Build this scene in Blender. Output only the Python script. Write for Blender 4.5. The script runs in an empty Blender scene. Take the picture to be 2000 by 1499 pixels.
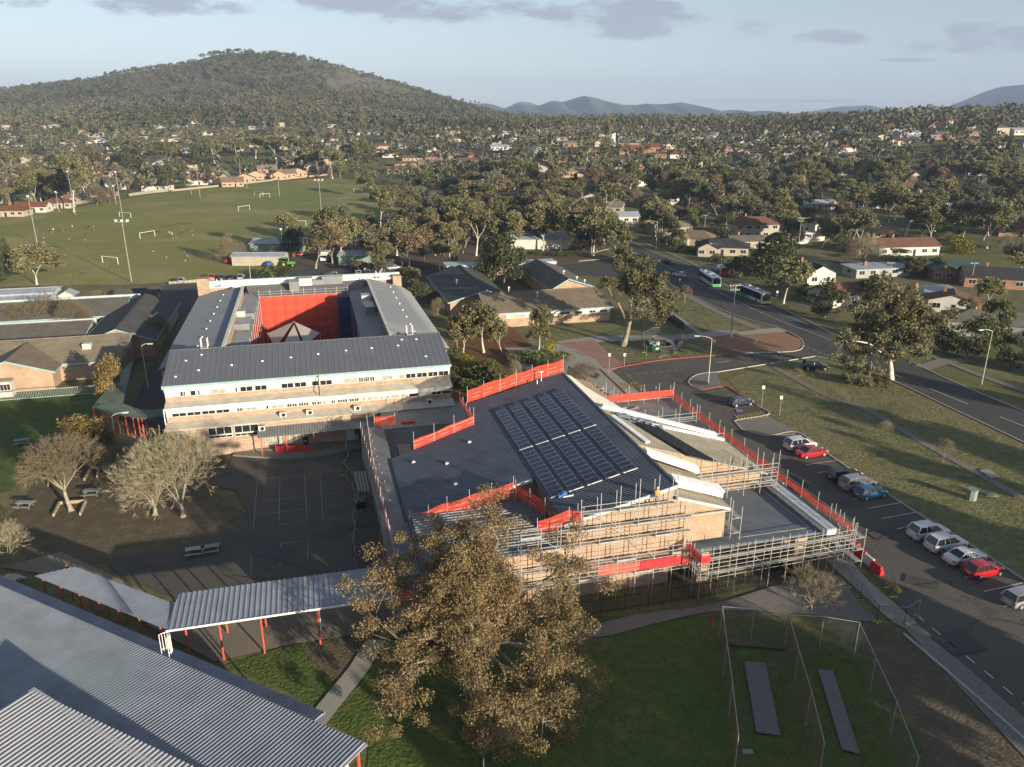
import bpy, math, random
import numpy as np
from mathutils import Vector, Matrix
SC = bpy.context.scene
COL = SC.collection
PI = math.pi
# camera
CAMH = 45.0
FPX = 1522.0
PITCH = math.atan(525 / FPX)
cam_d = bpy.data.cameras.new('camera')
cam_d.sensor_width = 36.0
cam_d.lens = 36.0 * FPX / 2000.0
cam_d.clip_start = 0.5
cam_d.clip_end = 30000
cam = bpy.data.objects.new('camera', cam_d)
COL.objects.link(cam)
cam.location = (0, 0, CAMH)
cam.rotation_euler = (PI / 2 - PITCH, 0, 0)
SC.camera = cam
# light
SUN_EL = math.radians(11.5)
SUN_DIR = Vector((0.669, -0.743, 0)).normalized() * math.cos(SUN_EL) + Vector((0, 0, math.sin(SUN_EL)))
sun_d = bpy.data.lights.new('sun', 'SUN')
sun_d.energy = 5.0
sun_d.angle = math.radians(0.55)
sun_d.color = (1.0, 0.86, 0.66)
sun = bpy.data.objects.new('sun', sun_d)
COL.objects.link(sun)
sun.rotation_euler = SUN_DIR.to_track_quat('Z', 'Y').to_euler()
sun.location = (60, -60, 120)
SC.view_settings.view_transform = 'Standard'
SC.view_settings.look = 'None'
SC.view_settings.gamma = 1.0
SC.view_settings.exposure = 0.9
SC.render.engine = 'CYCLES'
SC.cycles.max_bounces = 4
SC.cycles.diffuse_bounces = 2
SC.cycles.glossy_bounces = 2
SC.cycles.transmission_bounces = 3
SC.cycles.transparent_max_bounces = 8
SC.cycles.volume_bounces = 0
SC.cycles.use_denoising = True
wd = bpy.data.worlds.new('World')
SC.world = wd
wd.use_nodes = True
def build_world():
	nt = wd.node_tree
	N = nt.nodes
	L = nt.links
	bg = N['Background']
	sky = N.new('ShaderNodeTexSky')
	sky.sky_type = 'NISHITA'
	sky.sun_disc = False
	sky.sun_elevation = SUN_EL
	sky.sun_rotation = math.atan2(SUN_DIR.x, SUN_DIR.y)
	sky.air_density = 1.0
	sky.dust_density = 0.4
	sky.ozone_density = 1.6
	bg.inputs[1].default_value = 0.15
	tc = N.new('ShaderNodeTexCoord')
	sep = N.new('ShaderNodeSeparateXYZ')
	L.new(tc.outputs['Generated'], sep.inputs[0])
	def M(op, a, b=None, c=None, clamp=False):
		n = N.new('ShaderNodeMath')
		n.operation = op
		n.use_clamp = clamp
		for i, v in enumerate((a, b, c)):
			if v is None:
				continue
			if isinstance(v, (int, float)):
				n.inputs[i].default_value = v
			else:
				L.new(v, n.inputs[i])
		return n.outputs[0]
	yy = M('MAXIMUM', sep.outputs[1], 0.05)
	a = M('DIVIDE', sep.outputs[0], yy)
	e = M('DIVIDE', sep.outputs[2], yy)
	comb = N.new('ShaderNodeCombineXYZ')
	L.new(a, comb.inputs[0])
	L.new(e, comb.inputs[1])
	nz = N.new('ShaderNodeTexNoise')
	nz.inputs['Scale'].default_value = 1.0
	nz.inputs['Detail'].default_value = 7
	nz.inputs['Roughness'].default_value = 0.62
	mp = N.new('ShaderNodeMapping')
	mp.inputs['Scale'].default_value = (9, 26, 1)
	L.new(comb.outputs[0], mp.inputs[0])
	L.new(mp.outputs[0], nz.inputs['Vector'])
	clouds = [(350, 14, 130, 20), (300, 4, 60, 12), (700, 4, 170, 22), (900, 18, 170, 24), (1140, 22, 90, 24), (1225, 38, 140, 34), (1460, 58, 50, 21),
			  (1650, 72, 100, 14), (1880, 80, 130, 26), (1990, 72, 90, 26), (30, 6, 60, 12), (1600, 197, 150, 3), (1420, 196, 90, 3), (1790, 118, 90, 3)]
	best = None
	for (u, v, ru, rv) in clouds:
		t = (v - 749.5) / FPX
		den = math.cos(PITCH) - t * math.sin(PITCH)
		a0 = (u - 1000) / FPX / den
		e0 = -(math.sin(PITCH) + t * math.cos(PITCH)) / den
		ra, re = ru / FPX, rv / FPX
		d = M('ADD', M('POWER', M('ABSOLUTE', M('DIVIDE', M('SUBTRACT', a, a0), ra)), 2.0), M('POWER', M('ABSOLUTE', M('DIVIDE', M('SUBTRACT', e, e0), re)), 2.0))
		w = M('SUBTRACT', 1.0, M('MULTIPLY', d, 0.75))
		best = w if best is None else M('MAXIMUM', best, w)
	dens = M('ADD', M('MULTIPLY', best, 0.55), M('MULTIPLY', M('SUBTRACT', nz.outputs[0], 0.5), 2.6))
	mr = N.new('ShaderNodeMapRange')
	mr.interpolation_type = 'SMOOTHSTEP'
	mr.inputs[1].default_value = 0.12
	mr.inputs[2].default_value = 0.55
	mr.inputs[3].default_value = 0.0
	mr.inputs[4].default_value = 0.85
	L.new(dens, mr.inputs[0])
	mask = M('MULTIPLY', mr.outputs[0], M('MULTIPLY', M('ADD', best, 0.9), 1.2, clamp=True), clamp=True)
	hs = N.new('ShaderNodeHueSaturation')
	hs.inputs['Saturation'].default_value = 0.5
	L.new(sky.outputs[0], hs.inputs['Color'])
	mix = N.new('ShaderNodeMix')
	mix.data_type = 'RGBA'
	L.new(mask, mix.inputs[0])
	gm = N.new('ShaderNodeGamma')
	gm.inputs[1].default_value = 1.0
	L.new(hs.outputs[0], gm.inputs[0])
	tn = N.new('ShaderNodeMix')
	tn.data_type = 'RGBA'
	tn.blend_type = 'MULTIPLY'
	tn.inputs[0].default_value = 1.0
	L.new(gm.outputs[0], tn.inputs[6])
	tn.inputs[7].default_value = (0.50, 0.535, 0.585, 1)
	L.new(tn.outputs[2], mix.inputs[6])
	mix.inputs[7].default_value = (1.40, 1.50, 1.80, 1)
	L.new(mix.outputs[2], bg.inputs[0])
build_world()
# projection helpers (pixel of the photo -> place on the ground)
sP, cP = math.sin(PITCH), math.cos(PITCH)
def G(u, v, z=0.0):
	a = (u - 1000) / FPX
	t = (v - 749.5) / FPX
	k = (CAMH - z) / (sP + t * cP)
	return (a * k, k * (cP - t * sP))
def Hgt(v, y):
	t = (v - 749.5) / FPX
	return CAMH - y * (sP + t * cP) / (cP - t * sP)
def PX(x, y, z=0.0):
	zc = y * cP + (CAMH - z) * sP
	yc = -y * sP + (CAMH - z) * cP
	return (1000 + FPX * x / zc, 749.5 + FPX * yc / zc)
def interp(x, pts):
	if x <= pts[0][0]:
		return pts[0][1]
	for (a, b), (c, d) in zip(pts, pts[1:]):
		if x <= c:
			t = (x - a) / (c - a)
			return b + (d - b) * t
	return pts[-1][1]
def sstep(a, b, x):
	t = min(1, max(0, (x - a) / (b - a)))
	return t * t * (3 - 2 * t)
RIDGE = [(-150, 186), (0, 181), (100, 169), (200, 154), (260, 143), (330, 137), (400, 124), (440, 110), (480, 101), (540, 99), (600, 107), (650, 121), (700, 139), (760, 159), (830, 181), (900, 203), (950, 218), (1000, 230), (1060, 236)]
HILLY = 1800.0
def terrain(x, y):
	if y < 330:
		return 0.0
	a = x / y
	rt = interp(y, [(330, 0), (420, 4), (500, 9.5), (600, 16), (700, 21), (900, 27), (1300, 27), (2500, 18)])
	lf = interp(y, [(630, 0), (700, 8), (850, 19), (1000, 27), (1300, 27), (2500, 18)])
	w = sstep(-0.10, 0.05, a)
	z = lf * (1 - w) + rt * w
	z += 15 * sstep(0.22, 0.6, a) * sstep(400, 620, y) * (1 - 0.5 * sstep(900, 1500, y))
	if y > 950:
		u = 1000 + a * FPX * 1.0 * 1.03
		v = interp(u, RIDGE) if u < 1060 else 236
		zr = Hgt(v, HILLY) - 24
		if zr > 0:
			f = interp(y, [(950, 0), (1000, 0.05), (1300, 0.23), (1550, 0.54), (1700, 0.82), (1800, 1.0), (1900, 0.97), (2300, 0.5), (3000, 0)])
			f += 0.03 * math.sin(x * 0.013 + y * 0.006) * sstep(1100, 1400, y)
			z += zr * f
	return z
def onland(u, v):
	"""place on the terrain seen at a photo pixel"""
	lo = 30.0
	y = lo
	while y < 3500:
		z = terrain(G_x(u, v, y), y)
		if Hgt(v, y) <= z:
			break
		y += 3 if y < 700 else 8
	return (G_x(u, v, y), y, terrain(G_x(u, v, y), y))
def G_x(u, v, y):
	t = (v - 749.5) / FPX
	return (u - 1000) / FPX * y / (cP - t * sP)
# materials
MATS = {}
def mat(name, col, rough=0.8, var=0.0, scale=1.0, col2=None, bump=0.0, bscale=None, spec=0.3, metal=0.0, rnd=0.0, world=False, island=0.0, transl=0.0):
	if name in MATS:
		return MATS[name]
	m = bpy.data.materials.new(name)
	m.use_nodes = True
	nt = m.node_tree
	N, L = nt.nodes, nt.links
	b = N['Principled BSDF']
	b.inputs['Roughness'].default_value = rough
	b.inputs['Specular IOR Level'].default_value = spec
	b.inputs['Metallic'].default_value = metal
	col = tuple(col) + (1,)
	out = None
	if world:
		geo = N.new('ShaderNodeNewGeometry')
		vec = geo.outputs['Position']
	else:
		tc = N.new('ShaderNodeTexCoord')
		vec = tc.outputs['Object']
	if var > 0 or col2:
		nz = N.new('ShaderNodeTexNoise')
		nz.inputs['Scale'].default_value = scale
		nz.inputs['Detail'].default_value = 6
		nz.inputs['Roughness'].default_value = 0.65
		L.new(vec, nz.inputs['Vector'])
		ramp = N.new('ShaderNodeMapRange')
		ramp.inputs[1].default_value = 0.35
		ramp.inputs[2].default_value = 0.65
		L.new(nz.outputs[0], ramp.inputs[0])
		mx = N.new('ShaderNodeMix')
		mx.data_type = 'RGBA'
		L.new(ramp.outputs[0], mx.inputs[0])
		if col2 is None:
			mx.inputs[6].default_value = tuple(c * (1 - var) for c in col[:3]) + (1,)
			mx.inputs[7].default_value = tuple(min(1, c * (1 + var)) for c in col[:3]) + (1,)
		else:
			mx.inputs[6].default_value = col
			mx.inputs[7].default_value = tuple(col2) + (1,)
		out = mx.outputs[2]
	if rnd > 0 or island > 0:
		hv = N.new('ShaderNodeHueSaturation')
		if out is not None:
			L.new(out, hv.inputs['Color'])
		else:
			hv.inputs['Color'].default_value = col
		if rnd > 0:
			oi = N.new('ShaderNodeObjectInfo')
			r1 = N.new('ShaderNodeMapRange')
			r1.inputs[3].default_value = 1 - rnd
			r1.inputs[4].default_value = 1 + rnd
			L.new(oi.outputs['Random'], r1.inputs[0])
			L.new(r1.outputs[0], hv.inputs['Value'])
			r2 = N.new('ShaderNodeMapRange')
			r2.inputs[3].default_value = 0.5 - rnd * 0.045
			r2.inputs[4].default_value = 0.5 + rnd * 0.06
			wn = N.new('ShaderNodeMath')
			wn.operation = 'FRACT'
			ml = N.new('ShaderNodeMath')
			ml.operation = 'MULTIPLY'
			ml.inputs[1].default_value = 17.3
			L.new(oi.outputs['Random'], ml.inputs[0])
			L.new(ml.outputs[0], wn.inputs[0])
			L.new(wn.outputs[0], r2.inputs[0])
			L.new(r2.outputs[0], hv.inputs['Hue'])
		if island > 0:
			gi = N.new('ShaderNodeNewGeometry')
			r3 = N.new('ShaderNodeMapRange')
			r3.inputs[3].default_value = 1 - island
			r3.inputs[4].default_value = 1 + island
			L.new(gi.outputs['Random Per Island'], r3.inputs[0])
			hv2 = N.new('ShaderNodeHueSaturation')
			L.new(hv.outputs[0], hv2.inputs['Color'])
			L.new(r3.outputs[0], hv2.inputs['Value'])
			hv = hv2
		out = hv.outputs[0]
	if out is not None:
		L.new(out, b.inputs['Base Color'])
	else:
		b.inputs['Base Color'].default_value = col
	if bump > 0:
		nb = N.new('ShaderNodeTexNoise')
		nb.inputs['Scale'].default_value = bscale or scale * 4
		nb.inputs['Detail'].default_value = 4
		L.new(vec, nb.inputs['Vector'])
		bp = N.new('ShaderNodeBump')
		bp.inputs['Strength'].default_value = bump
		bp.inputs['Distance'].default_value = 0.10
		L.new(nb.outputs[0], bp.inputs['Height'])
		L.new(bp.outputs[0], b.inputs['Normal'])
	if transl > 0:
		tr = N.new('ShaderNodeBsdfTranslucent')
		if out is not None:
			L.new(out, tr.inputs[0])
		else:
			tr.inputs[0].default_value = col
		ms = N.new('ShaderNodeMixShader')
		ms.inputs[0].default_value = transl
		L.new(b.outputs[0], ms.inputs[1])
		L.new(tr.outputs[0], ms.inputs[2])
		L.new(ms.outputs[0], N['Material Output'].inputs[0])
	MATS[name] = m
	return m
def ground_mat(name, layers, base, rough=0.95, bump=0.4, bscale=2.0):
	"""layers: (noise scale, threshold lo, hi, colour)"""
	m = bpy.data.materials.new(name)
	m.use_nodes = True
	N, L = m.node_tree.nodes, m.node_tree.links
	b = N['Principled BSDF']
	b.inputs['Roughness'].default_value = rough
	b.inputs['Specular IOR Level'].default_value = 0.1
	geo = N.new('ShaderNodeNewGeometry')
	cur = None
	gain = 1.28
	base = tuple(q * gain for q in base)
	for i, (s, lo, hi, c) in enumerate(layers):
		c = tuple(min(.6, q * gain) for q in c)
		nz = N.new('ShaderNodeTexNoise')
		nz.inputs['Scale'].default_value = s
		nz.inputs['Detail'].default_value = 5
		nz.inputs['Roughness'].default_value = 0.62
		mp = N.new('ShaderNodeMapping')
		mp.inputs['Location'].default_value = (i * 37.1, i * 11.7, 0)
		L.new(geo.outputs['Position'], mp.inputs[0])
		L.new(mp.outputs[0], nz.inputs['Vector'])
		r = N.new('ShaderNodeMapRange')
		r.inputs[1].default_value = lo
		r.inputs[2].default_value = hi
		L.new(nz.outputs[0], r.inputs[0])
		mx = N.new('ShaderNodeMix')
		mx.data_type = 'RGBA'
		L.new(r.outputs[0], mx.inputs[0])
		if cur is None:
			mx.inputs[6].default_value = tuple(base) + (1,)
		else:
			L.new(cur, mx.inputs[6])
		mx.inputs[7].default_value = tuple(c) + (1,)
		cur = mx.outputs[2]
	L.new(cur, b.inputs['Base Color'])
	nb = N.new('ShaderNodeTexNoise')
	nb.inputs['Scale'].default_value = bscale
	nb.inputs['Detail'].default_value = 6
	L.new(geo.outputs['Position'], nb.inputs['Vector'])
	bp = N.new('ShaderNodeBump')
	bp.inputs['Strength'].default_value = bump
	bp.inputs['Distance'].default_value = 0.2
	L.new(nb.outputs[0], bp.inputs['Height'])
	L.new(bp.outputs[0], b.inputs['Normal'])
	MATS[name] = m
	return m
def brick_mat(name, c1, c2, mortar, bw=0.46, bh=0.17):
	m = bpy.data.materials.new(name)
	m.use_nodes = True
	N, L = m.node_tree.nodes, m.node_tree.links
	b = N['Principled BSDF']
	b.inputs['Roughness'].default_value = 0.9
	b.inputs['Specular IOR Level'].default_value = 0.10
	tc = N.new('ShaderNodeTexCoord')
	sp = N.new('ShaderNodeSeparateXYZ')
	L.new(tc.outputs['Object'], sp.inputs[0])
	ad = N.new('ShaderNodeMath')
	L.new(sp.outputs[0], ad.inputs[0])
	L.new(sp.outputs[1], ad.inputs[1])
	cb = N.new('ShaderNodeCombineXYZ')
	L.new(ad.outputs[0], cb.inputs[0])
	L.new(sp.outputs[2], cb.inputs[1])
	br = N.new('ShaderNodeTexBrick')
	br.inputs['Color1'].default_value = tuple(c1) + (1,)
	br.inputs['Color2'].default_value = tuple(c2) + (1,)
	br.inputs['Mortar'].default_value = tuple(mortar) + (1,)
	br.inputs['Scale'].default_value = 1.0
	br.inputs['Mortar Size'].default_value = 0.02
	br.inputs['Brick Width'].default_value = bw
	br.inputs['Row Height'].default_value = bh
	L.new(cb.outputs[0], br.inputs['Vector'])
	nz = N.new('ShaderNodeTexNoise')
	nz.inputs['Scale'].default_value = 0.6
	nz.inputs['Detail'].default_value = 6
	L.new(tc.outputs['Object'], nz.inputs['Vector'])
	r = N.new('ShaderNodeMapRange')
	r.inputs[3].default_value = 0.7
	r.inputs[4].default_value = 1.3
	L.new(nz.outputs[0], r.inputs[0])
	hs = N.new('ShaderNodeHueSaturation')
	L.new(br.outputs[0], hs.inputs['Color'])
	L.new(r.outputs[0], hs.inputs['Value'])
	L.new(hs.outputs[0], b.inputs['Base Color'])
	MATS[name] = m
	return m
def tile_mat(name, c, dark=0.55, pitch=0.33):
	"""roof tiles: rows and columns with a real bump and colour variation"""
	m = bpy.data.materials.new(name)
	m.use_nodes = True
	N, L = m.node_tree.nodes, m.node_tree.links
	b = N['Principled BSDF']
	b.inputs['Roughness'].default_value = 0.85
	b.inputs['Specular IOR Level'].default_value = 0.2
	tc = N.new('ShaderNodeTexCoord')
	br = N.new('ShaderNodeTexBrick')
	br.offset = 0.5
	br.inputs['Color1'].default_value = tuple(c) + (1,)
	br.inputs['Color2'].default_value = tuple(x * 0.8 for x in c) + (1,)
	br.inputs['Mortar'].default_value = tuple(x * dark for x in c) + (1,)
	br.inputs['Scale'].default_value = 1.0
	br.inputs['Mortar Size'].default_value = 0.045
	br.inputs['Brick Width'].default_value = pitch
	br.inputs['Row Height'].default_value = pitch * 1.15
	L.new(tc.outputs['Object'], br.inputs['Vector'])
	nz = N.new('ShaderNodeTexNoise')
	nz.inputs['Scale'].default_value = 0.5
	nz.inputs['Detail'].default_value = 7
	L.new(tc.outputs['Object'], nz.inputs['Vector'])
	r = N.new('ShaderNodeMapRange')
	r.inputs[3].default_value = 0.6
	r.inputs[4].default_value = 1.4
	L.new(nz.outputs[0], r.inputs[0])
	hs = N.new('ShaderNodeHueSaturation')
	L.new(br.outputs[0], hs.inputs['Color'])
	L.new(r.outputs[0], hs.inputs['Value'])
	L.new(hs.outputs[0], b.inputs['Base Color'])
	bp = N.new('ShaderNodeBump')
	bp.inputs['Strength'].default_value = 0.6
	bp.inputs['Distance'].default_value = 0.05
	L.new(br.outputs[1], bp.inputs['Height'])
	bp.invert = True
	L.new(bp.outputs[0], b.inputs['Normal'])
	MATS[name] = m
	return m
def net_mat(name, col, alpha, pitch=0.12):
	"""woven mesh: real holes by a fine procedural weave"""
	m = bpy.data.materials.new(name)
	m.use_nodes = True
	N, L = m.node_tree.nodes, m.node_tree.links
	b = N['Principled BSDF']
	b.inputs['Base Color'].default_value = tuple(col) + (1,)
	b.inputs['Roughness'].default_value = 0.7
	tr = N.new('ShaderNodeBsdfTranslucent')
	tr.inputs[0].default_value = tuple(col) + (1,)
	ms0 = N.new('ShaderNodeMixShader')
	ms0.inputs[0].default_value = 0.35
	L.new(b.outputs[0], ms0.inputs[1])
	L.new(tr.outputs[0], ms0.inputs[2])
	tp = N.new('ShaderNodeBsdfTransparent')
	ms = N.new('ShaderNodeMixShader')
	tc = N.new('ShaderNodeTexCoord')
	nz = N.new('ShaderNodeTexNoise')
	nz.inputs['Scale'].default_value = 1.3
	nz.inputs['Detail'].default_value = 4
	L.new(tc.outputs['Object'], nz.inputs['Vector'])
	r = N.new('ShaderNodeMapRange')
	r.inputs[1].default_value = 0.3
	r.inputs[2].default_value = 0.7
	r.inputs[3].default_value = max(0, alpha - 0.14)
	r.inputs[4].default_value = min(1, alpha + 0.14)
	L.new(nz.outputs[0], r.inputs[0])
	L.new(r.outputs[0], ms.inputs[0])
	L.new(tp.outputs[0], ms.inputs[1])
	L.new(ms0.outputs[0], ms.inputs[2])
	L.new(ms.outputs[0], N['Material Output'].inputs[0])
	MATS[name] = m
	return m
# object helpers
def tag(o, label=None, cat=None, group=None, kind=None):
	if label:
		o['label'] = label
	if cat:
		o['category'] = cat
	if group:
		o['group'] = group
	if kind:
		o['kind'] = kind
	return o
class Frame:
	def __init__(s, deg):
		s.a = math.radians(deg)
		s.c, s.s = math.cos(s.a), math.sin(s.a)
	def W(s, p, q, z=0):
		return (p * s.c - q * s.s, p * s.s + q * s.c, z)
	def inv(s, x, y):
		return (x * s.c + y * s.s, -x * s.s + y * s.c)
	def px(s, u, v, z=0):
		return s.inv(*G(u, v, z))
	def thing(s, name, label, cat, p, q, z=0, group=None):
		e = bpy.data.objects.new(name, None)
		e.empty_display_size = 0.3
		COL.objects.link(e)
		e.location = s.W(p, q, z)
		e.rotation_euler = (0, 0, s.a)
		tag(e, label, cat, group)
		e['_o'] = (p, q, z)
		return e
	def single(s, name, mb, m, label, cat, p, q, z=0, group=None, kind=None):
		mb.o = (p, q, z)
		o = mb.build(name, m)
		o.location = s.W(p, q, z)
		o.rotation_euler = (0, 0, s.a)
		return tag(o, label, cat, group, kind)
S = Frame(14.5)
B = Frame(-27.2)
W0 = Frame(0)
def np_mesh(name, V, F, mats=None, mi=None, smooth=False):
	me = bpy.data.meshes.new(name)
	V = np.asarray(V, dtype=np.float32)
	if isinstance(F, np.ndarray):
		k = F.shape[1]
		me.vertices.add(len(V))
		me.vertices.foreach_set('co', V.ravel())
		me.loops.add(F.size)
		me.loops.foreach_set('vertex_index', F.ravel().astype(np.int32))
		me.polygons.add(len(F))
		me.polygons.foreach_set('loop_start', np.arange(0, F.size, k, dtype=np.int32))
		me.polygons.foreach_set('loop_total', np.full(len(F), k, dtype=np.int32))
		me.update(calc_edges=True)
	else:
		me.from_pydata(V.tolist(), [], F)
		me.update()
	for m in (mats or []):
		me.materials.append(m)
	if mi is not None:
		me.polygons.foreach_set('material_index', np.asarray(mi, dtype=np.int32))
	if smooth:
		me.shade_smooth()
	return me
def link(name, me, parent=None, loc=None):
	o = bpy.data.objects.new(name, me)
	COL.objects.link(o)
	if parent is not None:
		o.parent = parent
	if loc is not None:
		o.location = loc
	return o
class MB:
	"""collects shapes into ONE mesh"""
	def __init__(s, o=(0, 0, 0)):
		s.v, s.f, s.mi, s.o, s.m = [], [], [], o, 0
		s.mats = []
	def use(s, m):
		if m not in s.mats:
			s.mats.append(m)
		s.m = s.mats.index(m)
		return s
	def face(s, pts):
		n = len(s.v)
		s.v.extend(pts)
		s.f.append(tuple(range(n, n + len(pts))))
		s.mi.append(s.m)
	def idx(s, pts, faces):
		n = len(s.v)
		s.v.extend(pts)
		for f in faces:
			s.f.append(tuple(i + n for i in f))
			s.mi.append(s.m)
	def box(s, x0, x1, y0, y1, z0, z1):
		P = [(x0, y0, z0), (x1, y0, z0), (x1, y1, z0), (x0, y1, z0), (x0, y0, z1), (x1, y0, z1), (x1, y1, z1), (x0, y1, z1)]
		s.idx(P, [(0, 3, 2, 1), (4, 5, 6, 7), (0, 1, 5, 4), (1, 2, 6, 5), (2, 3, 7, 6), (3, 0, 4, 7)])
		return s
	def prism(s, poly, z0, z1):
		n = len(poly)
		a = sum(poly[i][0] * poly[(i + 1) % n][1] - poly[(i + 1) % n][0] * poly[i][1] for i in range(n))
		if a < 0:
			poly = poly[::-1]
		P = [(x, y, z0) for x, y in poly] + [(x, y, z1) for x, y in poly]
		s.idx(P, [tuple(range(n - 1, -1, -1)), tuple(range(n, 2 * n))] + [(i, (i + 1) % n, n + (i + 1) % n, n + i) for i in range(n)])
		return s
	def slab(s, pts, th):
		"""planar 3D polygon thickened downward"""
		n = len(pts)
		P = [tuple(p) for p in pts] + [(p[0], p[1], p[2] - th) for p in pts]
		s.idx(P, [tuple(range(n)), tuple(range(2 * n - 1, n - 1, -1))] + [(i, n + i, n + (i + 1) % n, (i + 1) % n) for i in range(n)])
		return s
	def tube(s, a, b, r, r2=None, n=6, caps=True):
		r2 = r if r2 is None else r2
		a, b = Vector(a), Vector(b)
		d = b - a
		if d.length < 1e-6:
			return s
		d.normalize()
		x = d.orthogonal().normalized()
		y = d.cross(x)
		P = []
		for c, rr in ((a, r), (b, r2)):
			for i in range(n):
				t = 2 * PI * i / n
				P.append(tuple(c + x * (rr * math.cos(t)) + y * (rr * math.sin(t))))
		F = [(i, (i + 1) % n, n + (i + 1) % n, n + i) for i in range(n)]
		if caps:
			F += [tuple(range(n - 1, -1, -1)), tuple(range(n, 2 * n))]
		s.idx(P, F)
		return s
	def bar(s, a, b, w, h=None):
		"""square bar from a to b"""
		h = w if h is None else h
		a, b = Vector(a), Vector(b)
		d = (b - a).normalized()
		x = d.cross(Vector((0, 0, 1)))
		if x.length < 1e-3:
			x = Vector((1, 0, 0))
		x.normalize()
		y = x.cross(d)
		P = []
		for c in (a, b):
			for i, j in ((-1, -1), (1, -1), (1, 1), (-1, 1)):
				P.append(tuple(c + x * (i * w / 2) + y * (j * h / 2)))
		s.idx(P, [(0, 1, 5, 4), (1, 2, 6, 5), (2, 3, 7, 6), (3, 0, 4, 7), (3, 2, 1, 0), (4, 5, 6, 7)])
		return s
	def cyl(s, c, r, h, n=10, r2=None):
		return s.tube(c, (c[0], c[1], c[2] + h), r, r2, n)
	def ball(s, c, r, seg=8, rings=5, sz=1.0):
		P = [(c[0], c[1], c[2] - r * sz)]
		for i in range(1, rings):
			t = -PI / 2 + PI * i / rings
			for j in range(seg):
				u = 2 * PI * j / seg
				P.append((c[0] + r * math.cos(t) * math.cos(u), c[1] + r * math.cos(t) * math.sin(u), c[2] + r * sz * math.sin(t)))
		P.append((c[0], c[1], c[2] + r * sz))
		F = [(0, 1 + (j + 1) % seg, 1 + j) for j in range(seg)]
		for i in range(rings - 2):
			for j in range(seg):
				a = 1 + i * seg + j
				b = 1 + i * seg + (j + 1) % seg
				F.append((a, b, b + seg, a + seg))
		k = len(P) - 1
		F += [(k, k - seg + j, k - seg + (j + 1) % seg) for j in range(seg)]
		s.idx(P, F)
		return s
	def ribs(s, pts, d, pitch=0.3, h=0.05, top=0.25, th=0.1):
		"""sheet metal roof on the planar convex polygon pts, ribs running along direction d"""
		pts = [Vector(p) for p in pts]
		n = (pts[1] - pts[0]).cross(pts[2] - pts[0]).normalized()
		if n.z < 0:
			n = -n
		d = Vector(d)
		d = (d - n * d.dot(n)).normalized()
		sx = d.cross(n).normalized()
		o = pts[0]
		st = [((p - o).dot(sx), (p - o).dot(d)) for p in pts]
		s0, s1 = min(a for a, b in st), max(a for a, b in st)
		def rng(x):
			lo, hi = 1e9, -1e9
			for i in range(len(st)):
				(a, b), (c, e) = st[i], st[(i + 1) % len(st)]
				if min(a, c) - 1e-6 <= x <= max(a, c) + 1e-6:
					if abs(c - a) < 1e-6:
						vals = (b, e)
					else:
						vals = (b + (e - b) * (x - a) / (c - a),)
					for t in vals:
						lo, hi = min(lo, t), max(hi, t)
			return lo, hi
		xs = []
		x = s0
		while x < s1:
			for f, hh in ((0, 0), (1 - top - 0.2, 0), (1 - top - 0.1, h), (1 - 0.1, h)):
				if x + f * pitch < s1:
					xs.append((x + f * pitch, hh))
			x += pitch
		xs.append((s1, 0))
		P, F = [], []
		for x, hh in xs:
			xx = min(max(x, s0 + 1e-5), s1 - 1e-5)
			lo, hi = rng(xx)
			P.append(tuple(o + sx * x + d * lo + n * hh))
			P.append(tuple(o + sx * x + d * hi + n * hh))
		for i in range(len(xs) - 1):
			F.append((2 * i, 2 * i + 2, 2 * i + 3, 2 * i + 1))
		s.idx(P, F)
		low = [tuple(p - n * 0.004) for p in pts]
		s.slab(low, th)
		return s
	def build(s, name, m=None, parent=None, smooth=False, at=None):
		o = s.o
		if parent is not None and '_o' in parent:
			o = tuple(parent['_o'])
		V = [(x - o[0], y - o[1], z - o[2]) for x, y, z in s.v]
		me = bpy.data.meshes.new(name)
		me.from_pydata(V, [], s.f)
		me.update()
		if s.mats:
			for k in s.mats:
				me.materials.append(k)
			me.polygons.foreach_set('material_index', np.array(s.mi, dtype=np.int32))
		elif m is not None:
			me.materials.append(m)
		if smooth:
			me.shade_smooth()
		ob = link(name, me, parent)
		if at is not None:
			ob.location = at
		return ob
def sub(mb, name, m, part, root):
	"""a sub-part: same local frame as its part (parts sit at the root's origin)"""
	mb.o = tuple(root['_o'])
	ob = mb.build(name, m)
	ob.parent = part
	return ob
def copy_tree(o, parent=None):
	c = o.copy()
	COL.objects.link(c)
	c.parent = parent
	for ch in o.children:
		copy_tree(ch, c)
	return c
def smooth_line(pts, k=6, closed=False):
	out = []
	n = len(pts)
	rng = range(n if closed else n - 1)
	for i in rng:
		p0 = pts[(i - 1) % n] if closed or i > 0 else pts[i]
		p1 = pts[i]
		p2 = pts[(i + 1) % n]
		p3 = pts[(i + 2) % n] if closed or i + 2 < n else pts[(i + 1) % n]
		for j in range(k):
			t = j / k
			out.append(tuple(0.5 * ((2 * b) + (-a + c) * t + (2 * a - 5 * b + 4 * c - d) * t * t + (-a + 3 * b - 3 * c + d) * t ** 3) for a, b, c, d in zip(p0, p1, p2, p3)))
	if not closed:
		out.append(tuple(pts[-1]))
	return out
def tess(poly):
	from mathutils.geometry import tessellate_polygon
	return tessellate_polygon([[Vector((p[0], p[1], 0)) for p in poly]])
ZN = [0]
def nextz(z):
	ZN[0] += 1
	return 0.012 + ZN[0] * 0.0022 + max(0, z - 0.07)
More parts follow.
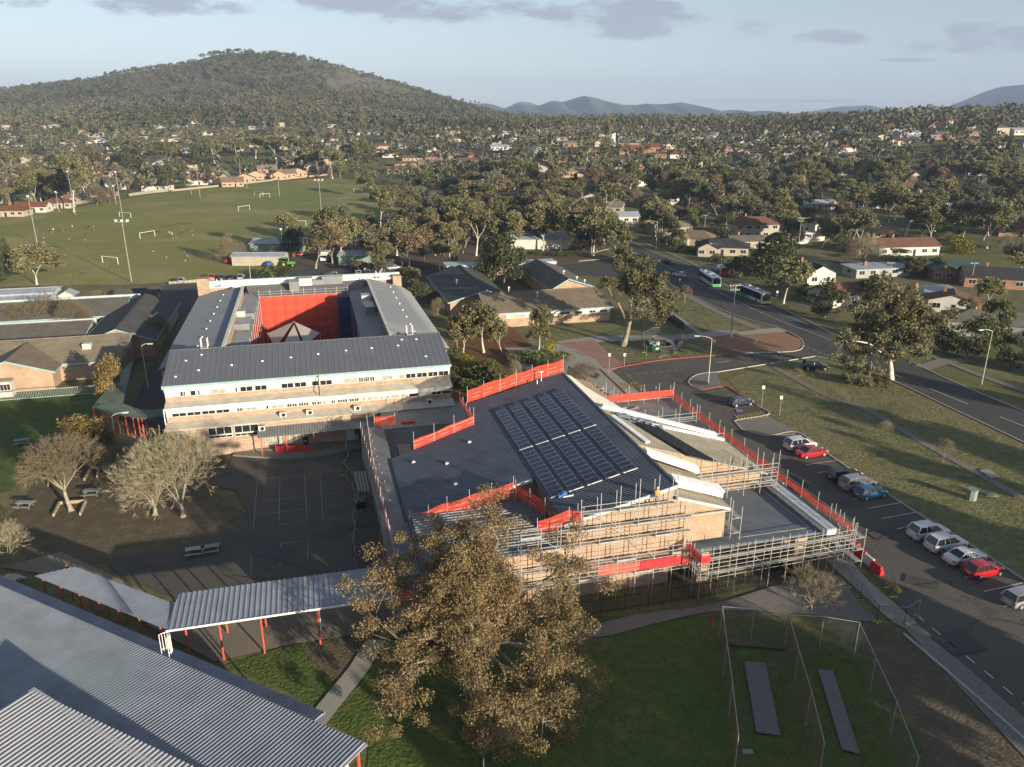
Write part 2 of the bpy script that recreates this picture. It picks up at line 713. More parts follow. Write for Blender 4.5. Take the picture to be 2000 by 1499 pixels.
def sheet(name, pts, z, m, kind='structure', px=True, label=None, cat=None, smooth=False, raise_=0.0):
	"""flat ground sheet; pts are photo pixels (or world xy)"""
	P = [G(*p) for p in pts] if px else list(pts)
	if smooth:
		P = smooth_line(P, 5, True)
	if z < 0.28:
		z = nextz(z)
	tri = tess(P)
	n = len(P)
	V = [(x, y, z) for x, y in P]
	F = []
	for a, b, c in tri:
		(x0, y0), (x1, y1), (x2, y2) = P[a], P[b], P[c]
		F.append((a, b, c) if (x1 - x0) * (y2 - y0) - (x2 - x0) * (y1 - y0) > 0 else (a, c, b))
	if raise_:
		V += [(x, y, z - raise_) for x, y in P]
		F += [(i, n + i, n + (i + 1) % n, (i + 1) % n) for i in range(n)]
	me = np_mesh(name, V, F, [m])
	o = link(name, me)
	return tag(o, label, cat, None, kind)
def strip(name, pts, w, z, m, px=True, h=0.0, kind='structure', label=None, cat=None, smooth=False, dash=None):
	"""ribbon or kerb of width w along a line"""
	P = [Vector(G(*p)) for p in pts] if px else [Vector(p) for p in pts]
	if smooth:
		P = [Vector(p) for p in smooth_line([tuple(p) for p in P], 6)]
	mb = MB()
	if h == 0 and not m.name.endswith('_paint'):
		z = nextz(z)
	elif h == 0:
		z = 0.155
	if dash:
		segs = []
		on, off = dash
		acc = 0
		for a, b in zip(P, P[1:]):
			L = (b - a).length
			d = (b - a) / L
			t = -acc
			while t < L:
				s0, s1 = max(0, t), min(L, t + on)
				if s1 > s0:
					segs.append((a + d * s0, a + d * s1))
				t += on + off
			acc = (acc + L) % (on + off)
		for a, b in segs:
			d = (b - a).normalized()
			nn = Vector((-d.y, d.x)) * w / 2
			mb.face([(*(a - nn), z), (*(b - nn), z), (*(b + nn), z), (*(a + nn), z)])
	else:
		Lp, Rp = [], []
		for i, p in enumerate(P):
			d = (P[min(i + 1, len(P) - 1)] - P[max(i - 1, 0)]).normalized()
			nn = Vector((-d.y, d.x)) * w / 2
			Lp.append(p + nn)
			Rp.append(p - nn)
		for i in range(len(P) - 1):
			mb.face([(*Rp[i], z + h), (*Rp[i + 1], z + h), (*Lp[i + 1], z + h), (*Lp[i], z + h)])
			if h > 0:
				mb.face([(*Lp[i], z + h), (*Lp[i + 1], z + h), (*Lp[i + 1], z), (*Lp[i], z)])
				mb.face([(*Rp[i + 1], z + h), (*Rp[i], z + h), (*Rp[i], z), (*Rp[i + 1], z)])
	o = mb.build(name, m)
	return tag(o, label, cat, None, kind)
# ground
ground_mat('grass_base', [(0.012, 0.42, 0.62, (0.12, 0.10, 0.055)), (0.09, 0.5, 0.7, (0.17, 0.14, 0.08)), (0.5, 0.45, 0.7, (0.055, 0.075, 0.026)), (3.0, 0.45, 0.75, (0.15, 0.135, 0.07))], (0.095, 0.10, 0.042), bscale=1.5)
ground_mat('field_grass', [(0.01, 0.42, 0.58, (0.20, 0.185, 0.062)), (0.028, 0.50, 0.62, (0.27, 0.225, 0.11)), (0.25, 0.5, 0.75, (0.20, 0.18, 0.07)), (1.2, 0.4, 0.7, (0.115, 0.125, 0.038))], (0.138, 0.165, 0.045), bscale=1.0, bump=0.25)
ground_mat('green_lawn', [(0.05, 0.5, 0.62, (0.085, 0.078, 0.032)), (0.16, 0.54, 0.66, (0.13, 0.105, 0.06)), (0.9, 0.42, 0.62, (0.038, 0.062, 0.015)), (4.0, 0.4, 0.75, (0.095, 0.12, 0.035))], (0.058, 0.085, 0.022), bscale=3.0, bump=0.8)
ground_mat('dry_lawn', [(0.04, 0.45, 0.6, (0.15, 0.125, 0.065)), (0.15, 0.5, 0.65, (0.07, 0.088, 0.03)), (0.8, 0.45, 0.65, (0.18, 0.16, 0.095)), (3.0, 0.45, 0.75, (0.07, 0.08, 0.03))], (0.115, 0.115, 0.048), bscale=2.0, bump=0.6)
ground_mat('brown_dirt', [(0.08, 0.42, 0.62, (0.08, 0.066, 0.042)), (0.6, 0.45, 0.7, (0.135, 0.112, 0.08)), (4.0, 0.4, 0.7, (0.07, 0.06, 0.04))], (0.105, 0.084, 0.058), bscale=3.0, bump=0.5)
ground_mat('asphalt', [(0.06, 0.4, 0.65, (0.066, 0.063, 0.060)), (0.3, 0.56, 0.62, (0.036, 0.036, 0.037)), (1.1, 0.64, 0.70, (0.028, 0.028, 0.028)), (8.0, 0.3, 0.75, (0.075, 0.073, 0.07))], (0.050, 0.049, 0.049), rough=0.88, bump=0.15, bscale=6)
ground_mat('old_asphalt', [(0.07, 0.4, 0.62, (0.088, 0.078, 0.064)), (0.25, 0.56, 0.62, (0.048, 0.046, 0.043)), (1.3, 0.64, 0.69, (0.032, 0.031, 0.03)), (0.12, 0.6, 0.66, (0.095, 0.085, 0.07)), (7.0, 0.3, 0.75, (0.095, 0.088, 0.078))], (0.065, 0.060, 0.054), rough=0.9, bump=0.2, bscale=6)
ground_mat('court_asphalt', [(0.07, 0.4, 0.65, (0.078, 0.068, 0.058)), (0.3, 0.56, 0.62, (0.044, 0.042, 0.04)), (0.9, 0.62, 0.68, (0.09, 0.08, 0.068)), (7.0, 0.3, 0.75, (0.085, 0.08, 0.07))], (0.058, 0.054, 0.050), rough=0.9, bump=0.15, bscale=6)
ground_mat('concrete', [(0.2, 0.4, 0.65, (0.24, 0.225, 0.195)), (1.5, 0.5, 0.75, (0.17, 0.16, 0.14)), (9.0, 0.35, 0.75, (0.27, 0.255, 0.225))], (0.21, 0.198, 0.172), bump=0.15, bscale=5)
ground_mat('aggregate', [(0.3, 0.4, 0.65, (0.155, 0.135, 0.108)), (6.0, 0.35, 0.7, (0.20, 0.18, 0.15))], (0.13, 0.115, 0.09), bump=0.2, bscale=7)
ground_mat('gravel', [(0.1, 0.4, 0.62, (0.11, 0.105, 0.095)), (5.0, 0.35, 0.7, (0.19, 0.18, 0.16))], (0.135, 0.128, 0.115), bump=0.4, bscale=8)
ground_mat('orange_paving', [(0.4, 0.4, 0.7, (0.21, 0.12, 0.075)), (6.0, 0.4, 0.7, (0.27, 0.16, 0.105))], (0.18, 0.105, 0.066), bump=0.3, bscale=8)
ground_mat('red_paving', [(0.4, 0.4, 0.7, (0.25, 0.135, 0.105)), (6.0, 0.4, 0.7, (0.29, 0.18, 0.14))], (0.2, 0.115, 0.09), bump=0.2, bscale=8)
ground_mat('red_bark', [(0.5, 0.4, 0.6, (0.15, 0.075, 0.035)), (3.0, 0.4, 0.7, (0.09, 0.055, 0.03))], (0.12, 0.06, 0.03), bump=0.6, bscale=4)
ground_mat('kerb_concrete', [(0.5, 0.4, 0.7, (0.28, 0.265, 0.235))], (0.33, 0.315, 0.28), bump=0.1)
mat('red_line_paint', (0.36, 0.06, 0.05), 0.7, 0.25, 1.5)
mat('white_line_paint', (0.55, 0.55, 0.53), 0.7, 0.35, 2.5)
mat('crack_seal', (0.018, 0.018, 0.018), 0.6)
mat('faded_paint', (0.27, 0.27, 0.27), 0.8, 0.5, 2.0)
mat('yellow_line_paint', (0.42, 0.29, 0.07), 0.7, 0.35, 2.5)
mat('blue_sign_paint', (0.08, 0.14, 0.42), 0.7, 0.2, 2)
ground_mat('far_hill', [(0.004, 0.45, 0.6, (0.135, 0.125, 0.075)), (0.02, 0.5, 0.7, (0.07, 0.075, 0.042))], (0.10, 0.098, 0.055), bump=0.2, bscale=0.05)
ground_mat('far_mountain', [(0.0016, 0.42, 0.6, (0.045, 0.055, 0.04)), (0.006, 0.5, 0.6, (0.085, 0.085, 0.06))], (0.06, 0.066, 0.045), bump=1.0, bscale=0.012)
def build_terrain():
	ys = list(np.concatenate([np.arange(-140, 330, 47), np.arange(330, 700, 18), np.arange(700, 2400, 36), np.arange(2400, 9000, 330), [12000, 16000]]))
	rows = []
	nx = 120
	for y in ys:
		half = max(330, abs(y) * 1.0 + 250)
		rows.append([(x, y) for x in np.linspace(-half, half, nx)])
	V = []
	for r in rows:
		for x, y in r:
			V.append((x, y, terrain(x, y) if y > 0 else 0.0))
	F = []
	for j in range(len(rows) - 1):
		for i in range(nx - 1):
			a = j * nx + i
			F.append((a, a + 1, a + nx + 1, a + nx))
	me = np_mesh('ground', V, np.array(F), [MATS['grass_base']], smooth=True)
	mi = [1 if rows[f // (nx - 1)][0][1] > 900 else 0 for f in range(len(F))]
	me.materials.append(MATS['far_hill'])
	me.polygons.foreach_set('material_index', np.array(mi, dtype=np.int32))
	tag(link('ground', me), kind='structure')
build_terrain()
def mountain(name, prof, Y, depth, seed):
	"""a distant range: ridge line at distance Y with spurs running toward the viewer"""
	rnd = random.Random(seed)
	us = np.arange(prof[0][0], prof[-1][0] + 1, 6)
	nj = 26
	V, F = [], []
	ph = [rnd.uniform(0, 6.28) for _ in range(8)]
	for i, u in enumerate(us):
		v = interp(u, prof)
		zt = Hgt(v, Y)
		x0 = G_x(u, v, Y)
		for j in range(nj):
			t = j / (nj - 1)           # 0 = front foot, 1 = ridge, beyond = behind
			yy = Y - depth + depth * 1.6 * t
			k = t * 1.6
			prof_h = sstep(0, 1, k) if k <= 1 else 1 - 0.9 * sstep(1, 1.6, k)
			spur = 1 + 0.30 * math.sin(u * 0.11 + ph[0] + k * 2.0) * (1 - abs(k - 0.5) * 2 if k < 1 else 0) + 0.16 * math.sin(u * 0.27 + ph[1] + k * 5) * (1 if 0 < k < 1 else 0) * (1 - k if k < 1 else 0)
			z = 38 + (zt - 38) * prof_h * (spur if k < 1 else 1)
			V.append((x0 * (yy / Y) ** 0.5, yy, min(z, zt) if k < 1 else z))
	n = nj
	for i in range(len(us) - 1):
		for j in range(nj - 1):
			a = i * n + j
			F.append((a, a + n, a + n + 1, a + 1))
	me = np_mesh(name, V, np.array(F), [MATS['far_mountain']], smooth=True)
	tag(link(name, me), kind='structure')
mountain('mountains', [(880, 236), (905, 219), (920, 206), (945, 202), (962, 205), (985, 212), (1010, 205), (1050, 207), (1075, 199), (1100, 199), (1128, 191), (1150, 189), (1165, 191), (1185, 201), (1205, 204), (1240, 206), (1262, 203), (1300, 204), (1330, 200), (1345, 204), (1368, 212), (1400, 219), (1425, 215), (1445, 222), (1480, 217), (1510, 222), (1545, 232), (1580, 238)], 7000, 2200, 1)
mountain('mountains', [(1480, 238), (1540, 226), (1580, 219), (1620, 212), (1645, 208), (1680, 207), (1710, 212), (1745, 217), (1790, 226), (1840, 238)], 8600, 2000, 5)
mountain('mountains', [(1790, 226), (1840, 214), (1868, 206), (1900, 192), (1930, 178), (1955, 170), (1980, 168), (2000, 171), (2040, 182), (2100, 205), (2180, 230)], 6400, 1900, 9)
mountain('mountains', [(985, 212), (1000, 206), (1012, 200), (1035, 200), (1050, 206), (1075, 214)], 9500, 1800, 3)
Z1, Z2, Z3 = 0.03, 0.05, 0.07
sheet('sports_field', [(-60, 470), (0, 424), (160, 404), (300, 380), (400, 369), (560, 354), (650, 346), (720, 358), (800, 378), (870, 398), (800, 425), (720, 440), (650, 462), (600, 470), (560, 500), (500, 532), (400, 548), (250, 556), (0, 560), (-200, 560), (-260, 540)], Z1, MATS['field_grass'])
for (u, v, ru, rv) in [(360, 437, 26, 2.5), (330, 442, 22, 2), (500, 378, 16, 1.5), (595, 392, 22, 2), (160, 534, 12, 1.5), (300, 454, 30, 3), (600, 461, 16, 2)]:
	x, y = G(u, v)
	rx = ru / FPX * y * 0.7
	ry = abs(G(u, v - rv)[1] - y) * 0.7
	pts = []
	rr = random.Random(int(u))
	for k in range(14):
		t = 2 * PI * k / 14
		q = rr.uniform(0.6, 1.25)
		pts.append((x + rx * q * math.cos(t) + ry * 0.1 * math.sin(t), y + ry * q * math.sin(t)))
	sheet('bare_patch', pts, Z2 + 0.01 * rr.random(), MATS['dry_lawn'], px=False, smooth=True)
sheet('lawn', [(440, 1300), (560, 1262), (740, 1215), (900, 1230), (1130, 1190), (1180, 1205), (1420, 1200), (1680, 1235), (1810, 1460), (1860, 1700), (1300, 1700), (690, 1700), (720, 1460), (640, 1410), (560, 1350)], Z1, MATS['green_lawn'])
sheet('lawn', [(1420, 740), (1500, 712), (1590, 697), (1700, 728), (1850, 795), (2000, 868), (2200, 960), (2200, 1240), (2000, 1132), (1900, 1066), (1790, 1000), (1700, 942), (1613, 884), (1555, 845), (1500, 808), (1450, 776)], Z1, MATS['dry_lawn'])
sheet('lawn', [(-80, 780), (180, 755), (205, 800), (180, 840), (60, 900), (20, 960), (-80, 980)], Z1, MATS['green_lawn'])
sheet('lawn', [(985, 672), (1080, 640), (1200, 634), (1215, 600), (1310, 600), (1345, 640), (1300, 655), (1160, 662), (1050, 678)], Z1, MATS['dry_lawn'])
sheet('lawn', [(1290, 552), (1350, 586), (1430, 622), (1490, 640), (1400, 650), (1350, 640), (1300, 600), (1260, 560)], Z1, MATS['dry_lawn'])
sheet('lawn', [(1310, 668), (1395, 655), (1455, 688), (1300, 703), (1170, 718), (1150, 690), (1240, 672)], Z1, MATS['dry_lawn'])
sheet('dirt_ground', [(20, 1010), (120, 880), (230, 830), (330, 870), (460, 870), (455, 900), (420, 960), (480, 1010), (380, 1080), (200, 1100), (60, 1110)], Z1, MATS['brown_dirt'])
sheet('dirt_ground', [(600, 1262), (735, 1226), (742, 1262), (692, 1316), (645, 1322), (612, 1290)], Z2, MATS['brown_dirt'], smooth=True)
sheet('dirt_ground', [(1660, 1190), (1790, 1250), (2000, 1420), (2080, 1500), (2080, 1700), (1850, 1700), (1800, 1460), (1700, 1290)], Z1, MATS['brown_dirt'])
sheet('bark_garden', [(880, 700), (905, 640), (960, 600), (1020, 660), (1060, 690), (1000, 760), (920, 790), (890, 780)], Z1, MATS['red_bark'])
sheet('dirt_ground', [(860, 400), (1150, 330), (1190, 440), (1200, 480), (1150, 500), (1060, 545), (880, 560), (700, 555), (500, 520), (560, 480), (640, 450), (760, 430)], Z1, MATS['brown_dirt'])
sheet('main_road', [(1130, 400), (1150, 410), (1186, 428), (1212, 452), (1236, 475), (1290, 500), (1361, 522), (1406, 554), (1501, 593), (1558, 618), (1641, 659), (1754, 697), (1850, 742), (2000, 805), (2300, 940), (2300, 1010), (2000, 866), (1850, 795), (1750, 748), (1650, 710), (1590, 697), (1568, 668), (1522, 641), (1433, 616), (1354, 580), (1293, 546), (1238, 512), (1203, 492), (1180, 466), (1150, 440), (1110, 412)], Z2, MATS['asphalt'])
sheet('side_road', [(1211, 497), (1190, 506), (1150, 512), (1080, 520), (1060, 535), (1160, 540), (1290, 545), (1250, 516)], Z2 + 0.01, MATS['asphalt'])
sheet('side_road', [(1350, 522), (1430, 510), (1640, 508), (1640, 516), (1440, 522), (1370, 535)], Z2 + 0.01, MATS['asphalt'])
sheet('car_park', [(1170, 722), (1290, 705), (1450, 690), (1492, 688), (1555, 683), (1568, 668), (1590, 697), (1500, 712), (1400, 727), (1362, 735), (1346, 748), (1358, 760), (1405, 757), (1450, 778), (1500, 808), (1440, 822), (1447, 838), (1500, 849), (1555, 845), (1613, 885), (1700, 943), (1790, 1002), (1900, 1068), (2000, 1133), (2300, 1330), (2400, 1640), (2260, 1640), (2000, 1415), (1880, 1300), (1800, 1225), (1740, 1165), (1690, 1110), (1550, 1010), (1240, 800)], Z2, MATS['old_asphalt'])
sheet('service_road', [(430, 560), (330, 552), (300, 585), (290, 640), (340, 640), (390, 590), (440, 552), (780, 545), (880, 540), (900, 525), (780, 520), (620, 524), (500, 536), (440, 541)], Z2, MATS['asphalt'])
sheet('forecourt', [(300, 700), (262, 790), (230, 820), (330, 850), (330, 720)], Z2, MATS['asphalt'])
sheet('island_paving', [(1366, 665), (1470, 648), (1530, 650), (1563, 664), (1568, 676), (1552, 686), (1490, 690), (1455, 690), (1418, 684), (1385, 672)], Z3 + 0.05, MATS['orange_paving'], raise_=0.1)
sheet('pavement', [(1434, 650), (1520, 641), (1540, 649), (1450, 656)], Z3 + 0.07, MATS['concrete'])
sheet('traffic_island', [(1345, 748), (1352, 737), (1372, 730), (1400, 727), (1408, 757), (1372, 762), (1352, 757)], Z3 + 0.05, MATS['gravel'], raise_=0.1, smooth=False)
sheet('traffic_island', [(1437, 824), (1500, 814), (1556, 843), (1552, 850), (1500, 852), (1448, 840)], Z3 + 0.05, MATS['gravel'], raise_=0.1)
sheet('footpath', [(1340, 664), (1260, 666), (1180, 668), (1110, 680), (1085, 668), (1160, 658), (1240, 656), (1345, 654), (1400, 646), (1440, 645), (1440, 652), (1390, 660)], Z3, MATS['concrete'])
sheet('footpath', [(1385, 660), (1478, 692), (1455, 694), (1370, 663)], Z3 + 0.01, MATS['concrete'])
sheet('forecourt', [(1020, 680), (1085, 672), (1165, 678), (1215, 716), (1195, 726), (1290, 800), (1260, 815), (1170, 760), (1110, 715), (1100, 760), (1020, 720), (985, 680)], Z2, MATS['concrete'])
sheet('red_paving', [(1085, 672), (1160, 665), (1200, 700), (1165, 704), (1130, 686)], Z3, MATS['red_paving'])
sheet('red_paving', [(985, 690), (1010, 684), (1035, 706), (1000, 712)], Z3, MATS['red_paving'])
sheet('red_paving', [(1165, 704), (1200, 700), (1217, 715), (1180, 722)], Z3 + 0.01, MATS['red_paving'])
strip('footpath', [(1355, 758), (1260, 803), (1200, 740), (1172, 720)][1:], 1.5, Z3, MATS['concrete'])
strip('footpath', [(1236, 560), (1262, 585), (1305, 610), (1350, 640), (1380, 660)], 1.4, Z3, MATS['concrete'], smooth=True)
strip('footpath', [(1500, 710), (1560, 745), (1620, 775), (1700, 805), (1790, 858), (1900, 920), (2060, 1010)], 1.3, Z3, MATS['gravel'], smooth=True)
strip('footpath', [(1300, 552), (1360, 588), (1420, 618), (1500, 650)], 2.2, Z3 - 0.004, MATS['aggregate'], smooth=True)
strip('footpath', [(1240, 468), (1290, 488), (1345, 512), (1420, 550), (1500, 580), (1580, 600)], 1.5, Z3, MATS['gravel'], smooth=True)
strip('footpath', [(1660, 640), (1740, 664), (1830, 700), (1930, 740), (2100, 800)], 1.6, Z3, MATS['gravel'], smooth=True)
strip('driveway', [(1800, 720), (1850, 706), (1900, 705)], 3.0, Z3 + 0.01, MATS['aggregate'], smooth=True)
sheet('side_path', [(1612, 1095), (1655, 1090), (1700, 1140), (1790, 1218), (1765, 1228), (1740, 1215)], Z3, MATS['concrete'])
sheet('footpath', [(1765, 1228), (1790, 1218), (1900, 1316), (2040, 1440), (2120, 1520), (2060, 1540), (1990, 1470), (1870, 1340)], Z3, MATS['gravel'])
sheet('fence_side_path', [(1120, 1240), (1230, 1205), (1400, 1180), (1560, 1130), (1620, 1120), (1680, 1180), (1700, 1215), (1560, 1200), (1410, 1195), (1300, 1215), (1180, 1245)], Z2, MATS['gravel'], smooth=True)
sheet('court', [(455, 893), (560, 902), (640, 893), (738, 868), (775, 960), (800, 1110), (700, 1130), (350, 1175), (240, 1130), (200, 1095), (330, 1075), (440, 1040), (482, 1000), (460, 960), (420, 950)], Z2, MATS['court_asphalt'])
sheet('walkway_floor', [(330, 1180), (560, 1150), (800, 1100), (850, 1170), (720, 1238), (560, 1262), (420, 1295), (300, 1230), (220, 1180), (70, 1120), (0, 1110), (120, 1080), (240, 1135)], Z3, MATS['aggregate'])
sheet('terrace', [(455, 893), (470, 866), (735, 830), (740, 868), (640, 890), (560, 899)], 0.30, MATS['aggregate'], raise_=0.3)
sheet('terrace', [(490, 884), (500, 858), (735, 826), (738, 852), (640, 872), (560, 884)], 0.45, MATS['aggregate'], raise_=0.15)
strip('footpath', [(735, 1252), (700, 1310), (650, 1372), (618, 1412), (590, 1450)], 1.75, Z3 + 0.02, MATS['concrete'])
for ln in [[(503, 939), (595, 929)], [(503, 939), (495, 1035)], [(595, 929), (600, 1020)], [(547, 934), (545, 1022)], [(600, 1020), (545, 1028)], [(500, 983), (598, 971)], [(498, 1008), (600, 996)],
		   [(625, 926), (690, 917)], [(625, 926), (631, 1018)], [(690, 917), (706, 1010)], [(631, 1018), (706, 1006)], [(627, 969), (697, 960)], [(629, 994), (702, 984)], [(548, 1064), (602, 1060)], [(602, 1060), (601, 1095)], [(548, 1064), (547, 1110)], [(492, 1075), (490, 1130)]]:
	strip('court_line', ln, 0.06, 0.15, MATS['faded_paint'])
strip('garden_edging', [(455, 990), (480, 1003), (482, 1020), (468, 1040), (430, 1060), (380, 1075), (330, 1082)], 0.1, Z2, MATS['aggregate'], h=0.06, smooth=True)
RK = MATS['red_line_paint']
KC = MATS['kerb_concrete']
for pts, m in [([(1190, 722), (1290, 705), (1400, 695), (1456, 690)], RK), ([(1456, 690), (1492, 690), (1552, 687), (1568, 678), (1565, 664), (1545, 652), (1522, 642)], KC),
			   ([(1401, 728), (1370, 731), (1352, 738), (1345, 748), (1352, 757)], KC), ([(1352, 757), (1372, 762), (1414, 756), (1450, 776)], RK), ([(1450, 776), (1478, 794)], RK), ([(1478, 794), (1502, 810), (1440, 822), (1437, 827), (1449, 840)], KC),
			   ([(1449, 840), (1500, 852), (1557, 846), (1613, 886), (1700, 944), (1790, 1003), (1900, 1069), (2000, 1135), (2120, 1210)], KC),
			   ([(1172, 722), (1212, 760), (1262, 808)], RK), ([(1592, 697), (1650, 710), (1750, 748), (1850, 795), (2000, 866), (2160, 945)], KC),
			   ([(1592, 697), (1500, 712), (1401, 728)], KC), ([(1523, 641), (1433, 616), (1354, 580), (1293, 546), (1246, 516)], KC),
			   ([(1212, 452), (1236, 475), (1290, 500), (1350, 520)], KC), ([(1380, 537), (1406, 554), (1501, 593), (1558, 618), (1641, 659), (1754, 697), (1850, 742), (2000, 805), (2150, 872)], KC),
			   ([(1765, 1240), (1860, 1322), (1960, 1410), (2050, 1490)], KC), ([(1150, 498), (1185, 488), (1203, 492), (1204, 499), (1180, 506), (1130, 511)], KC)]:
	strip('kerb', pts, 0.2, Z2, m, h=0.13, smooth=len(pts) > 3)
a0 = Vector(G(1613.7, 886.6))
bay_d = (Vector(G(1789.4, 1003)) - a0)
bay_n = 7
bay_u = bay_d.normalized()
bay_w = bay_d.length / 7.0
line_d = Vector(G(1553.6, 895.5)) - a0
BAYS = []
for k in range(-1, 16):
	p = a0 + bay_u * bay_w * k
	strip('bay_line', [tuple(p), tuple(p + line_d)], 0.11, Z2 + 0.012, MATS['white_line_paint'], px=False)
for ln in [[(1418, 763), (1356, 772)], [(1438, 770), (1380, 783)], [(1473, 794), (1418, 802)], [(1436, 814), (1450, 830)]]:
	strip('bay_line', ln, 0.11, Z2 + 0.012, MATS['yellow_line_paint'])
hq = [Vector(G(*p)) for p in ((1434, 813), (1488, 805), (1504, 816), (1450, 826))]
for k in range(9):
	t0 = k / 9
	t1 = (k + 0.5) / 9
	a, b = hq[0].lerp(hq[1], t0), hq[0].lerp(hq[1], t1)
	c, d = hq[3].lerp(hq[2], t1), hq[3].lerp(hq[2], t0)
	sheet('bay_hatching', [tuple(a), tuple(b), tuple(c), tuple(d)], Z2 + 0.012, MATS['yellow_line_paint'], px=False)
sheet('bay_marking', [(1436, 803), (1448, 801), (1452, 806), (1440, 808)], Z2 + 0.012, MATS['blue_sign_paint'])
prng = random.Random(21)
for k in range(26):
	u, v = [(1250, 780), (1340, 740), (1450, 700), (1560, 950), (1700, 1050), (1800, 1150), (1900, 1250), (540, 1080), (640, 1050), (430, 1120), (1500, 620), (1700, 690), (1330, 560)][k % 13]
	x, y = G(u + prng.uniform(-35, 35), v + prng.uniform(-14, 14))
	a = math.radians(prng.choice([14.5, -18, 60, 104]))
	if k < 9:
		w_, h_ = prng.uniform(.8, 3), prng.uniform(.8, 1.8)
		sheet('asphalt_patch', [(x + math.cos(a) * i - math.sin(a) * j, y + math.sin(a) * i + math.cos(a) * j) for i, j in ((-w_, -h_), (w_, -h_), (w_, h_), (-w_, h_))], .07, MATS['asphalt'], px=False)
	else:
		P = [(x, y)]
		for j in range(7):
			a += prng.uniform(-.6, .6)
			P.append((P[-1][0] + math.cos(a) * 1.5, P[-1][1] + math.sin(a) * 1.5))
		strip('crack', P, .07, .07, MATS['crack_seal'], px=False, smooth=True)
mbs = MB()
wc = Vector(G(1444, 804.5))
e1 = Vector((math.cos(0.25), math.sin(0.25)))
e2 = Vector((-e1.y, e1.x))
def ring2(c, r, w, t0, t1, z, n=14):
	for i in range(n):
		a_, b_ = t0 + (t1 - t0) * i / n, t0 + (t1 - t0) * (i + 1) / n
		q = []
		for (t, rr) in ((a_, r - w), (a_, r), (b_, r), (b_, r - w)):
			p_ = c + e1 * (rr * math.cos(t)) + e2 * (rr * math.sin(t))
			q.append((p_.x, p_.y, z))
		mbs.face(q[::-1])
zz = 0.19
ring2(wc, 0.42, 0.1, math.radians(120), math.radians(385), zz)
for (x0, y0, x1, y1) in [(-0.12, -0.05, 0.0, 0.55), (-0.12, 0.0, 0.32, 0.1), (0.24, -0.42, 0.36, 0.1), (-0.14, 0.62, 0.04, 0.8)]:
	q = [wc + e1 * x + e2 * y for x, y in ((x0, y0), (x1, y0), (x1, y1), (x0, y1))]
	mbs.face([(p.x, p.y, zz + 0.004) for p in q])
tag(mbs.build('wheelchair_symbol', MATS['white_line_paint']), kind='structure')
strip('lane_line', [(1568, 676), (1600, 690), (1650, 708), (1680, 716)], 0.14, Z2 + 0.012, MATS['white_line_paint'], dash=(0.8, 0.8))
strip('lane_line', [(1700, 715), (1850, 775), (2000, 835), (2100, 880)], 0.14, Z2 + 0.012, MATS['white_line_paint'], dash=(8, 6))
strip('lane_line', [(1300, 520), (1400, 570), (1500, 618), (1620, 665), (1700, 700)], 0.12, Z2 + 0.012, MATS['white_line_paint'], smooth=True)
strip('lane_line', [(1420, 568), (1500, 604), (1600, 645), (1720, 694)], 0.1, Z2 + 0.012, MATS['white_line_paint'], smooth=True)
strip('lane_line', [(1180, 456), (1230, 492), (1300, 520)], 0.14, Z2 + 0.012, MATS['white_line_paint'])
strip('lane_line', [(1160, 448), (1225, 478)], 0.14, Z2 + 0.012, MATS['white_line_paint'])
strip('lane_line', [(1186, 466), (1196, 470)], 1.4, Z2 + 0.012, MATS['white_line_paint'])
strip('lane_line', [(1790, 1205), (1850, 1255), (1930, 1320), (2010, 1388)], 0.12, Z2 + 0.012, MATS['white_line_paint'], dash=(1.0, 1.0))
strip('lane_line', [(1225, 735), (1300, 728), (1330, 722)], 0.1, Z2 + 0.012, MATS['white_line_paint'], dash=(0.8, 0.8))
strip('lane_line', [(1400, 710), (1425, 707)], 0.16, Z2 + 0.012, MATS['white_line_paint'])
strip('zone_line', [(1206, 731), (1222, 731), (1245, 752), (1270, 775)], 0.12, Z2 + 0.012, MATS['yellow_line_paint'], dash=(0.8, 0.5))
def text_mesh(body, size):
	cu = bpy.data.curves.new('lettering', 'FONT')
	cu.body = body
	cu.size = size
	cu.align_x = 'CENTER'
	cu.align_y = 'CENTER'
	ob = bpy.data.objects.new('lettering', cu)
	me = bpy.data.meshes.new_from_object(ob)
	bpy.data.objects.remove(ob)
	return me
for body, (u, v) in (('BUS', (1228, 752)), ('STOP', (1237, 758))):
	me = text_mesh(body, 1.7)
	me.materials.append(MATS['yellow_line_paint'])
	o = link('road_lettering', me)
	x, y = G(u, v)
	o.location = (x, y, 0.165)
	o.rotation_euler = (0, 0, math.radians(14.5))
	tag(o, kind='structure')
# building materials
brick_mat('cream_brick', (0.40, 0.27, 0.18), (0.32, 0.205, 0.13), (0.36, 0.31, 0.24))
brick_mat('pink_brick', (0.40, 0.28, 0.20), (0.28, 0.175, 0.12), (0.37, 0.32, 0.26))
mat('slate_metal', (0.105, 0.112, 0.130), 0.45, 0.06, 0.4, spec=0.5, world=True)
mat('navy_metal', (0.055, 0.068, 0.095), 0.42, 0.22, 0.25, spec=0.5)
mat('grey_metal', (0.24, 0.245, 0.245), 0.55, 0.08, 0.4, spec=0.4)
mat('dull_metal', (0.17, 0.18, 0.185), 0.5, 0.1, 0.5, spec=0.4)
mat('silver_metal', (0.215, 0.24, 0.285), 0.42, 0.14, 0.35, spec=0.5)
mat('galvanised', (0.35, 0.35, 0.34), 0.45, 0.15, 2.0, metal=0.4)
mat('teal_paint', (0.24, 0.36, 0.37), 0.6, 0.12, 1.0)
mat('pale_teal', (0.40, 0.47, 0.46), 0.6, 0.12, 0.8)
mat('cream_panel', (0.56, 0.56, 0.50), 0.6, 0.12, 0.7)
mat('cream_ledge', (0.43, 0.40, 0.33), 0.7, 0.15, 0.8)
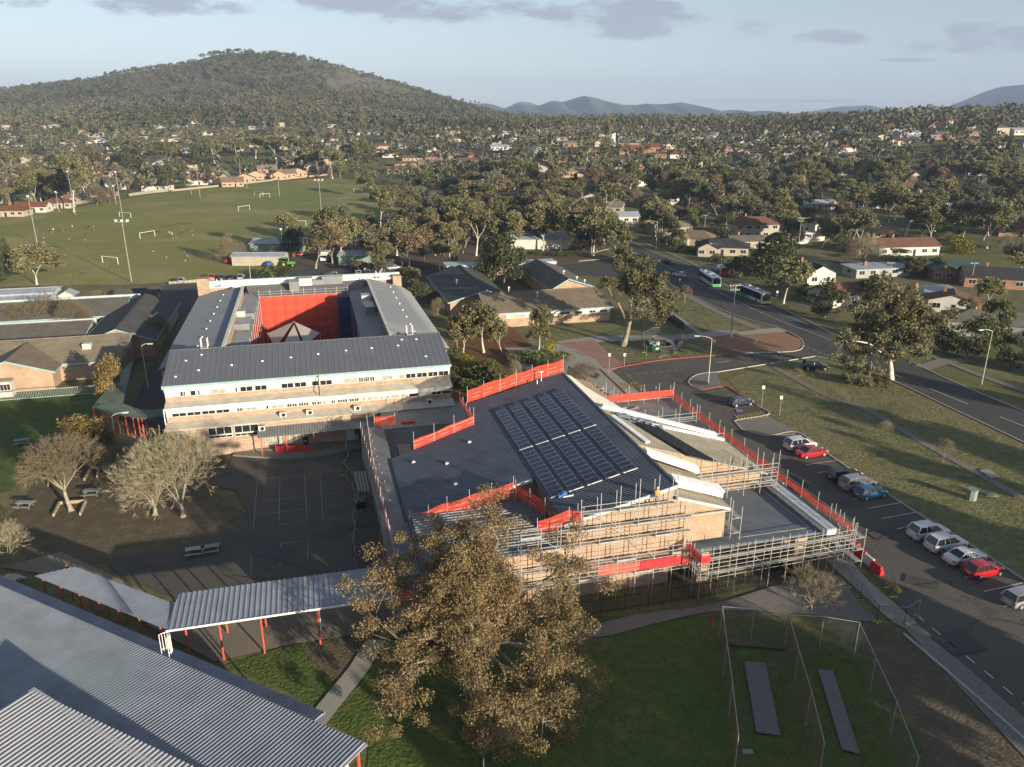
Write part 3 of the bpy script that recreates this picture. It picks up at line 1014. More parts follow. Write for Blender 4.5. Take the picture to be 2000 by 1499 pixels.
mat('white_paint', (0.72, 0.71, 0.68), 0.5, 0.08, 2.0)
mat('dark_glass', (0.02, 0.025, 0.03), 0.12, spec=0.8)
mat('blind_glass', (0.30, 0.29, 0.24), 0.35, 0.3, 3.0, spec=0.6)
mat('window_frame', (0.60, 0.60, 0.55), 0.5)
mat('dark_inside', (0.02, 0.02, 0.022), 0.9)
mat('post_red', (0.50, 0.085, 0.055), 0.6, 0.12, 2)
mat('timber', (0.33, 0.27, 0.19), 0.8, 0.25, 3)
mat('ac_case', (0.50, 0.49, 0.44), 0.6, 0.1, 2)
mat('panel_glass', (0.010, 0.014, 0.045), 0.18, 0.4, 0.25, spec=0.5)
mat('panel_frame', (0.45, 0.45, 0.47), 0.4, metal=0.5)
mat('wrap_white', (0.80, 0.80, 0.79), 0.55, 0.06, 1.0)
mat('black_sheet', (0.035, 0.038, 0.042), 0.55, 0.3, 3)
mat('tarp_grey', (0.13, 0.16, 0.19), 0.7, 0.4, 3, bump=1.0, bscale=4)
mat('steel', (0.40, 0.395, 0.38), 0.5, 0.15, 4)
mat('plank', (0.31, 0.305, 0.285), 0.7, 0.2, 3)
mat('green_plastic', (0.20, 0.42, 0.05), 0.5)
mat('red_plastic', (0.55, 0.04, 0.04), 0.45)
mat('white_plastic', (0.60, 0.60, 0.60), 0.45)
mat('blue_cloth', (0.04, 0.09, 0.25), 0.8, 0.2, 2)
mat('black_metal', (0.015, 0.015, 0.017), 0.6)
mat('sail_cloth', (0.42, 0.38, 0.34), 0.8)
net_mat('orange_net', (0.72, 0.085, 0.045), 0.74)
net_mat('red_net', (0.70, 0.03, 0.05), 0.84)
net_mat('pink_net', (0.80, 0.20, 0.16), 0.62)
net_mat('blue_net', (0.05, 0.09, 0.22), 0.85)
net_mat('dark_net', (0.03, 0.035, 0.03), 0.5)
net_mat('chain_link', (0.12, 0.115, 0.11), 0.28)
net_mat('rust_link', (0.16, 0.10, 0.075), 0.42)
tile_mat('brown_tile', (0.235, 0.185, 0.13))
tile_mat('grey_tile', (0.175, 0.16, 0.135))
tile_mat('dark_tile', (0.10, 0.10, 0.095))
tile_mat('tan_tile', (0.27, 0.23, 0.165))
tile_mat('red_brown_tile', (0.20, 0.105, 0.07))
tile_mat('terracotta_tile', (0.22, 0.095, 0.055))
tile_mat('charcoal_tile', (0.05, 0.052, 0.055))
# three storey school block round a courtyard
sch = S.thing('school_building', 'three-storey brick school block with grey roofs around an open courtyard', 'school building', 0, 109)
PL, PR = -21.2, 18.9
def zroof(q):
	return 10.0 + (q - 109.0) * 0.275
m = MB()
m.use(MATS['pink_brick'])
m.box(PL + 0.2, PR - 0.2, 109.6, 118.0, 0.0, 9.5)
m.box(PL + 0.25, PR - 0.3, 108.2, 109.7, 0.0, 6.9)
m.box(PL + 0.3, PR - 0.4, 106.8, 108.3, 0.0, 4.5)
for p0, p1 in ((PL + 0.2, PL + 0.5), (PR - 0.5, PR - 0.2)):
	P = [(p0, 109.6, 9.5), (p0, 117.9, 9.5), (p0, 117.9, zroof(117.9) - .1), (p0, 109.6, zroof(109.6) - .1)]
	m.idx(P + [(p1, y, z) for _, y, z in P], [(0, 3, 2, 1), (4, 5, 6, 7), (0, 1, 5, 4), (1, 2, 6, 5), (2, 3, 7, 6), (3, 0, 4, 7)])
m.box(-13.8, 11.0, 117.6, 118.0, 9.5, 12.2)
m.box(-22.6, -10.9, 118, 170.2, 0, 9.6)
m.box(-13.9, -13.6, 118.1, 162, 9.6, 12.1)
m.box(7.1, 19.8, 118, 162.5, 0, 9.6)
m.box(11.2, 11.5, 118.1, 162, 9.6, 12.1)
m.box(-22.7, 18.2, 163.0, 170.0, 0, 9.8)
m.box(-22.9, -20.6, 167.6, 170.3, 0, 13.4)
m.box(16.6, 18.4, 166.0, 169.6, 9.0, 12.4)
m.box(-20.6, 18.2, 168.3, 168.7, 9.5, 12.2)
m.build('wall', None, sch)
m = MB()
m.ribs([(PL, 109.0, 10.0), (PR, 109.0, 10.0), (PR - .2, 118.1, zroof(118.1)), (PL + .2, 118.1, zroof(118.1))], (0, 1, .275), 0.78, 0.05, 0.06, 0.14)
m.box(PL + .15, PR - .15, 118.0, 118.25, zroof(118) - .12, zroof(118) + .06)
fr = m.build('roof', MATS['slate_metal'], sch)
m = MB()
m.ribs([(-22.9, 117.9, 9.8), (-13.7, 117.9, 12.35), (-13.7, 163.0, 12.35), (-22.9, 169.8, 9.8)], (1, 0, .277), 0.8, 0.06, 0.07, 0.14)
m.build('roof', mat('blue_grey_metal', (0.16, 0.172, 0.19), 0.5, 0.06, 0.4, spec=0.4), sch)
m = MB()
m.ribs([(11.1, 118.3, 12.4), (20.2, 118.3, 9.85), (19.6, 161.0, 9.85), (18.3, 165.3, 10.2), (11.1, 165.3, 12.4)], (1, 0, -.277), 0.5, 0.04, 0.1, 0.14)
m.build('roof', MATS['grey_metal'], sch)
m = MB()   # low inner roofs
m.ribs([(-13.6, 118.4, 10.3), (-10.6, 118.4, 9.95), (-10.6, 163.3, 9.95), (-13.6, 168.0, 10.6)], (1, 0, -0.1), 0.5, 0.03, 0.1, 0.1)
m.ribs([(7.0, 118.4, 9.95), (11.2, 118.4, 10.35), (11.2, 166.5, 10.5), (7.0, 163, 9.95)], (1, 0, 0.1), 0.5, 0.03, 0.1, 0.1)
m.ribs([(-13.6, 118.3, 10.25), (11.2, 118.3, 10.25), (11.2, 126.5, 9.9), (-13.6, 126.5, 9.9)], (0, 1, 0), 0.5, 0.03, 0.1, 0.1)
m.build('roof', MATS['dull_metal'], sch)
m = MB()
m.ribs([(-12.6, 162.8, 10.0), (9.6, 162.8, 10.0), (11.1, 168.3, 12.0), (-13.6, 168.3, 12.0)], (0, 1, .36), 0.5, 0.05, 0.12, 0.12)
m.build('roof', mat('ribbed_grey', (0.13, 0.13, 0.13), 0.5), sch)
m = MB()
m.box(-20.6, 18.3, 168.2, 169.0, 11.2, 12.75)
m.build('back_fascia', MATS['pale_teal'], sch)
m = MB()
m.box(-20.6, 9.8, 167.4, 168.1, 11.6, 12.15)
m.box(9.8, 18.0, 166.9, 167.5, 11.6, 12.1)
m.build('gutter', MATS['white_paint'], sch)
m = MB()
m.box(-13.95, -13.45, 118.3, 163, 12.3, 12.55)
m.box(10.85, 11.25, 118.3, 164, 12.35, 12.55)
m.build('flashing', MATS['cream_panel'], sch)
m = MB()
m.box(PL, PR, 108.95, 109.25, 9.62, 9.98)
m.box(PL - 0.05, PL + 0.1, 109.2, 118, 9.4, 9.8)
m.build('fascia', MATS['teal_paint'], sch)
m = MB()
m.box(PL + 0.2, PR - 0.2, 109.25, 109.62, 8.95, 9.62)
m.box(PL + 0.25, PR - 0.3, 108.0, 108.22, 6.32, 6.98)
m.build('panel', MATS['cream_panel'], sch)
m = MB()
for q0, z0, q1, z1, pr in ((109.62, 7.42, 107.95, 6.98, PR - 0.1), (108.22, 4.95, 106.35, 4.5, PR - 0.1)):
	P = [(PL + .1, q1, z1), (pr, q1, z1), (pr, q0, z0), (PL + .1, q0, z0)]
	m.slab(P, 0.12)
m.build('ledge', MATS['cream_ledge'], sch)
m = MB()
m.tube((PL + .1, 107.85, 6.98), (-0.6, 107.85, 7.02), 0.13, n=8)
m.tube((PL + .05, 106.6, 0), (PL + .05, 106.6, 4.6), 0.07)
m.tube((PL + .05, 107.9, 4.6), (PL + .05, 107.9, 7.0), 0.07)
m.build('downpipe', MATS['white_paint'], sch)
m = MB()
m.tube((-0.4, 108.8, 9.9), (-0.4, 107.9, 7.2), 0.07)
m.build('downpipe', MATS['black_metal'], sch)
def window(x0, x1, q, z0, z1, kind, root, panes=None):
	"""strip window: frame with its panes as a sub-part"""
	m = MB()
	t = 0.06
	m.box(x0, x1, q - 0.05, q + 0.02, z0, z0 + t)
	m.box(x0, x1, q - 0.05, q + 0.02, z1 - t, z1)
	n = panes or max(1, round((x1 - x0) / 0.95))
	for i in range(n + 1):
		x = x0 + (x1 - x0) * i / n
		xx = min(max(x, x0 + t / 2), x1 - t / 2)
		m.box(xx - t / 2, xx + t / 2, q - 0.052, q + 0.02, z0 + t, z1 - t)
	w = m.build('window', MATS['window_frame'], root)
	g = MB()
	if kind == 's':    # half open louvre blinds
		k = int((x1 - x0) / 0.16)
		for i in range(k):
			g.use(MATS['dark_glass'] if i % 2 else MATS['blind_glass'])
			g.box(x0 + (x1 - x0) * i / k, x0 + (x1 - x0) * (i + 1) / k, q - 0.015, q, z0 + t, z1 - t)
	else:
		g.use(MATS['dark_glass'] if kind == 'd' else MATS['blind_glass'])
		g.box(x0 + t, x1 - t, q - 0.015, q, z0 + t, z1 - t)
	sub(g, 'pane', None, w, root)
def zx(x):
	return PL + (x - 60) / (1875 - 60) * (PR - PL)
m = MB()
m.box(PL + .22, PR - .22, 109.52, 109.6, 8.15, 8.95)
m.box(PL + .27, PR - .35, 108.12, 108.2, 5.72, 6.33)
m.build('teal_panel', MATS['pale_teal'], sch)
for a, b, k in [(155, 190, 's'), (218, 252, 'd'), (262, 276, 'd'), (340, 428, 'g'), (438, 446, 'd'), (480, 500, 's'), (515, 592, 'd'), (605, 680, 'd'), (768, 845, 'd'), (850, 925, 'd'), (958, 1006, 'd'), (1010, 1088, 'd'), (1163, 1248, 'g'),
				(1255, 1365, 's'), (1410, 1482, 'g'), (1522, 1562, 'g'), (1568, 1636, 'd'), (1642, 1712, 'd'), (1718, 1784, 'd'), (1788, 1858, 'd')]:
	window(zx(a), zx(b), 109.5, 8.15, 8.93, k, sch)
for a, b, k in [(105, 190, 'd'), (193, 275, 'd'), (279, 360, 'd'), (364, 445, 'd'), (485, 530, 's'), (535, 612, 'g'), (665, 682, 'd'), (695, 777, 'g'), (790, 860, 's'), (863, 932, 's'), (945, 1010, 's'), (1015, 1042, 'g'), (1068, 1098, 's'),
				(1108, 1178, 's'), (1182, 1252, 's'), (1268, 1292, 'g'), (1302, 1336, 'g'), (1344, 1376, 'g'), (1386, 1408, 'g'), (1420, 1450, 'g'), (1455, 1518, 'g'), (1522, 1572, 'g'), (1576, 1640, 'd'), (1728, 1794, 'd'), (1798, 1862, 'd')]:
	window(zx(a), zx(b), 108.1, 5.74, 6.31, k, sch)
for a, b, z0, z1 in [(310, 452, 3.1, 4.2), (465, 608, 3.1, 4.2), (310, 452, 2.6, 3.02), (465, 608, 2.6, 3.02)]:
	window(zx(a), zx(b), 106.76, z0, z1, 'd', sch, 3 if z0 > 3 else 4)
for x0, x1 in ((zx(640), zx(740)), (zx(790), zx(880)), (zx(1180), zx(1290))):
	window(x0, x1, 106.76, 0.9, 2.2, 'g' if x0 < 0 else 'd', sch)
for a in (1150, 1225):
	dm = MB()
	dm.box(zx(a), zx(a + 55), 106.68, 106.8, 0.45, 2.55)
	d = dm.build('door', MATS['pale_teal'] if a == 1150 else MATS['dark_inside'], sch)
	h = MB()
	h.box(zx(a + 46), zx(a + 49), 106.62, 106.68, 1.4, 1.6)
	sub(h, 'handle', MATS['galvanised'], d, sch)
m = MB()
m.ribs([(zx(605), 104.3, 3.05), (zx(1430), 104.3, 3.05), (zx(1430), 107.3, 3.7), (zx(605), 107.3, 3.7)], (0, 1, .2), 0.36, 0.05, 0.35, 0.06)
cn = m.build('canopy', MATS['dull_metal'], sch)
for x in (625, 775, 945, 1110, 1270):
	p = MB()
	p.box(zx(x) - .06, zx(x) + .06, 104.4, 104.52, 0.1, 3.0)
	sub(p, 'post', MATS['post_red'], cn, sch)
cs = S.thing('scaffold', 'tall courtyard scaffold wrapped in orange-red and blue mesh', 'scaffold', -3, 162)
rr = random.Random(3)
for lv in range(5):
	m = MB()
	for j in range(31):
		x0_, x1_ = -10.7 + j * .4935, -10.7 + (j + 1) * .4935
		z0_, z1_ = .6 + lv * 1.9, .6 + (lv + 1) * 1.9 + .12
		y0_, y1_ = 162 - .16 * abs(math.sin(j * .71)) - .05 * (lv % 2), 162 - .16 * abs(math.sin((j + 1) * .71)) - .05 * (lv % 2)
		zm = (z0_ + z1_) / 2
		m.face([(x0_, y0_ + .05, z0_), (x1_, y1_ + .05, z0_), (x1_, y1_ - .07, zm), (x0_, y0_ - .07, zm)])
		m.face([(x0_, y0_ - .07, zm), (x1_, y1_ - .07, zm), (x1_, y1_ + .05, z1_), (x0_, y0_ + .05, z1_)])
	m.build('mesh_wrap', MATS['orange_net'], cs)
for lv in range(3):
	m = MB()
	m.box(-10.72, -10.7, 128, 162.0, 1.5 + 2.8 * lv, 4.25 + 2.8 * lv)
	m.build('mesh_wrap', MATS['orange_net'], cs)
m = MB()
m.box(4.62, 7.0, 161.4, 161.42, 0.6, 9.5)
m.box(6.9, 6.92, 140.0, 161.4, 0.6, 9.5)
m.build('mesh_wrap', MATS['blue_net'], cs)
for i in range(9):
	x = -10.8 + i * 2.2
	m = MB()
	m.tube((x, 162.2, 0), (x, 162.2, 11.6), 0.045)
	m.build('standard', MATS['steel'], cs)
for z in (2.2, 4.2, 6.2, 8.2, 10.2, 10.7, 11.2):
	m = MB()
	m.tube((-10.8, 162.25, z), (7, 162.25, z), 0.035)
	m.build('ledger', MATS['steel'], cs)
for i in range(8):
	y = 128 + i * 4.6
	m = MB()
	m.tube((-10.6, y, 0), (-10.6, y, 10.9), 0.045)
	m.build('standard', MATS['steel'], cs)
for k, (c0, nm_) in enumerate((([(-4.2, 147.9, 8.2), (-8.9, 145.6, 6.9), (-7.3, 137.0, 6.4)], 'left'), ([(-3.9, 147.9, 8.2), (-2.2, 137.0, 6.4), (0.4, 143.6, 6.9)], 'right'), ([(-4.05, 146.6, 8.0), (-6.4, 136.8, 6.3), (-2.7, 136.8, 6.3)], 'middle'))):
	m = MB()
	m.slab([c0[0], c0[1], c0[2]], .03)
	S.single('shade_sail', m, MATS['sail_cloth'], nm_ + ' beige triangular shade sail stretched over the courtyard', 'shade sail', c0[1][0], c0[1][1], group='shade sails')
for cx_, cy_, cz_ in ((-4.05, 148, 8.3), (-8.9, 145.7, 7), (0.5, 143.7, 7), (-7, 136.8, 6.5), (-2.4, 136.8, 6.5)):
	m = MB()
	m.tube((cx_, cy_, 0), (cx_, cy_, cz_), 0.06)
	S.single('sail_post', m, MATS['steel'], 'slim steel post holding a corner of the courtyard shade sails', 'post', cx_, cy_, group='posts of the shade sails')
def plant_unit(p, q, z, sx, sy, sz, label, duct=False, box2=True):
	t = S.thing('rooftop_unit', label, 'ventilation unit', p, q, z, group='rooftop plant on the school block')
	m = MB()
	m.box(p - sx / 2, p + sx / 2, q - sy / 2, q + sy / 2, z, z + sz)
	m.build('casing', MATS['ac_case'] if not duct else MATS['dull_metal'], t)
	m = MB()
	m.box(p - sx / 2 - .08, p + sx / 2 + .08, q - sy / 2 - .08, q + sy / 2 + .08, z + sz, z + sz + .1)
	m.build('lid', MATS['galvanised'], t)
	if box2:
		m = MB()
		m.box(p + sx / 2, p + sx / 2 + sx, q - sy * .4, q + sy * .4, z, z + sz * .7)
		m.build('duct', MATS['dull_metal'], t)
	return t
plant_unit(-13.0, 144.0, 10.4, 1.6, 2.2, 1.5, 'cream box-shaped ventilation unit on the left inner roof of the school')
plant_unit(-12.4, 139.0, 10.2, 2.6, 5.5, 0.9, 'low grey duct casing on the left inner roof of the school', True, False)
plant_unit(9.6, 150.0, 10.2, 1.6, 2.0, 2.0, 'tall galvanised unit on the right inner roof of the school')
plant_unit(9.8, 144.5, 10.2, 1.6, 4.5, 1.3, 'stepped metal duct box on the right inner roof of the school', True)
plant_unit(-1.5, 166.6, 11.3, 2.6, 1.6, 1.5, 'cream ventilation unit in the middle of the school back roof')
plant_unit(4.0, 166.6, 11.3, 4.2, 1.2, 1.5, 'long galvanised duct on the school back roof', True, False)
plant_unit(-3.8, 165.4, 10.6, 1.9, 3.6, 1.9, 'dark grey duct housing sloping down the school back roof', True, False)
plant_unit(-8.8, 121.5, 10.3, 4.5, 1.0, 0.35, 'flat silver duct on the low roof behind the front ridge', True, False)
plant_unit(-1.2, 121.0, 10.3, 2.2, 1.2, 0.7, 'small white unit on the low roof behind the front ridge')
def ladder_frame(p, q, z, label):
	t = S.thing('roof_ladder', label, 'roof ladder', p, q, z, group='roof access ladders on the ridges')
	for dx in (-.45, .45):
		m = MB()
		m.tube((p + dx, q - .5, z), (p + dx, q - .5, z + 1.4), .04)
		m.tube((p + dx, q + .5, z), (p + dx, q + .5, z + 1.4), .04)
		m.tube((p + dx, q - .5, z + 1.4), (p + dx, q + .5, z + 1.4), .04)
		m.build('handrail', MATS['white_paint'], t)
	m = MB()
	m.box(p - .5, p + .5, q - .7, q + .7, z - .05, z + .05)
	m.build('step_plate', MATS['galvanised'], t)
ladder_frame(-16.2, 118.1, 12.6, 'white roof ladder on the left end of the school front ridge')
ladder_frame(14.0, 118.1, 12.6, 'white roof ladder on the right end of the school front ridge')
ladder_frame(-18.5, 166.8, 12.0, 'white roof ladder beside the brick chimney tower')
ladder_frame(13.6, 166.5, 12.2, 'white roof ladder on the right back corner of the school roof')
for n_, (x, q, z, lb) in enumerate([(765, 107.4, 4.62, 'leftmost of the air conditioners on the upper brick band'), (930, 107.4, 4.62, 'second air conditioner on the upper brick band from the left'), (1232, 107.4, 4.64, 'third air conditioner on the upper brick band from the left'),
									(1705, 107.4, 4.66, 'air conditioner at the shaded right end of the school front'), (632, 106.1, 3.35, 'air conditioner at the left end of the entrance canopy'), (150, 106.3, 3.4, 'air conditioner behind the bare trees at the school corner')]):
	t = S.thing('air_conditioner', 'boxy cream ' + lb, 'air conditioner', zx(x), q, z, group='air conditioners on the school front')
	X = zx(x)
	m = MB()
	m.box(X - .45, X + .45, q - .25, q + .2, z, z + .75)
	m.build('casing', MATS['ac_case'], t)
	m = MB()
	m.tube((X + .08, q - .27, z + .38), (X + .08, q - .24, z + .38), .27, n=12)
	m.build('fan_grille', MATS['dark_inside'], t)
k = 0
for (p, q) in [(-18.5, 114.9), (-16.6, 112.2), (-12.2, 112.9), (-8.0, 113.4), (-4.0, 113.8), (-0.1, 114.2), (4.0, 114.6), (7.8, 114.8), (11.8, 115.0), (14.8, 116.4), (12.6, 116.6), (15.5, 111.5), (-19.5, 111.0), (-16.5, 116.2)]:
	z = zroof(q)
	m = MB()
	m.box(p - .14, p + .14, q - .12, q + .12, z + .02, z + .16)
	m.box(p - .2, p - .14, q - .03, q + .03, z + .02, z + .2)
	S.single('roof_anchor', m, MATS['white_paint'], 'small white safety anchor on the dark front roof slope', 'roof anchor', p, q, z, group='safety anchors on the front roof slope')
for i in range(8):
	for side, p in ((0, -18.0 + 0.1 * i), (1, 15.5)):
		q = 124 + i * 5.2
		z = (9.8 + (p + 22.9) * .277) if side == 0 else (12.4 - (p - 11.1) * .277)
		m = MB()
		m.box(p - .13, p + .13, q - .13, q + .13, z + .02, z + .17)
		m.box(p - .04, p + .04, q - .04, q + .04, z + .17, z + .24)
		S.single('roof_anchor', m, MATS['white_paint'], 'small white safety anchor along the middle of the school ' + ('left wing roof' if side == 0 else 'right wing roof'), 'roof anchor', p, q, z, group='safety anchors on the school ' + ('left wing roof' if side == 0 else 'right wing roof'))
# gym hall with solar roof
gym = S.thing('gym_hall', 'large brick gym hall with dark blue ribbed roof and solar panels', 'gym building', 27, 62)
def gz(p):
	return 11.2 + .24 * (p - 32.5) if p <= 32.5 else 11.2 - .33 * (p - 32.5)
m = MB()
m.use(MATS['cream_brick'])
P = [(21.6, 62.3, 0), (32.5, 62.3, 0), (32.5, 62.3, gz(32.5) - .15), (21.6, 62.3, gz(21.6) - .15)]
def wedge(m, x0, x1, y0, y1, zb, f):
	P = [(x0, y0, zb), (x1, y0, zb), (x1, y1, zb), (x0, y1, zb), (x0, y0, f(x0)), (x1, y0, f(x1)), (x1, y1, f(x1)), (x0, y1, f(x0))]
	m.idx(P, [(0, 3, 2, 1), (4, 5, 6, 7), (0, 1, 5, 4), (1, 2, 6, 5), (2, 3, 7, 6), (3, 0, 4, 7)])
lo = lambda p: gz(p) - .16
wedge(m, 21.5, 32.45, 62.3, 97.0, 0, lo)
wedge(m, 7.9, 21.5, 72.7, 88.2, 0, lo)
wedge(m, 18.7, 21.5, 88.2, 97.0, 0, lo)
wedge(m, 32.45, 38.3, 62.3, 72.5, 4.4, lambda p: 9.75 - .33 * (p - 32.5))
m.box(32.46, 34.6, 62.32, 66, 1.5, 4.4)
wedge(m, 32.45, 48.6, 72.5, 83.0, 0, lo)
wedge(m, 32.45, 36.4, 83.0, 97.0, 0, lambda p: gz(p) - .2)
m.build('wall', None, gym)
m = MB()
d = (1, 0, .24)
m.ribs([(7.5, 72.1, gz(7.5)), (18.5, 72.1, gz(18.5)), (18.5, 89.9, gz(18.5)), (7.5, 88.0, gz(7.5))], d, .34, .05, .25, .12)
m.ribs([(18.5, 72.1, gz(18.5)), (21.1, 72.1, gz(21.1)), (21.1, 97.4, gz(21.1)), (18.5, 97.4, gz(18.5))], d, .34, .05, .25, .12)
m.ribs([(21.1, 61.8, gz(21.1)), (32.5, 61.8, gz(32.5)), (32.5, 97.5, gz(32.5)), (21.1, 97.4, gz(21.1))], d, .34, .05, .25, .12)
m.box(32.35, 32.62, 61.8, 97.5, gz(32.5) - .05, gz(32.5) + .06)
m.build('roof', MATS['navy_metal'], gym)
m = MB()
m.slab([(32.62, 72.0, gz(32.62) - .02), (49.3, 72.0, gz(49.3)), (49.3, 83.3, gz(49.3)), (32.62, 83.3, gz(32.62) - .02)], .15)
m.build('roof', tile_mat('sandy_tile', (0.46, 0.41, 0.31)), gym)
m = MB()
m.ribs([(32.62, 83.3, gz(32.62)), (37.6, 83.3, gz(37.6)), (34.0, 92.5, gz(34)), (33.4, 97, gz(33.4)), (32.62, 97.0, gz(32.62))], (1, 0, -.33), .4, .05, .3, .12)
m.build('roof', mat('pale_grey_sheet', (0.42, 0.40, 0.36), .6, .1, 1), gym)
m = MB()
m.slab([(32.5, 61.8, 9.9), (38.5, 61.8, 7.92), (38.5, 72.4, 7.92), (32.5, 72.4, 9.9)], .3)
m.build('roof', MATS['sandy_tile'], gym)
m = MB()
m.box(32.5, 38.5, 61.7, 61.79, 7.6, 7.7)
P = [(32.6, 61.7, 9.6), (38.5, 61.7, 7.65), (38.5, 61.7, 7.95), (32.6, 61.7, 9.93)]
m.face(P)
for p0 in (21.1, 7.5):
	q0 = 61.75 if p0 > 20 else 72.0
	p1 = 32.5 if p0 > 20 else 20.9
	m.face([(p0, q0, gz(p0) - .35), (p1, q0, gz(p1) - .35), (p1, q0, gz(p1) + .02), (p0, q0, gz(p0) + .02)])
m.build('barge_board', MATS['pale_teal'], gym)
m = MB()   # flat lower roofs
m.box(34.6, 51.6, 61.4, 72.4, 3.55, 3.95)
m.build('flat_roof', mat('slate_flat', (0.125, 0.145, 0.17), .7, .12, .4), gym)
m = MB()
m.box(36.4, 51.8, 83.4, 103, 3.5, 3.9)
m.box(49.0, 52.0, 72.5, 83.4, 3.5, 3.9)
m.build('flat_roof', mat('dull_flat', (0.21, 0.21, 0.20), .7, .2, .4), gym)
m = MB()
m.box(36.5, 51.2, 66.0, 72.2, 0, 3.55)
m.box(36.6, 51.4, 83.5, 102.6, 0, 3.5)
m.box(46.6, 48.0, 61.9, 63.0, 0, 3.55)
m.box(35.3, 36.5, 61.6, 62.6, 0, 3.55)
m.build('wall', MATS['cream_brick'], gym)
m = MB()
m.box(4.9, 7.5, 62.0, 98.8, 5.0, 5.2)
m.box(7.5, 21.0, 62.0, 72.0, 5.6, 5.75)
m.build('flat_roof', mat('old_gutter_roof', (0.16, 0.165, 0.17), .7, .2, .5), gym)
m = MB()
m.box(5.2, 7.6, 62.5, 98.5, 0, 5.0)
m.box(7.6, 21.4, 62.5, 72.6, 0, 5.6)
m.build('wall', MATS['cream_brick'], gym)
m = MB()
m.ribs([(7.8, 61.9, 5.9), (21.0, 61.9, 5.9), (21.0, 71.8, 6.2), (7.8, 71.8, 6.2)], (1, 0, 0), .5, .12, .3, .06)
m.build('roof', MATS['dull_metal'], gym)
m = MB()
m.box(7.15, 7.42, 72.0, 88.0, 5.1, 5.28)
m.build('gutter', MATS['black_metal'], gym)
for c, (p0, p1) in enumerate(((21.45, 22.8), (23.35, 24.7), (25.3, 26.65), (27.25, 28.55), (29.15, 30.45))):
	t = S.thing('solar_array', ['leftmost', 'second from left', 'middle', 'fourth from left', 'rightmost'][c] + ' long column of dark blue solar panels on the gym roof', 'solar panels', p0, 67, gz(p0), group='solar panel columns on the gym roof')
	for half in (0, 1):
		n_ = 12
		q0, q1 = ((67.05, 78.9), (79.25, 92.0))[half]
		for i in range(n_):
			a_, b_ = q0 + (q1 - q0) * i / n_ + .03, q0 + (q1 - q0) * (i + 1) / n_ - .03
			h = .16
			m = MB()
			P = [(p0, a_, gz(p0) + h), (p1, a_, gz(p1) + h), (p1, b_, gz(p1) + h), (p0, b_, gz(p0) + h)]
			m.slab(P, .05)
			pn = m.build('panel', MATS['panel_frame'], t)
			g = MB()
			e = .035
			g.face([(p0 + e, a_ + e, gz(p0 + e) + h + .006), (p1 - e, a_ + e, gz(p1 - e) + h + .006), (p1 - e, b_ - e, gz(p1 - e) + h + .006), (p0 + e, b_ - e, gz(p0 + e) + h + .006)])
			sub(g, 'cell_glass', MATS['panel_glass'], pn, t)
	for q in (66.95, 79.07):
		m = MB()
		m.bar((p0 - .1, q, gz(p0 - .1) + .14), (p1 + .1, q, gz(p1 + .1) + .14), .07)
		m.build('mounting_rail', MATS['white_paint'], t)
for (u, v) in [(808, 905), (873, 907), (890, 947), (917, 864)]:
	p, q = S.px(u, v, 7)
	z = gz(p)
	p, q = S.px(u, v, z)
	m = MB()
	m.box(p - .2, p + .2, q - .2, q + .2, gz(p) - .02, gz(p) + .14)
	m.box(p - .12, p + .12, q - .12, q + .12, gz(p) + .14, gz(p) + .2)
	S.single('roof_anchor', m, MATS['white_paint'], 'small pale anchor plate on the left part of the gym roof', 'roof anchor', p, q, gz(p), group='anchor plates on the left part of the gym roof')
for lb, (u, v), h in (('taller T-shaped white vent pipe at the top of the gym roof', (1057, 755), 1.4), ('short white vent stub at the top of the gym roof', (1049, 758), .6), ('thin dark vent pipe by the red netting on the gym roof', (1027, 747), 1.4)):
	p, q = S.px(u, v, 9.7)
	m = MB()
	m.cyl((p, q, gz(p)), .07, h)
	if h > 1:
		m.bar((p - .25, q, gz(p) + h), (p + .25, q, gz(p) + h), .1)
	S.single('vent_pipe', m, MATS['white_paint'] if 'white' in lb else MATS['black_metal'], lb, 'vent pipe', p, q, gz(p))
p, q = S.px(1101, 966, 9.0)
t = S.thing('tool_bag', 'blue tool bag and straps at the foot of the solar columns on the gym roof', 'tool bag', p, q, gz(p))
m = MB()
m.ball((p, q, gz(p) + .25), .38, 8, 5, .8)
m.box(p - .6, p - .2, q - .3, q + .2, gz(p) - .05, gz(p) + .25)
m.build('bag', mat('bright_blue', (.06, .16, .38), .7), t)
m = MB()
m.bar((p - .2, q - .4, gz(p) + .1), (p + .8, q - .7, gz(p) + .35), .12)
m.build('strap', MATS['white_paint'], t)
lk = S.thing('link_building', 'low flat-roofed link building between the school and the gym', 'building', 13, 98)
m = MB()
m.box(7.8, 19.3, 89.5, 106.2, 0, 3.8)
m.build('wall', MATS['cream_brick'], lk)
m = MB()
m.ribs([(7.4, 100.5, 4.05), (19.9, 100.5, 4.05), (19.9, 107.6, 4.35), (8.0, 107.6, 4.35)], (0, 1, 0.02), .35, .03, .3, .12)
m.build('roof', MATS['dull_metal'], lk)
m = MB()
m.box(7.4, 19.0, 88.3, 100.4, 3.8, 3.98)
m.build('roof', mat('navy_flat', (0.05, 0.062, 0.085), .6, .1, .5), lk)
m = MB()
m.ribs([(19.4, 107.2, 3.9), (26.0, 107.2, 3.9), (26, 98.0, 3.7), (19.9, 98, 3.7)], (0, 1, 0), .35, .04, .3, .1)
m.build('roof', MATS['slate_metal'], lk)
m = MB()
m.box(19.6, 25.8, 98.2, 107, 0, 3.6)
m.build('wall', MATS['cream_brick'], lk)
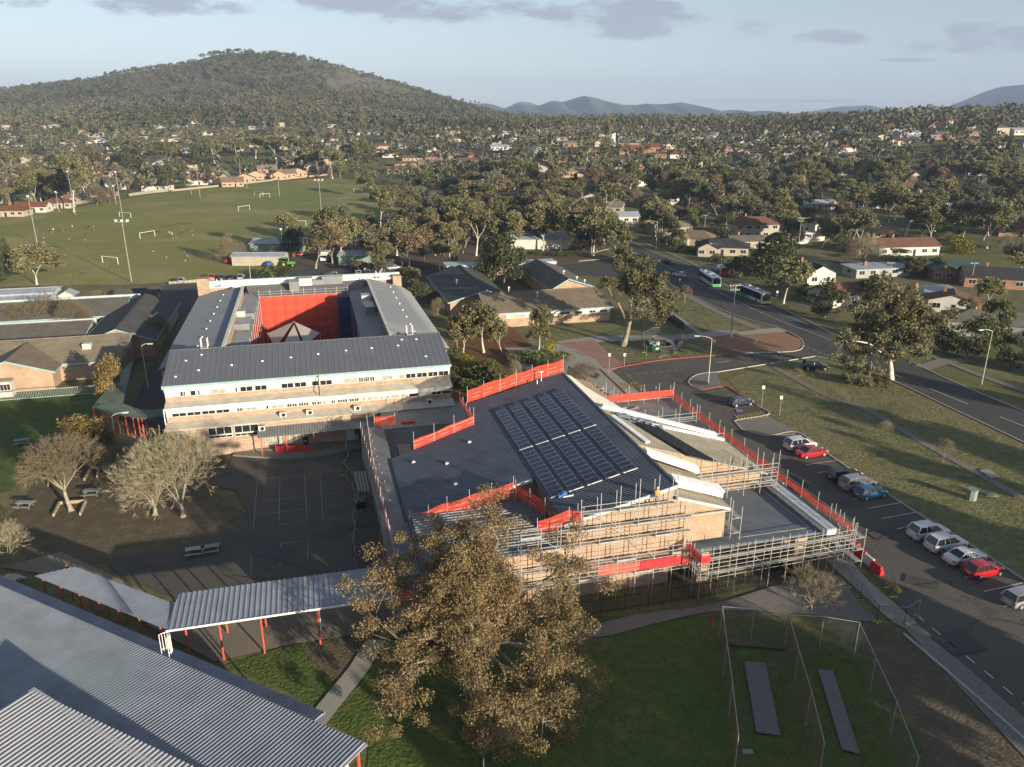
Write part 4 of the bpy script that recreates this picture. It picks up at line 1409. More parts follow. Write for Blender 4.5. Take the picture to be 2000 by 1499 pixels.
for i in range(5):
	m = MB()
	m.box(8.9 + i * .34, 9.17 + i * .34, 89.6, 94.6, 4.0, 4.0 + .12 + .04 * (i % 2))
	S.single('timber_plank', m, MATS['timber'], 'weathered timber plank in the stack on the flat roof beside the gym', 'plank', 8.9 + i * .34, 91, 4, group='stack of planks on the flat roof')
for i in range(6):
	p, q = S.px(786 + i * 4.5, 826 - i * .3, 4.1)
	m = MB()
	m.box(p - .15, p + .16, q - .5, q + .5, 4.08, 4.3)
	m.box(p - .1, p + .1, q - .4, q + .4, 4.3, 4.36)
	S.single('red_tile_stack', m, MATS['red_plastic'], 'red plastic bundle in the row lying on the grey link roof', 'plastic bundle', p, q, 4.08, group='red bundles on the link roof')
# scaffolds
def scaffold(label, A_, B_, nb, lifts, top, w=1.2, z0=0.0, tops=None, rails=2, brace=True, nets=(), inner=1, step=None, deck_in=True, toe=False):
	"""run from A_ to B_ in the school frame; inner row lies to the left of A->B by w"""
	a, b = Vector(A_), Vector(B_)
	d = (b - a).normalized()
	nn = Vector((-d.y, d.x)) * w * inner
	t = S.thing('scaffold', label, 'scaffold', a.x, a.y, z0)
	tb = lambda i: (tops[i] if tops else top)
	for i in range(nb + 1):
		p = a.lerp(b, i / nb)
		zt = max(tb(max(i - 1, 0)), tb(min(i, nb - 1)))
		for k in (0, 1):
			q = p + nn * k
			m = MB()
			m.tube((q.x, q.y, z0), (q.x, q.y, zt - (0.9 if k else 0)), .037, n=5)
			m.build('standard', MATS['steel'], t)
	for li, z in enumerate(lifts):
		for i in range(nb):
			if z > tb(i) - .3:
				continue
			p, q = a.lerp(b, i / nb), a.lerp(b, (i + 1) / nb)
			m = MB()
			c = [p + nn * .36, q + nn * .36, q + nn * .9, p + nn * .9]
			m.slab([(v.x, v.y, z) for v in c], .05)
			m.build('platform', MATS['plank'], t)
			m = MB()
			for rz in [z - .12] + [z + .5 * (r + 1) for r in range(rails)]:
				m.tube((p.x, p.y, rz), (q.x, q.y, rz), .029, n=4)
			m.tube((p.x + nn.x, p.y + nn.y, z - .12), (q.x + nn.x, q.y + nn.y, z - .12), .026, n=4)
			m.tube((p.x, p.y, z - .12), (p.x + nn.x, p.y + nn.y, z - .12), .026, n=4)
			m.build('guard_rail', MATS['steel'], t)
			if toe and (i + li) % 3 == 0:
				m = MB()
				m.bar((p.x, p.y, z + .12), (q.x, q.y, z + .12), .03, .22)
				m.build('toe_board', MATS['plank'], t)
			if brace and (i + li) % 4 == 0 and li > 0:
				m = MB()
				m.tube((p.x, p.y, z - .1), (q.x, q.y, lifts[li - 1]), .026, n=4)
				m.build('brace', MATS['steel'], t)
	for (i0, i1, za, zb, mm) in nets:
		p, q = a.lerp(b, i0 / nb), a.lerp(b, i1 / nb)
		o = -nn.normalized() * .05
		m = MB()
		N_ = max(2, int((q - p).length / .5))
		for j in range(N_):
			u, v = p.lerp(q, j / N_) + o * (1 + (j % 2) * 1.2), p.lerp(q, (j + 1) / N_) + o * (1 + ((j + 1) % 2) * 1.2)
			m.face([(u.x, u.y, za), (v.x, v.y, za), (v.x, v.y, zb), (u.x, u.y, zb)])
		m.build('mesh_wrap', MATS[mm], t)
	return t
scaffold('wide galvanised scaffold covering the brick gable wall of the gym', (16.6, 60.9), (34.0, 60.9), 9, [2.5, 4.1, 6.3, 7.9, 9.6], 11.0, 0.95,
		 tops=[8.6, 8.9, 9.2, 11.4, 11.8, 12.3, 12.8, 13.0, 9.6], toe=True, nets=[(4, 6.2, 2.9, 3.9, 'pink_net'), (6.2, 9, 2.9, 3.9, 'red_net')])
scaffold('low scaffold with pink netting half hidden by the big gum tree', (4.6, 60.2), (16.5, 60.2), 6, [2.0, 4.0], 5.6, 1.0, nets=[(3.5, 6, 2.1, 3.0, 'pink_net'), (0, 3.5, 4.1, 5.1, 'orange_net')])
scaffold('scaffold rails round the shaded flat roof over the undercroft', (34.1, 58.8), (51.6, 59.4), 9, [2.3, 3.9], 5.7, 1.1, nets=[(0, 0.5, 4.0, 4.9, 'red_net')])
scaffold('short return scaffold with dark red mesh at the undercroft corner', (34.1, 61.9), (34.1, 58.9), 2, [2.3, 3.9], 5.3, 0.9, inner=1, nets=[(0, 2, 4.0, 4.9, 'red_net')], brace=False)
scaffold('scaffold stair tower at the far right corner of the flat roof', (51.7, 59.3), (51.7, 63.5), 2, [1.2, 2.6, 4.0], 5.8, 1.2, inner=-1)
scaffold('scaffold frame standing on the flat roof against the brick step', (38.9, 62.0), (38.9, 71.0), 4, [4.9, 6.6], 8.6, 1.1, z0=3.95, inner=-1)
scaffold('scaffold along the front edge of the tan tiled roof', (39.2, 70.6), (49.6, 70.6), 5, [5.0, 6.6], 9.2, 1.1, z0=3.95)
scaffold('scaffold rails on the low roof behind the white beams', (37.6, 84.4), (50.5, 84.4), 6, [4.6], 6.5, 1.2, z0=3.9, brace=False)
scaffold('inner scaffold rails over the low back roof of the gym', (40.0, 92.0), (50.5, 92.0), 4, [4.6], 6.9, 1.2, z0=3.9, brace=False)
scaffold('scaffold with orange band at the far end of the low back roof', (37.0, 101.6), (51.6, 101.6), 6, [4.6], 6.9, 1.1, z0=3.9, brace=False, nets=[(1, 6, 4.7, 5.7, 'orange_net')])
scaffold('small scaffold by the top corner of the pale sheet roof', (34.4, 98.6), (39.6, 99.0), 3, [5.2, 6.8], 8.8, 1.0, brace=False)
scaffold('long left scaffold beside the court along the gym side', (4.6, 98.6), (5.6, 62.6), 15, [1.9, 3.9], 6.3, 1.0, inner=1, brace=True, rails=2)
def net_run(label, pts, h, mm, post_h=2.2, z=None, sp=2.4, sag=0.0, top_col='steel'):
	"""pts (p,q,z) in the school frame"""
	t = S.thing('safety_netting', label, 'safety netting', *pts[0])
	m = MB()
	posts = []
	for a, b in zip(pts, pts[1:]):
		a, b = Vector(a), Vector(b)
		L = (b - a).length
		n = max(1, int(L / .55))
		dd = (b - a).cross(Vector((0, 0, 1))).normalized()
		for i in range(n):
			u, v = a.lerp(b, i / n), a.lerp(b, (i + 1) / n)
			w0, w1 = .07 * math.sin(i * 1.9), .07 * math.sin((i + 1) * 1.9)
			hu, hv = h * (1 - .05 * (1 + math.sin(i * .8))), h * (1 - .05 * (1 + math.sin((i + 1) * .8)))
			mid0, mid1 = u + dd * w0 + Vector((0, 0, hu / 2)), v + dd * w1 + Vector((0, 0, hv / 2))
			m.face([tuple(u), tuple(v), tuple(mid1), tuple(mid0)])
			m.face([tuple(mid0), tuple(mid1), tuple(v + Vector((0, 0, hv))), tuple(u + Vector((0, 0, hu)))])
		k = max(1, round(L / sp))
		for i in range(k + (1 if b == Vector(pts[-1]) else 0)):
			posts.append(a.lerp(b, i / k))
		r = MB()
		for zz_ in (.5, 1.0, 1.5)[:max(1, int(post_h / .9))]:
			r.tube(tuple(a + Vector((0, 0, zz_))), tuple(b + Vector((0, 0, zz_))), .025, n=4)
		r.build('rail', MATS['steel'], t)
	m.build('net', MATS[mm], t)
	for p in posts[:90]:
		s_ = MB()
		s_.tube((p.x, p.y, p.z - .5), (p.x, p.y, p.z + post_h), .032, n=5)
		s_.build('post', MATS['steel'], t)
	return t
net_run('tall billowing red-orange net along the back top edge of the gym roof', [(19.0, 97.7, gz(19.0)), (26, 98.2, gz(26)), (32.7, 98.0, gz(32.5))], 1.9, 'orange_net', 2.4)
net_run('orange net beside the step in the back of the gym roof', [(18.3, 99.5, 7.2), (18.3, 90.2, 7.6)], 1.3, 'orange_net', 1.8)
net_run('bright orange net along the back left edge of the gym roof', [(18.3, 90.1, 7.8), (10.4, 88.5, 5.9)], 1.3, 'orange_net', 2.4)
net_run('short orange net flag at the court corner of the link roof', [(6.6, 101.2, 4.4), (9.4, 100.9, 4.4)], 1.5, 'orange_net', 1.9)
net_run('long orange-pink net on the gutter edge above the court', [(5.6, 100.6, 4.6), (5.2, 88, 4.8), (5.3, 75, 4.9), (5.4, 62.6, 5.0)], 1.1, 'orange_net', 1.9)
net_run('orange net in front of the low left part of the gym roof', [(7.6, 71.0, 4.6), (11.5, 71.2, 5.6), (18.6, 71.3, 7.0)], 1.7, 'orange_net', 2.4)
net_run('dark orange net down the inner step of the gym roof front', [(18.8, 71.2, 7.0), (20.6, 66.5, 7.0)], 1.6, 'orange_net', 2.0)
net_run('torn red net bunched at the left end of the gable scaffold', [(18.6, 62.4, 7.3), (21.6, 62.0, 8.3), (22.9, 61.6, 8.3)], 1.6, 'orange_net', 1.9)
net_run('very long orange net along the car park side of the gym roofs', [(51.9, 102.4, 4.0), (51.9, 88, 4.0), (51.9, 72, 4.0), (52.0, 60.2, 4.0)], 0.85, 'orange_net', 1.9, sp=3.2)
net_run('orange net at the far end of the low back roof by the drive', [(43, 102.7, 4.0), (51.8, 102.6, 4.0)], 0.9, 'orange_net', 1.7)
net_run('red mesh hanging on the court side scaffold', [(4.6, 73, 2.2), (4.8, 67.5, 2.2)], 1.1, 'red_net', 1.4)
net_run('orange mesh hanging low at the end of the court side scaffold', [(4.7, 67.0, 1.3), (4.9, 63.6, 1.3)], 1.0, 'orange_net', 1.2)
# building materials on the roofs
def wrapped_pack(label, a, b, z0, z1, w, h, n=3):
	"""long pack of foam-white boards wrapped in film, lying from a to b"""
	t = S.thing('board_pack', label, 'board pack', a[0], a[1], z0, group='white wrapped packs on the gym roofs')
	A_, B_ = Vector((a[0], a[1], z0)), Vector((b[0], b[1], z1))
	d = (B_ - A_).normalized()
	x = d.cross(Vector((0, 0, 1))).normalized()
	up = x.cross(d)
	for k in range(n):
		m = MB()
		o = up * (h * (k + .5) / n) + x * (.05 * ((k * 7) % 3 - 1))
		m.bar(tuple(A_ + o + d * .1 * (k % 2)), tuple(B_ + o - d * .08 * (k % 3)), w, h / n - .03)
		m.build('board_layer', MATS['wrap_white'], t)
	return t
wrapped_pack('upper white wrapped board pack at the front end of the tan roof', (33.0, 70.8), (38.8, 69.6), gz(33) - .5, 8.3, 1.4, .55)
wrapped_pack('lower white wrapped board pack above the gable scaffold', (33.2, 64.8), (38.6, 64.2), 9.9, 8.2, 1.6, .75, 4)
wrapped_pack('long white beam pack crossing the tan roof down to the car park side', (33.0, 84.0), (48.6, 83.2), gz(33) + .05, gz(48.6) + .05, .8, .4, 2)
wrapped_pack('thin white batten below the long beam on the tan roof', (38.4, 80.8), (48.9, 81.6), gz(38.4) + .05, gz(48.9) + .05, .3, .3, 1)
wrapped_pack('short white flashing along the ridge of the tan roof', (33.1, 80.5), (34.3, 72.9), gz(33.1) + .1, gz(34.3) + .1, .55, .25, 1)
t = S.thing('roof_sheet_stack', 'stack of black ribbed sheets lying on the tan tiled roof', 'roof sheets', 38, 76, gz(38))
for k in range(3):
	m = MB()
	o = .1 + .07 * k
	s_ = .15 * k
	m.ribs([(35.6 + s_, 79.9, gz(35.6 + s_) + o), (38.7 + s_, 79.9, gz(38.7 + s_) + o), (42.1 + s_ * .5, 71.6, gz(42.1 + s_ * .5) + o), (38.6 + s_ * .5, 71.6, gz(38.6 + s_ * .5) + o)], (3.2, -8.3, -1.0), .32, .07, .35, .03)
	m.build('ribbed_sheet', MATS['black_sheet'], t)
m = MB()
rr = random.Random(4)
gx, gy = 16, 10
P = []
for j in range(gy):
	for i in range(gx):
		p = 34.2 + 5.6 * i / (gx - 1) + rr.uniform(-.12, .12)
		q = 80.6 + 1.9 * j / (gy - 1) - .5 * i / gx + rr.uniform(-.12, .12)
		P.append((p, q, gz(p) + .12 + rr.uniform(0, .34)))
m.idx(P, [(j * gx + i, j * gx + i + 1, (j + 1) * gx + i + 1, (j + 1) * gx + i) for j in range(gy - 1) for i in range(gx - 1)])
S.single('tarpaulin', m, MATS['tarp_grey'], 'crumpled grey-blue tarpaulin on the tan roof beside the long beam', 'tarpaulin', 35, 82, gz(35))
for k in range(4):
	t = S.thing('beam_pack', ['nearest', 'second nearest', 'third nearest', 'farthest'][k] + ' pale grey beam pack in the line on the flat roof edge', 'beam pack', 49.6, 60.6 + 3.1 * k, 3.95, group='line of beam packs on the flat roof edge')
	for j, dx in enumerate((-.45, .1)):
		for l_ in range(3):
			m = MB()
			q0 = 60.4 + 3.1 * k
			m.box(49.55 + dx - .03 * l_, 50.05 + dx + .03 * l_, q0, q0 + 2.98, 4.05 + l_ * .24, 4.26 + l_ * .24)
			m.build('beam', MATS['wrap_white'] if l_ < 2 else mat('pale_film', (.42, .45, .48), .4, .15, 2), t)
	m = MB()
	m.box(49.0, 50.4, 60.9 + 3.1 * k, 61.1 + 3.1 * k, 3.95, 4.05)
	m.box(49.0, 50.4, 62.7 + 3.1 * k, 62.9 + 3.1 * k, 3.95, 4.05)
	m.build('bearer', MATS['timber'], t)
m = MB()
m.box(40.0, 48.4, 62.4, 62.45, 3.95, 3.965)
m.box(48.4, 48.45, 62.4, 71.5, 3.95, 3.965)
m.build('roof_seam', MATS['cream_panel'], gym)
rr = random.Random(8)
for k in range(9):
	p, q = rr.uniform(39, 49), rr.uniform(86, 100)
	m = MB()
	a = rr.uniform(0, 3)
	for j in range(3):
		m.bar((p, q + j * .22, 3.96 + j * .04), (p + 2.2 * math.cos(a * .2), q + j * .22 + 1.2 * math.sin(a), 3.96 + j * .04), .2, .05)
	S.single('loose_board', m, MATS['plank'] if k % 3 else MATS['galvanised'], 'loose boards strewn on the low back roof of the gym', 'boards', p, q, 3.95, group='loose boards on the low back roof')
m = MB()
for j in range(5):
	m.box(34.6 + .35 * j, 34.9 + .35 * j, 100.4, 103.2, 6.2 + .2 * j, 6.28 + .2 * j)
m.box(34.5, 34.6, 100.4, 103.2, 5, 7)
for k in range(4):
	p0 = S.px(694 + 6 * k, 925)
	p1 = S.px(702 + 6 * k, 965)
	m = MB()
	m.bar((p0[0], p0[1], .22), (p1[0], p1[1], .22), .28, .2)
	S.single('timber_beam', m, MATS['plank'], 'long pale beam in the stack on the court beside the fence', 'beam', p0[0], p0[1], group='stack of beams on the court')
p, q = S.px(703, 990)
t = S.thing('rubble_trolley', 'dark trolley heaped with grey sheeting on the court', 'trolley', p, q)
m = MB()
m.box(p - .6, p + .6, q - .8, q + .8, .3, .9)
m.build('tub', MATS['black_metal'], t)
m = MB()
for k in range(14):
	m.ball((p + rr.uniform(-.6, .6), q + rr.uniform(-.8, .8), .9 + rr.uniform(0, .2)), rr.uniform(.15, .35), 6, 4, .6)
m.build('load', MATS['tarp_grey'], t)
for sx in (-.5, .5):
	for sy in (-.6, .6):
		m = MB()
		m.tube((p + sx - .05, q + sy, .16), (p + sx + .05, q + sy, .16), .16, n=8)
		m.build('wheel', MATS['black_metal'], t)
# temporary fencing
def fence_panel(fr, a, b, label, group, h=1.95, mm='chain_link', feet='green_plastic'):
	a, b = Vector(a), Vector(b)
	t = fr.thing('temporary_fence', label, 'fence panel', a.x, a.y, 0, group=group)
	m = MB()
	for p, q in (((a.x, a.y, .1), (a.x, a.y, h)), ((b.x, b.y, .1), (b.x, b.y, h)), ((a.x, a.y, h), (b.x, b.y, h)), ((a.x, a.y, .15), (b.x, b.y, .15))):
		m.tube(p, q, .022, n=4)
	m.build('frame', MATS['galvanised'], t)
	m = MB()
	m.face([(a.x, a.y, .15), (b.x, b.y, .15), (b.x, b.y, h), (a.x, a.y, h)])
	m.build('wire_mesh', MATS[mm], t)
	d = (b - a).normalized()
	n = Vector((-d.y, d.x)) * .38
	for c in (a, b):
		m = MB()
		m.bar((c.x - n.x, c.y - n.y, .08), (c.x + n.x, c.y + n.y, .08), .22, .15)
		m.build('foot', MATS[feet], t)
	return t
def fence_line(pts, desc, group, **k):
	P = [G(*p) for p in pts]
	words = ['first', 'second', 'third', 'fourth', 'fifth', 'sixth', 'seventh', 'eighth', 'ninth', 'tenth', 'eleventh', 'twelfth']
	for i, (a, b) in enumerate(zip(P, P[1:])):
		fence_panel(W0, a, b, words[i % 12] + ' ' + desc, group, **k)
fence_line([(680, 880), (677, 900), (683, 914), (673, 930), (694, 958), (690, 978), (700, 1000), (691, 1036), (696, 1062), (691, 1088), (697, 1116)], 'temporary mesh panel along the court, counted from the school', 'temporary fence panels beside the court')
fence_line([(1258, 690), (1254, 668), (1274, 658), (1300, 656), (1330, 660), (1332, 685), (1312, 694), (1288, 698), (1262, 694)], 'mesh panel of the pen around the waste skips', 'fence panels round the waste skips')
fence_line([(1655, 1150), (1680, 1172), (1712, 1215), (1765, 1222), (1792, 1206)], 'temporary panel by the car park path, counted from the gym', 'temporary fence panels by the car park path')
fence_line([(1735, 1150), (1745, 1168)], 'small mesh panel beside the yellow barrier', 'mesh panels beside the yellow barrier')
fence_line([(480, 880), (492, 868), (520, 862), (560, 856), (600, 852), (640, 848), (680, 842)], 'temporary panel in front of the entrance canopy', 'temporary fence panels under the canopy')
t = W0.thing('mesh_barrier', 'low red mesh barrier standing on the terrace edge', 'barrier', *G(575, 888))
a, b = G(540, 888), G(609, 886)
m = MB()
m.face([(*a, .35), (*b, .35), (*b, 1.25), (*a, 1.25)])
m.build('mesh', MATS['red_net'], t)
for k in (0, .33, .66, 1):
	m = MB()
	m.tube((a[0] + (b[0] - a[0]) * k, a[1] + (b[1] - a[1]) * k, .2), (a[0] + (b[0] - a[0]) * k, a[1] + (b[1] - a[1]) * k, 1.35), .09, .05)
	m.build('bollard', MATS['red_plastic'], t)
x, y = G(599, 872)
t = W0.thing('wheelie_bin', 'black wheelie bin beside the red mesh barrier', 'bin', x, y, .3)
m = MB()
m.idx([(x - .28, y - .3, .4), (x + .28, y - .3, .4), (x + .28, y + .25, .4), (x - .28, y + .25, .4), (x - .34, y - .38, 1.4), (x + .34, y - .38, 1.4), (x + .34, y + .34, 1.4), (x - .34, y + .34, 1.4)],
	  [(0, 3, 2, 1), (4, 5, 6, 7), (0, 1, 5, 4), (1, 2, 6, 5), (2, 3, 7, 6), (3, 0, 4, 7)])
m.build('body', MATS['black_metal'], t)
m = MB()
m.box(x - .36, x + .36, y - .42, y + .38, 1.4, 1.48)
m.build('lid', MATS['black_metal'], t)
m = MB()
m.box(x - .12, x + .12, y - .385, y - .375, .85, 1.1)
m.build('sticker', MATS['white_paint'], t)
for k, (u, v, c, lb) in enumerate([(1668, 1072, 'red_plastic', 'red water-filled barrier nearest the scaffold tower'), (1681, 1088, 'red_plastic', 'second red water-filled barrier beside the car park'), (1696, 1103, 'white_plastic', 'white water-filled barrier between the red ones'), (1711, 1118, 'red_plastic', 'red water-filled barrier at the open end of the row'), (1745, 1150, 'yellow_line_paint', 'low yellow barrier on the kerb beyond the red ones')]):
	x, y = G(u, v)
	m = MB()
	ang = math.atan2(-0.97, .26)
	e, f = Vector((math.cos(ang), math.sin(ang))), Vector((-math.sin(ang), math.cos(ang)))
	L = .85
	hh = 1.0 if c != 'yellow_line_paint' else .5
	for s0, s1, w0, w1, z0_, z1_ in ((-L, L, .3, .26, .05, .3), (-L * .95, L * .95, .22, .14, .3, hh * .7), (-L * .8, L * .8, .16, .12, hh * .7, hh)):
		P = []
		for z_, w_ in ((z0_, w0), (z1_, w1)):
			for s_, t_ in ((s0, -w_), (s1, -w_), (s1, w_), (s0, w_)):
				q = e * s_ + f * t_
				P.append((x + q.x, y + q.y, z_))
		m.idx(P, [(0, 3, 2, 1), (4, 5, 6, 7), (0, 1, 5, 4), (1, 2, 6, 5), (2, 3, 7, 6), (3, 0, 4, 7)])
	W0.single('plastic_barrier', m, MATS[c], lb, 'barrier', x, y, group='water-filled barriers by the car park' if k < 4 else None)
# black palisade fence in front of the gym
t = S.thing('palisade_fence', 'black metal palisade fence on the grass edge in front of the gym', 'fence', 28, 58.8)
m = MB()
x = 12.0
while x < 43.2:
	m.box(x - .015, x + .015, 58.78, 58.82, .1, 1.9)
	x += .16
m.build('pickets', MATS['black_metal'], t)
for z in (.3, 1.65):
	m = MB()
	m.box(12, 43.2, 58.83, 58.87, z, z + .05)
	m.build('rail', MATS['black_metal'], t)
for i in range(14):
	m = MB()
	m.box(12 + i * 2.4 - .03, 12 + i * 2.4 + .03, 58.8, 58.88, 0, 2.0)
	m.build('post', MATS['black_metal'], t)
m = MB()
m.box(43.2, 43.24, 58.8, 61.0, .1, 2.2)
m.box(44.4, 44.44, 58.8, 61.0, .1, 2.2)
m.build('gate', MATS['black_metal'], t)
m = MB()
P = [G(1362, 1168), (G(1372, 1185)), G(1392, 1208), G(1392, 1228)]
for a, b in zip(P, P[1:]):
	m.tube((*a, .08), (*b, .08), .05, n=5)
W0.single('red_hose', m, MATS['red_plastic'], 'thin red hose lying from the fence corner towards the nets', 'hose', *P[0])
# covered walkways and foreground building
ZW = 4.0
wk = S.thing('covered_walkway', 'silver ribbed walkway roof on red posts from the gym to the corner', 'covered walkway', -4, 63)
c = [S.px(323, 1228, ZW), S.px(350, 1160, ZW + .3)]
q0, q1 = 60.65, c[1][1]
m = MB()
m.ribs([(c[0][0], q0, ZW), (7.4, q0, ZW), (7.4, q1, ZW + .3), (c[1][0], q1, ZW + .3)], (0, 1, .06), .46, .07, .2, .09)
m.build('roof', MATS['silver_metal'], wk)
m = MB()
m.box(c[0][0] + .1, 7.4, q0 - .06, q0 - .004, ZW - .12, ZW + .06)
m.build('gutter', MATS['white_paint'], wk)
for i, p in enumerate((-12.9, -10.2, -6.8, -2.0, 2.6, 6.6)):
	for q in (q0 + .3, q1 - .9):
		if q > q0 + 1 and i in (0,):
			continue
		m = MB()
		m.tube((p, q, 0), (p, q, ZW - .05), .085, n=8)
		po = m.build('post', MATS['post_red'], wk)
		if i == 3 and q < q0 + 1:
			g = MB()
			g.tube((p + .17, q, 1.6), (p + .17, q, ZW - .05), .05, n=6)
			sub(g, 'pipe', MATS['white_paint'], po, wk)
w2 = B.thing('covered_walkway', 'shaded silver walkway roof running left beside the big shed', 'covered walkway', -58, 38)
cc = [B.px(68, 1125, ZW), B.px(323, 1228, ZW), B.px(350, 1180, ZW + .2), B.px(145, 1104, ZW + .2)]
m = MB()
m.ribs([(*cc[0], ZW), (*cc[1], ZW), (*cc[2], ZW), (*cc[3], ZW)], (0, 1, 0), .3, .04, .3, .09)
m.build('roof', MATS['silver_metal'], w2)
for i in range(7):
	p = cc[0][0] + .8 + i * 2.65
	for q in (cc[0][1] + .2, cc[2][1] - .3):
		m = MB()
		m.tube((p, q, 0), (p, q, ZW - .05), .085, n=8)
		m.build('post', MATS['post_red'], w2)
fb = B.thing('metal_shed', 'very large silver corrugated metal roof building in the near left corner', 'shed building', -50, 28)
def mz(q):
	return 6.0 + (31.8 - q) * .085
EZ = 6.0
ec = B.px(716, 1455, EZ)
QE, PE = ec[1], ec[0]
m = MB()
m.ribs([(-84, QE, mz(QE)), (PE, QE, mz(QE)), (PE, 8, mz(8)), (-84, 8, mz(8))], (0, 1, -.085), .29, .085, .18, .1)
m.build('roof', mat('shed_metal', (0.235, 0.26, 0.305), 0.42, 0.16, 0.3, spec=0.5), fb)
m = MB()
m.box(-84, PE, QE + .004, QE + .07, mz(QE) - .2, mz(QE) + .05)
m.build('gutter', MATS['galvanised'], fb)
lc = B.px(635, 1392, 4.6)
m = MB()
m.ribs([(-84, lc[1], 4.6), (lc[0], lc[1], 4.6), (lc[0], QE - .6, 5.1), (-84, QE - .6, 5.1)], (0, 1, -.2), .29, .08, .18, .08)
m.build('lower_roof', MATS['shed_metal'], fb)
m = MB()
m.box(-84, PE - .8, 9, QE - 1.0, 0, 5.6)
m.build('wall', MATS['cream_panel'], fb)
for q in (QE - .5, QE - 4.0):
	m = MB()
	m.bar((PE - .35, q, 0), (PE - .35, q, 5.7), .14)
	m.build('post', MATS['post_red'], fb)
uc = B.px(60, 1348, 8.6)
ue = B.px(380, 1499, 7.0)
sl = (7.0 - 8.6) / (ue[0] - uc[0])
ur = -26.0
zr_ = 8.6 + sl * (ur - uc[0])
m = MB()
m.ribs([(uc[0], uc[1], 8.6), (ur, uc[1] + (ue[1] - uc[1]) / (ue[0] - uc[0]) * (ur - uc[0]), zr_), (ur, 6, zr_), (uc[0], 6, 8.6)], (0, 1, 0), .33, .10, .25, .12)
m.bar((uc[0], uc[1] + .02, 8.6), (ur, uc[1] + .3, zr_ + .02), .45, .12)
m.build('upper_roof', mat('bright_metal', (0.29, 0.30, 0.325), .4, .08, .3, spec=.5), fb)
m = MB()
P = [(uc[0] + .2, 6.5, 5.7), (ur, 6.5, 5.7), (ur, uc[1] - .3, 5.7), (uc[0] + .2, uc[1] - .3, 5.7), (uc[0] + .2, 6.5, 8.5), (ur, 6.5, zr_ - .12), (ur, uc[1] - .3, zr_ - .12), (uc[0] + .2, uc[1] - .3, 8.5)]
m.idx(P, [(0, 3, 2, 1), (4, 5, 6, 7), (0, 1, 5, 4), (1, 2, 6, 5), (2, 3, 7, 6), (3, 0, 4, 7)])
m.build('wall', MATS['silver_metal'], fb)
lp = B.px(322, 1278, 6.1)
t = B.thing('ladder_cage', 'white hooped safety cage at the top of the ladder on the shed eave', 'ladder cage', lp[0], lp[1] + .4, 5)
for k in range(4):
	m = MB()
	z = 6.3 + k * .45
	pts = [(lp[0] + .45 * math.cos(a_), QE + .35 + .5 * math.sin(a_), z) for a_ in [i * PI / 8 for i in range(0, 17)]]
	pts = [(lp[0] + .42 * math.cos(PI * i / 8), QE + .25 + .55 * math.sin(PI * i / 8), z) for i in range(9)]
	if k in (0, 3):
		for a_, b_ in zip(pts, pts[1:]):
			m.tube(a_, b_, .03, n=4)
		m.build('hoop', MATS['white_paint'], t)
for i in range(0, 9, 1):
	x_, y_ = lp[0] + .42 * math.cos(PI * i / 8), QE + .25 + .55 * math.sin(PI * i / 8)
	m = MB()
	m.tube((x_, y_, 4.2 if i in (0, 8) else 6.1), (x_, y_, 7.65), .028, n=4)
	m.build('bar', MATS['white_paint'], t)
t = W0.thing('covered_walkway', 'old green-roofed walkway with red posts curving behind the brown tree', 'covered walkway', *G(250, 830))
zc_ = 3.2
o_ = [G(u, v, zc_) for u, v in ((180, 794), (222, 808), (262, 816), (282, 818), (325, 812))]
i_ = [G(u, v, zc_) for u, v in ((262, 700), (240, 790), (268, 800), (290, 803), (325, 799))]
m = MB()
for k in range(4):
	m.slab([(*o_[k], zc_), (*o_[k + 1], zc_), (*i_[k + 1], zc_ + .15), (*i_[k], zc_ + .15)], .1)
m.build('roof', mat('green_roof', (0.13, 0.165, 0.125), .7, .25, .6), t)
for k in range(9):
	f = k / 8 * 3.0
	j = int(min(f, 2))
	a_, b_ = o_[j], o_[j + 1]
	x_, y_ = a_[0] + (b_[0] - a_[0]) * (f - j), a_[1] + (b_[1] - a_[1]) * (f - j)
	m = MB()
	m.tube((x_, y_ + .3, 0), (x_, y_ + .3, zc_), .09)
	m.build('post', MATS['post_red'], t)
# cricket nets
cn_ = W0.thing('cricket_nets', 'tall chain-link cricket practice nets with two lanes on the grass', 'cricket nets', *G(1550, 1260))
NH = 3.4
def net_fence(pts, mm):
	P = [G(*p) for p in pts]
	for a, b in zip(P, P[1:]):
		m = MB()
		m.tube((*a, NH), (*b, NH), .03, n=5)
		m.build('top_rail', MATS['galvanised'], cn_)
		m = MB()
		m.face([(*a, .05), (*b, .05), (*b, NH), (*a, NH)])
		m.build('wire_mesh', MATS[mm], cn_)
	for a in P:
		m = MB()
		m.tube((*a, 0), (*a, NH + .05), .038, n=6)
		m.build('post', MATS['galvanised'], cn_)
net_fence([(1405, 1248), (1413, 1320), (1423, 1402), (1434, 1510)], 'rust_link')
net_fence([(1532, 1264), (1551, 1336), (1574, 1418), (1598, 1525)], 'rust_link')
net_fence([(1668, 1280), (1699, 1352), (1738, 1442), (1778, 1555)], 'chain_link')
net_fence([(1405, 1247.5), (1466, 1252), (1531.5, 1263.5), (1600, 1268), (1667.5, 1279.5)], 'chain_link')
sheet('cricket_pitch', [(1453, 1295), (1495, 1298), (1524, 1441), (1477, 1434)], .07, mat('pitch_mat', (0.17, 0.165, 0.165), .95, .12, 3, world=True))
sheet('cricket_pitch', [(1597, 1311), (1626, 1313), (1679, 1477), (1644, 1468)], .07, MATS['pitch_mat'])
sheet('bare_patch', [(1405, 1250), (1530, 1262), (1530, 1272), (1412, 1262)], .05, MATS['brown_dirt'])
m = MB()
x, y = G(1460, 1470)
m.box(x - .4, x + .4, y - .2, y + .2, .06, .12)
m.box(x - .3, x + .3, y - .15, y + .15, .12, .16)
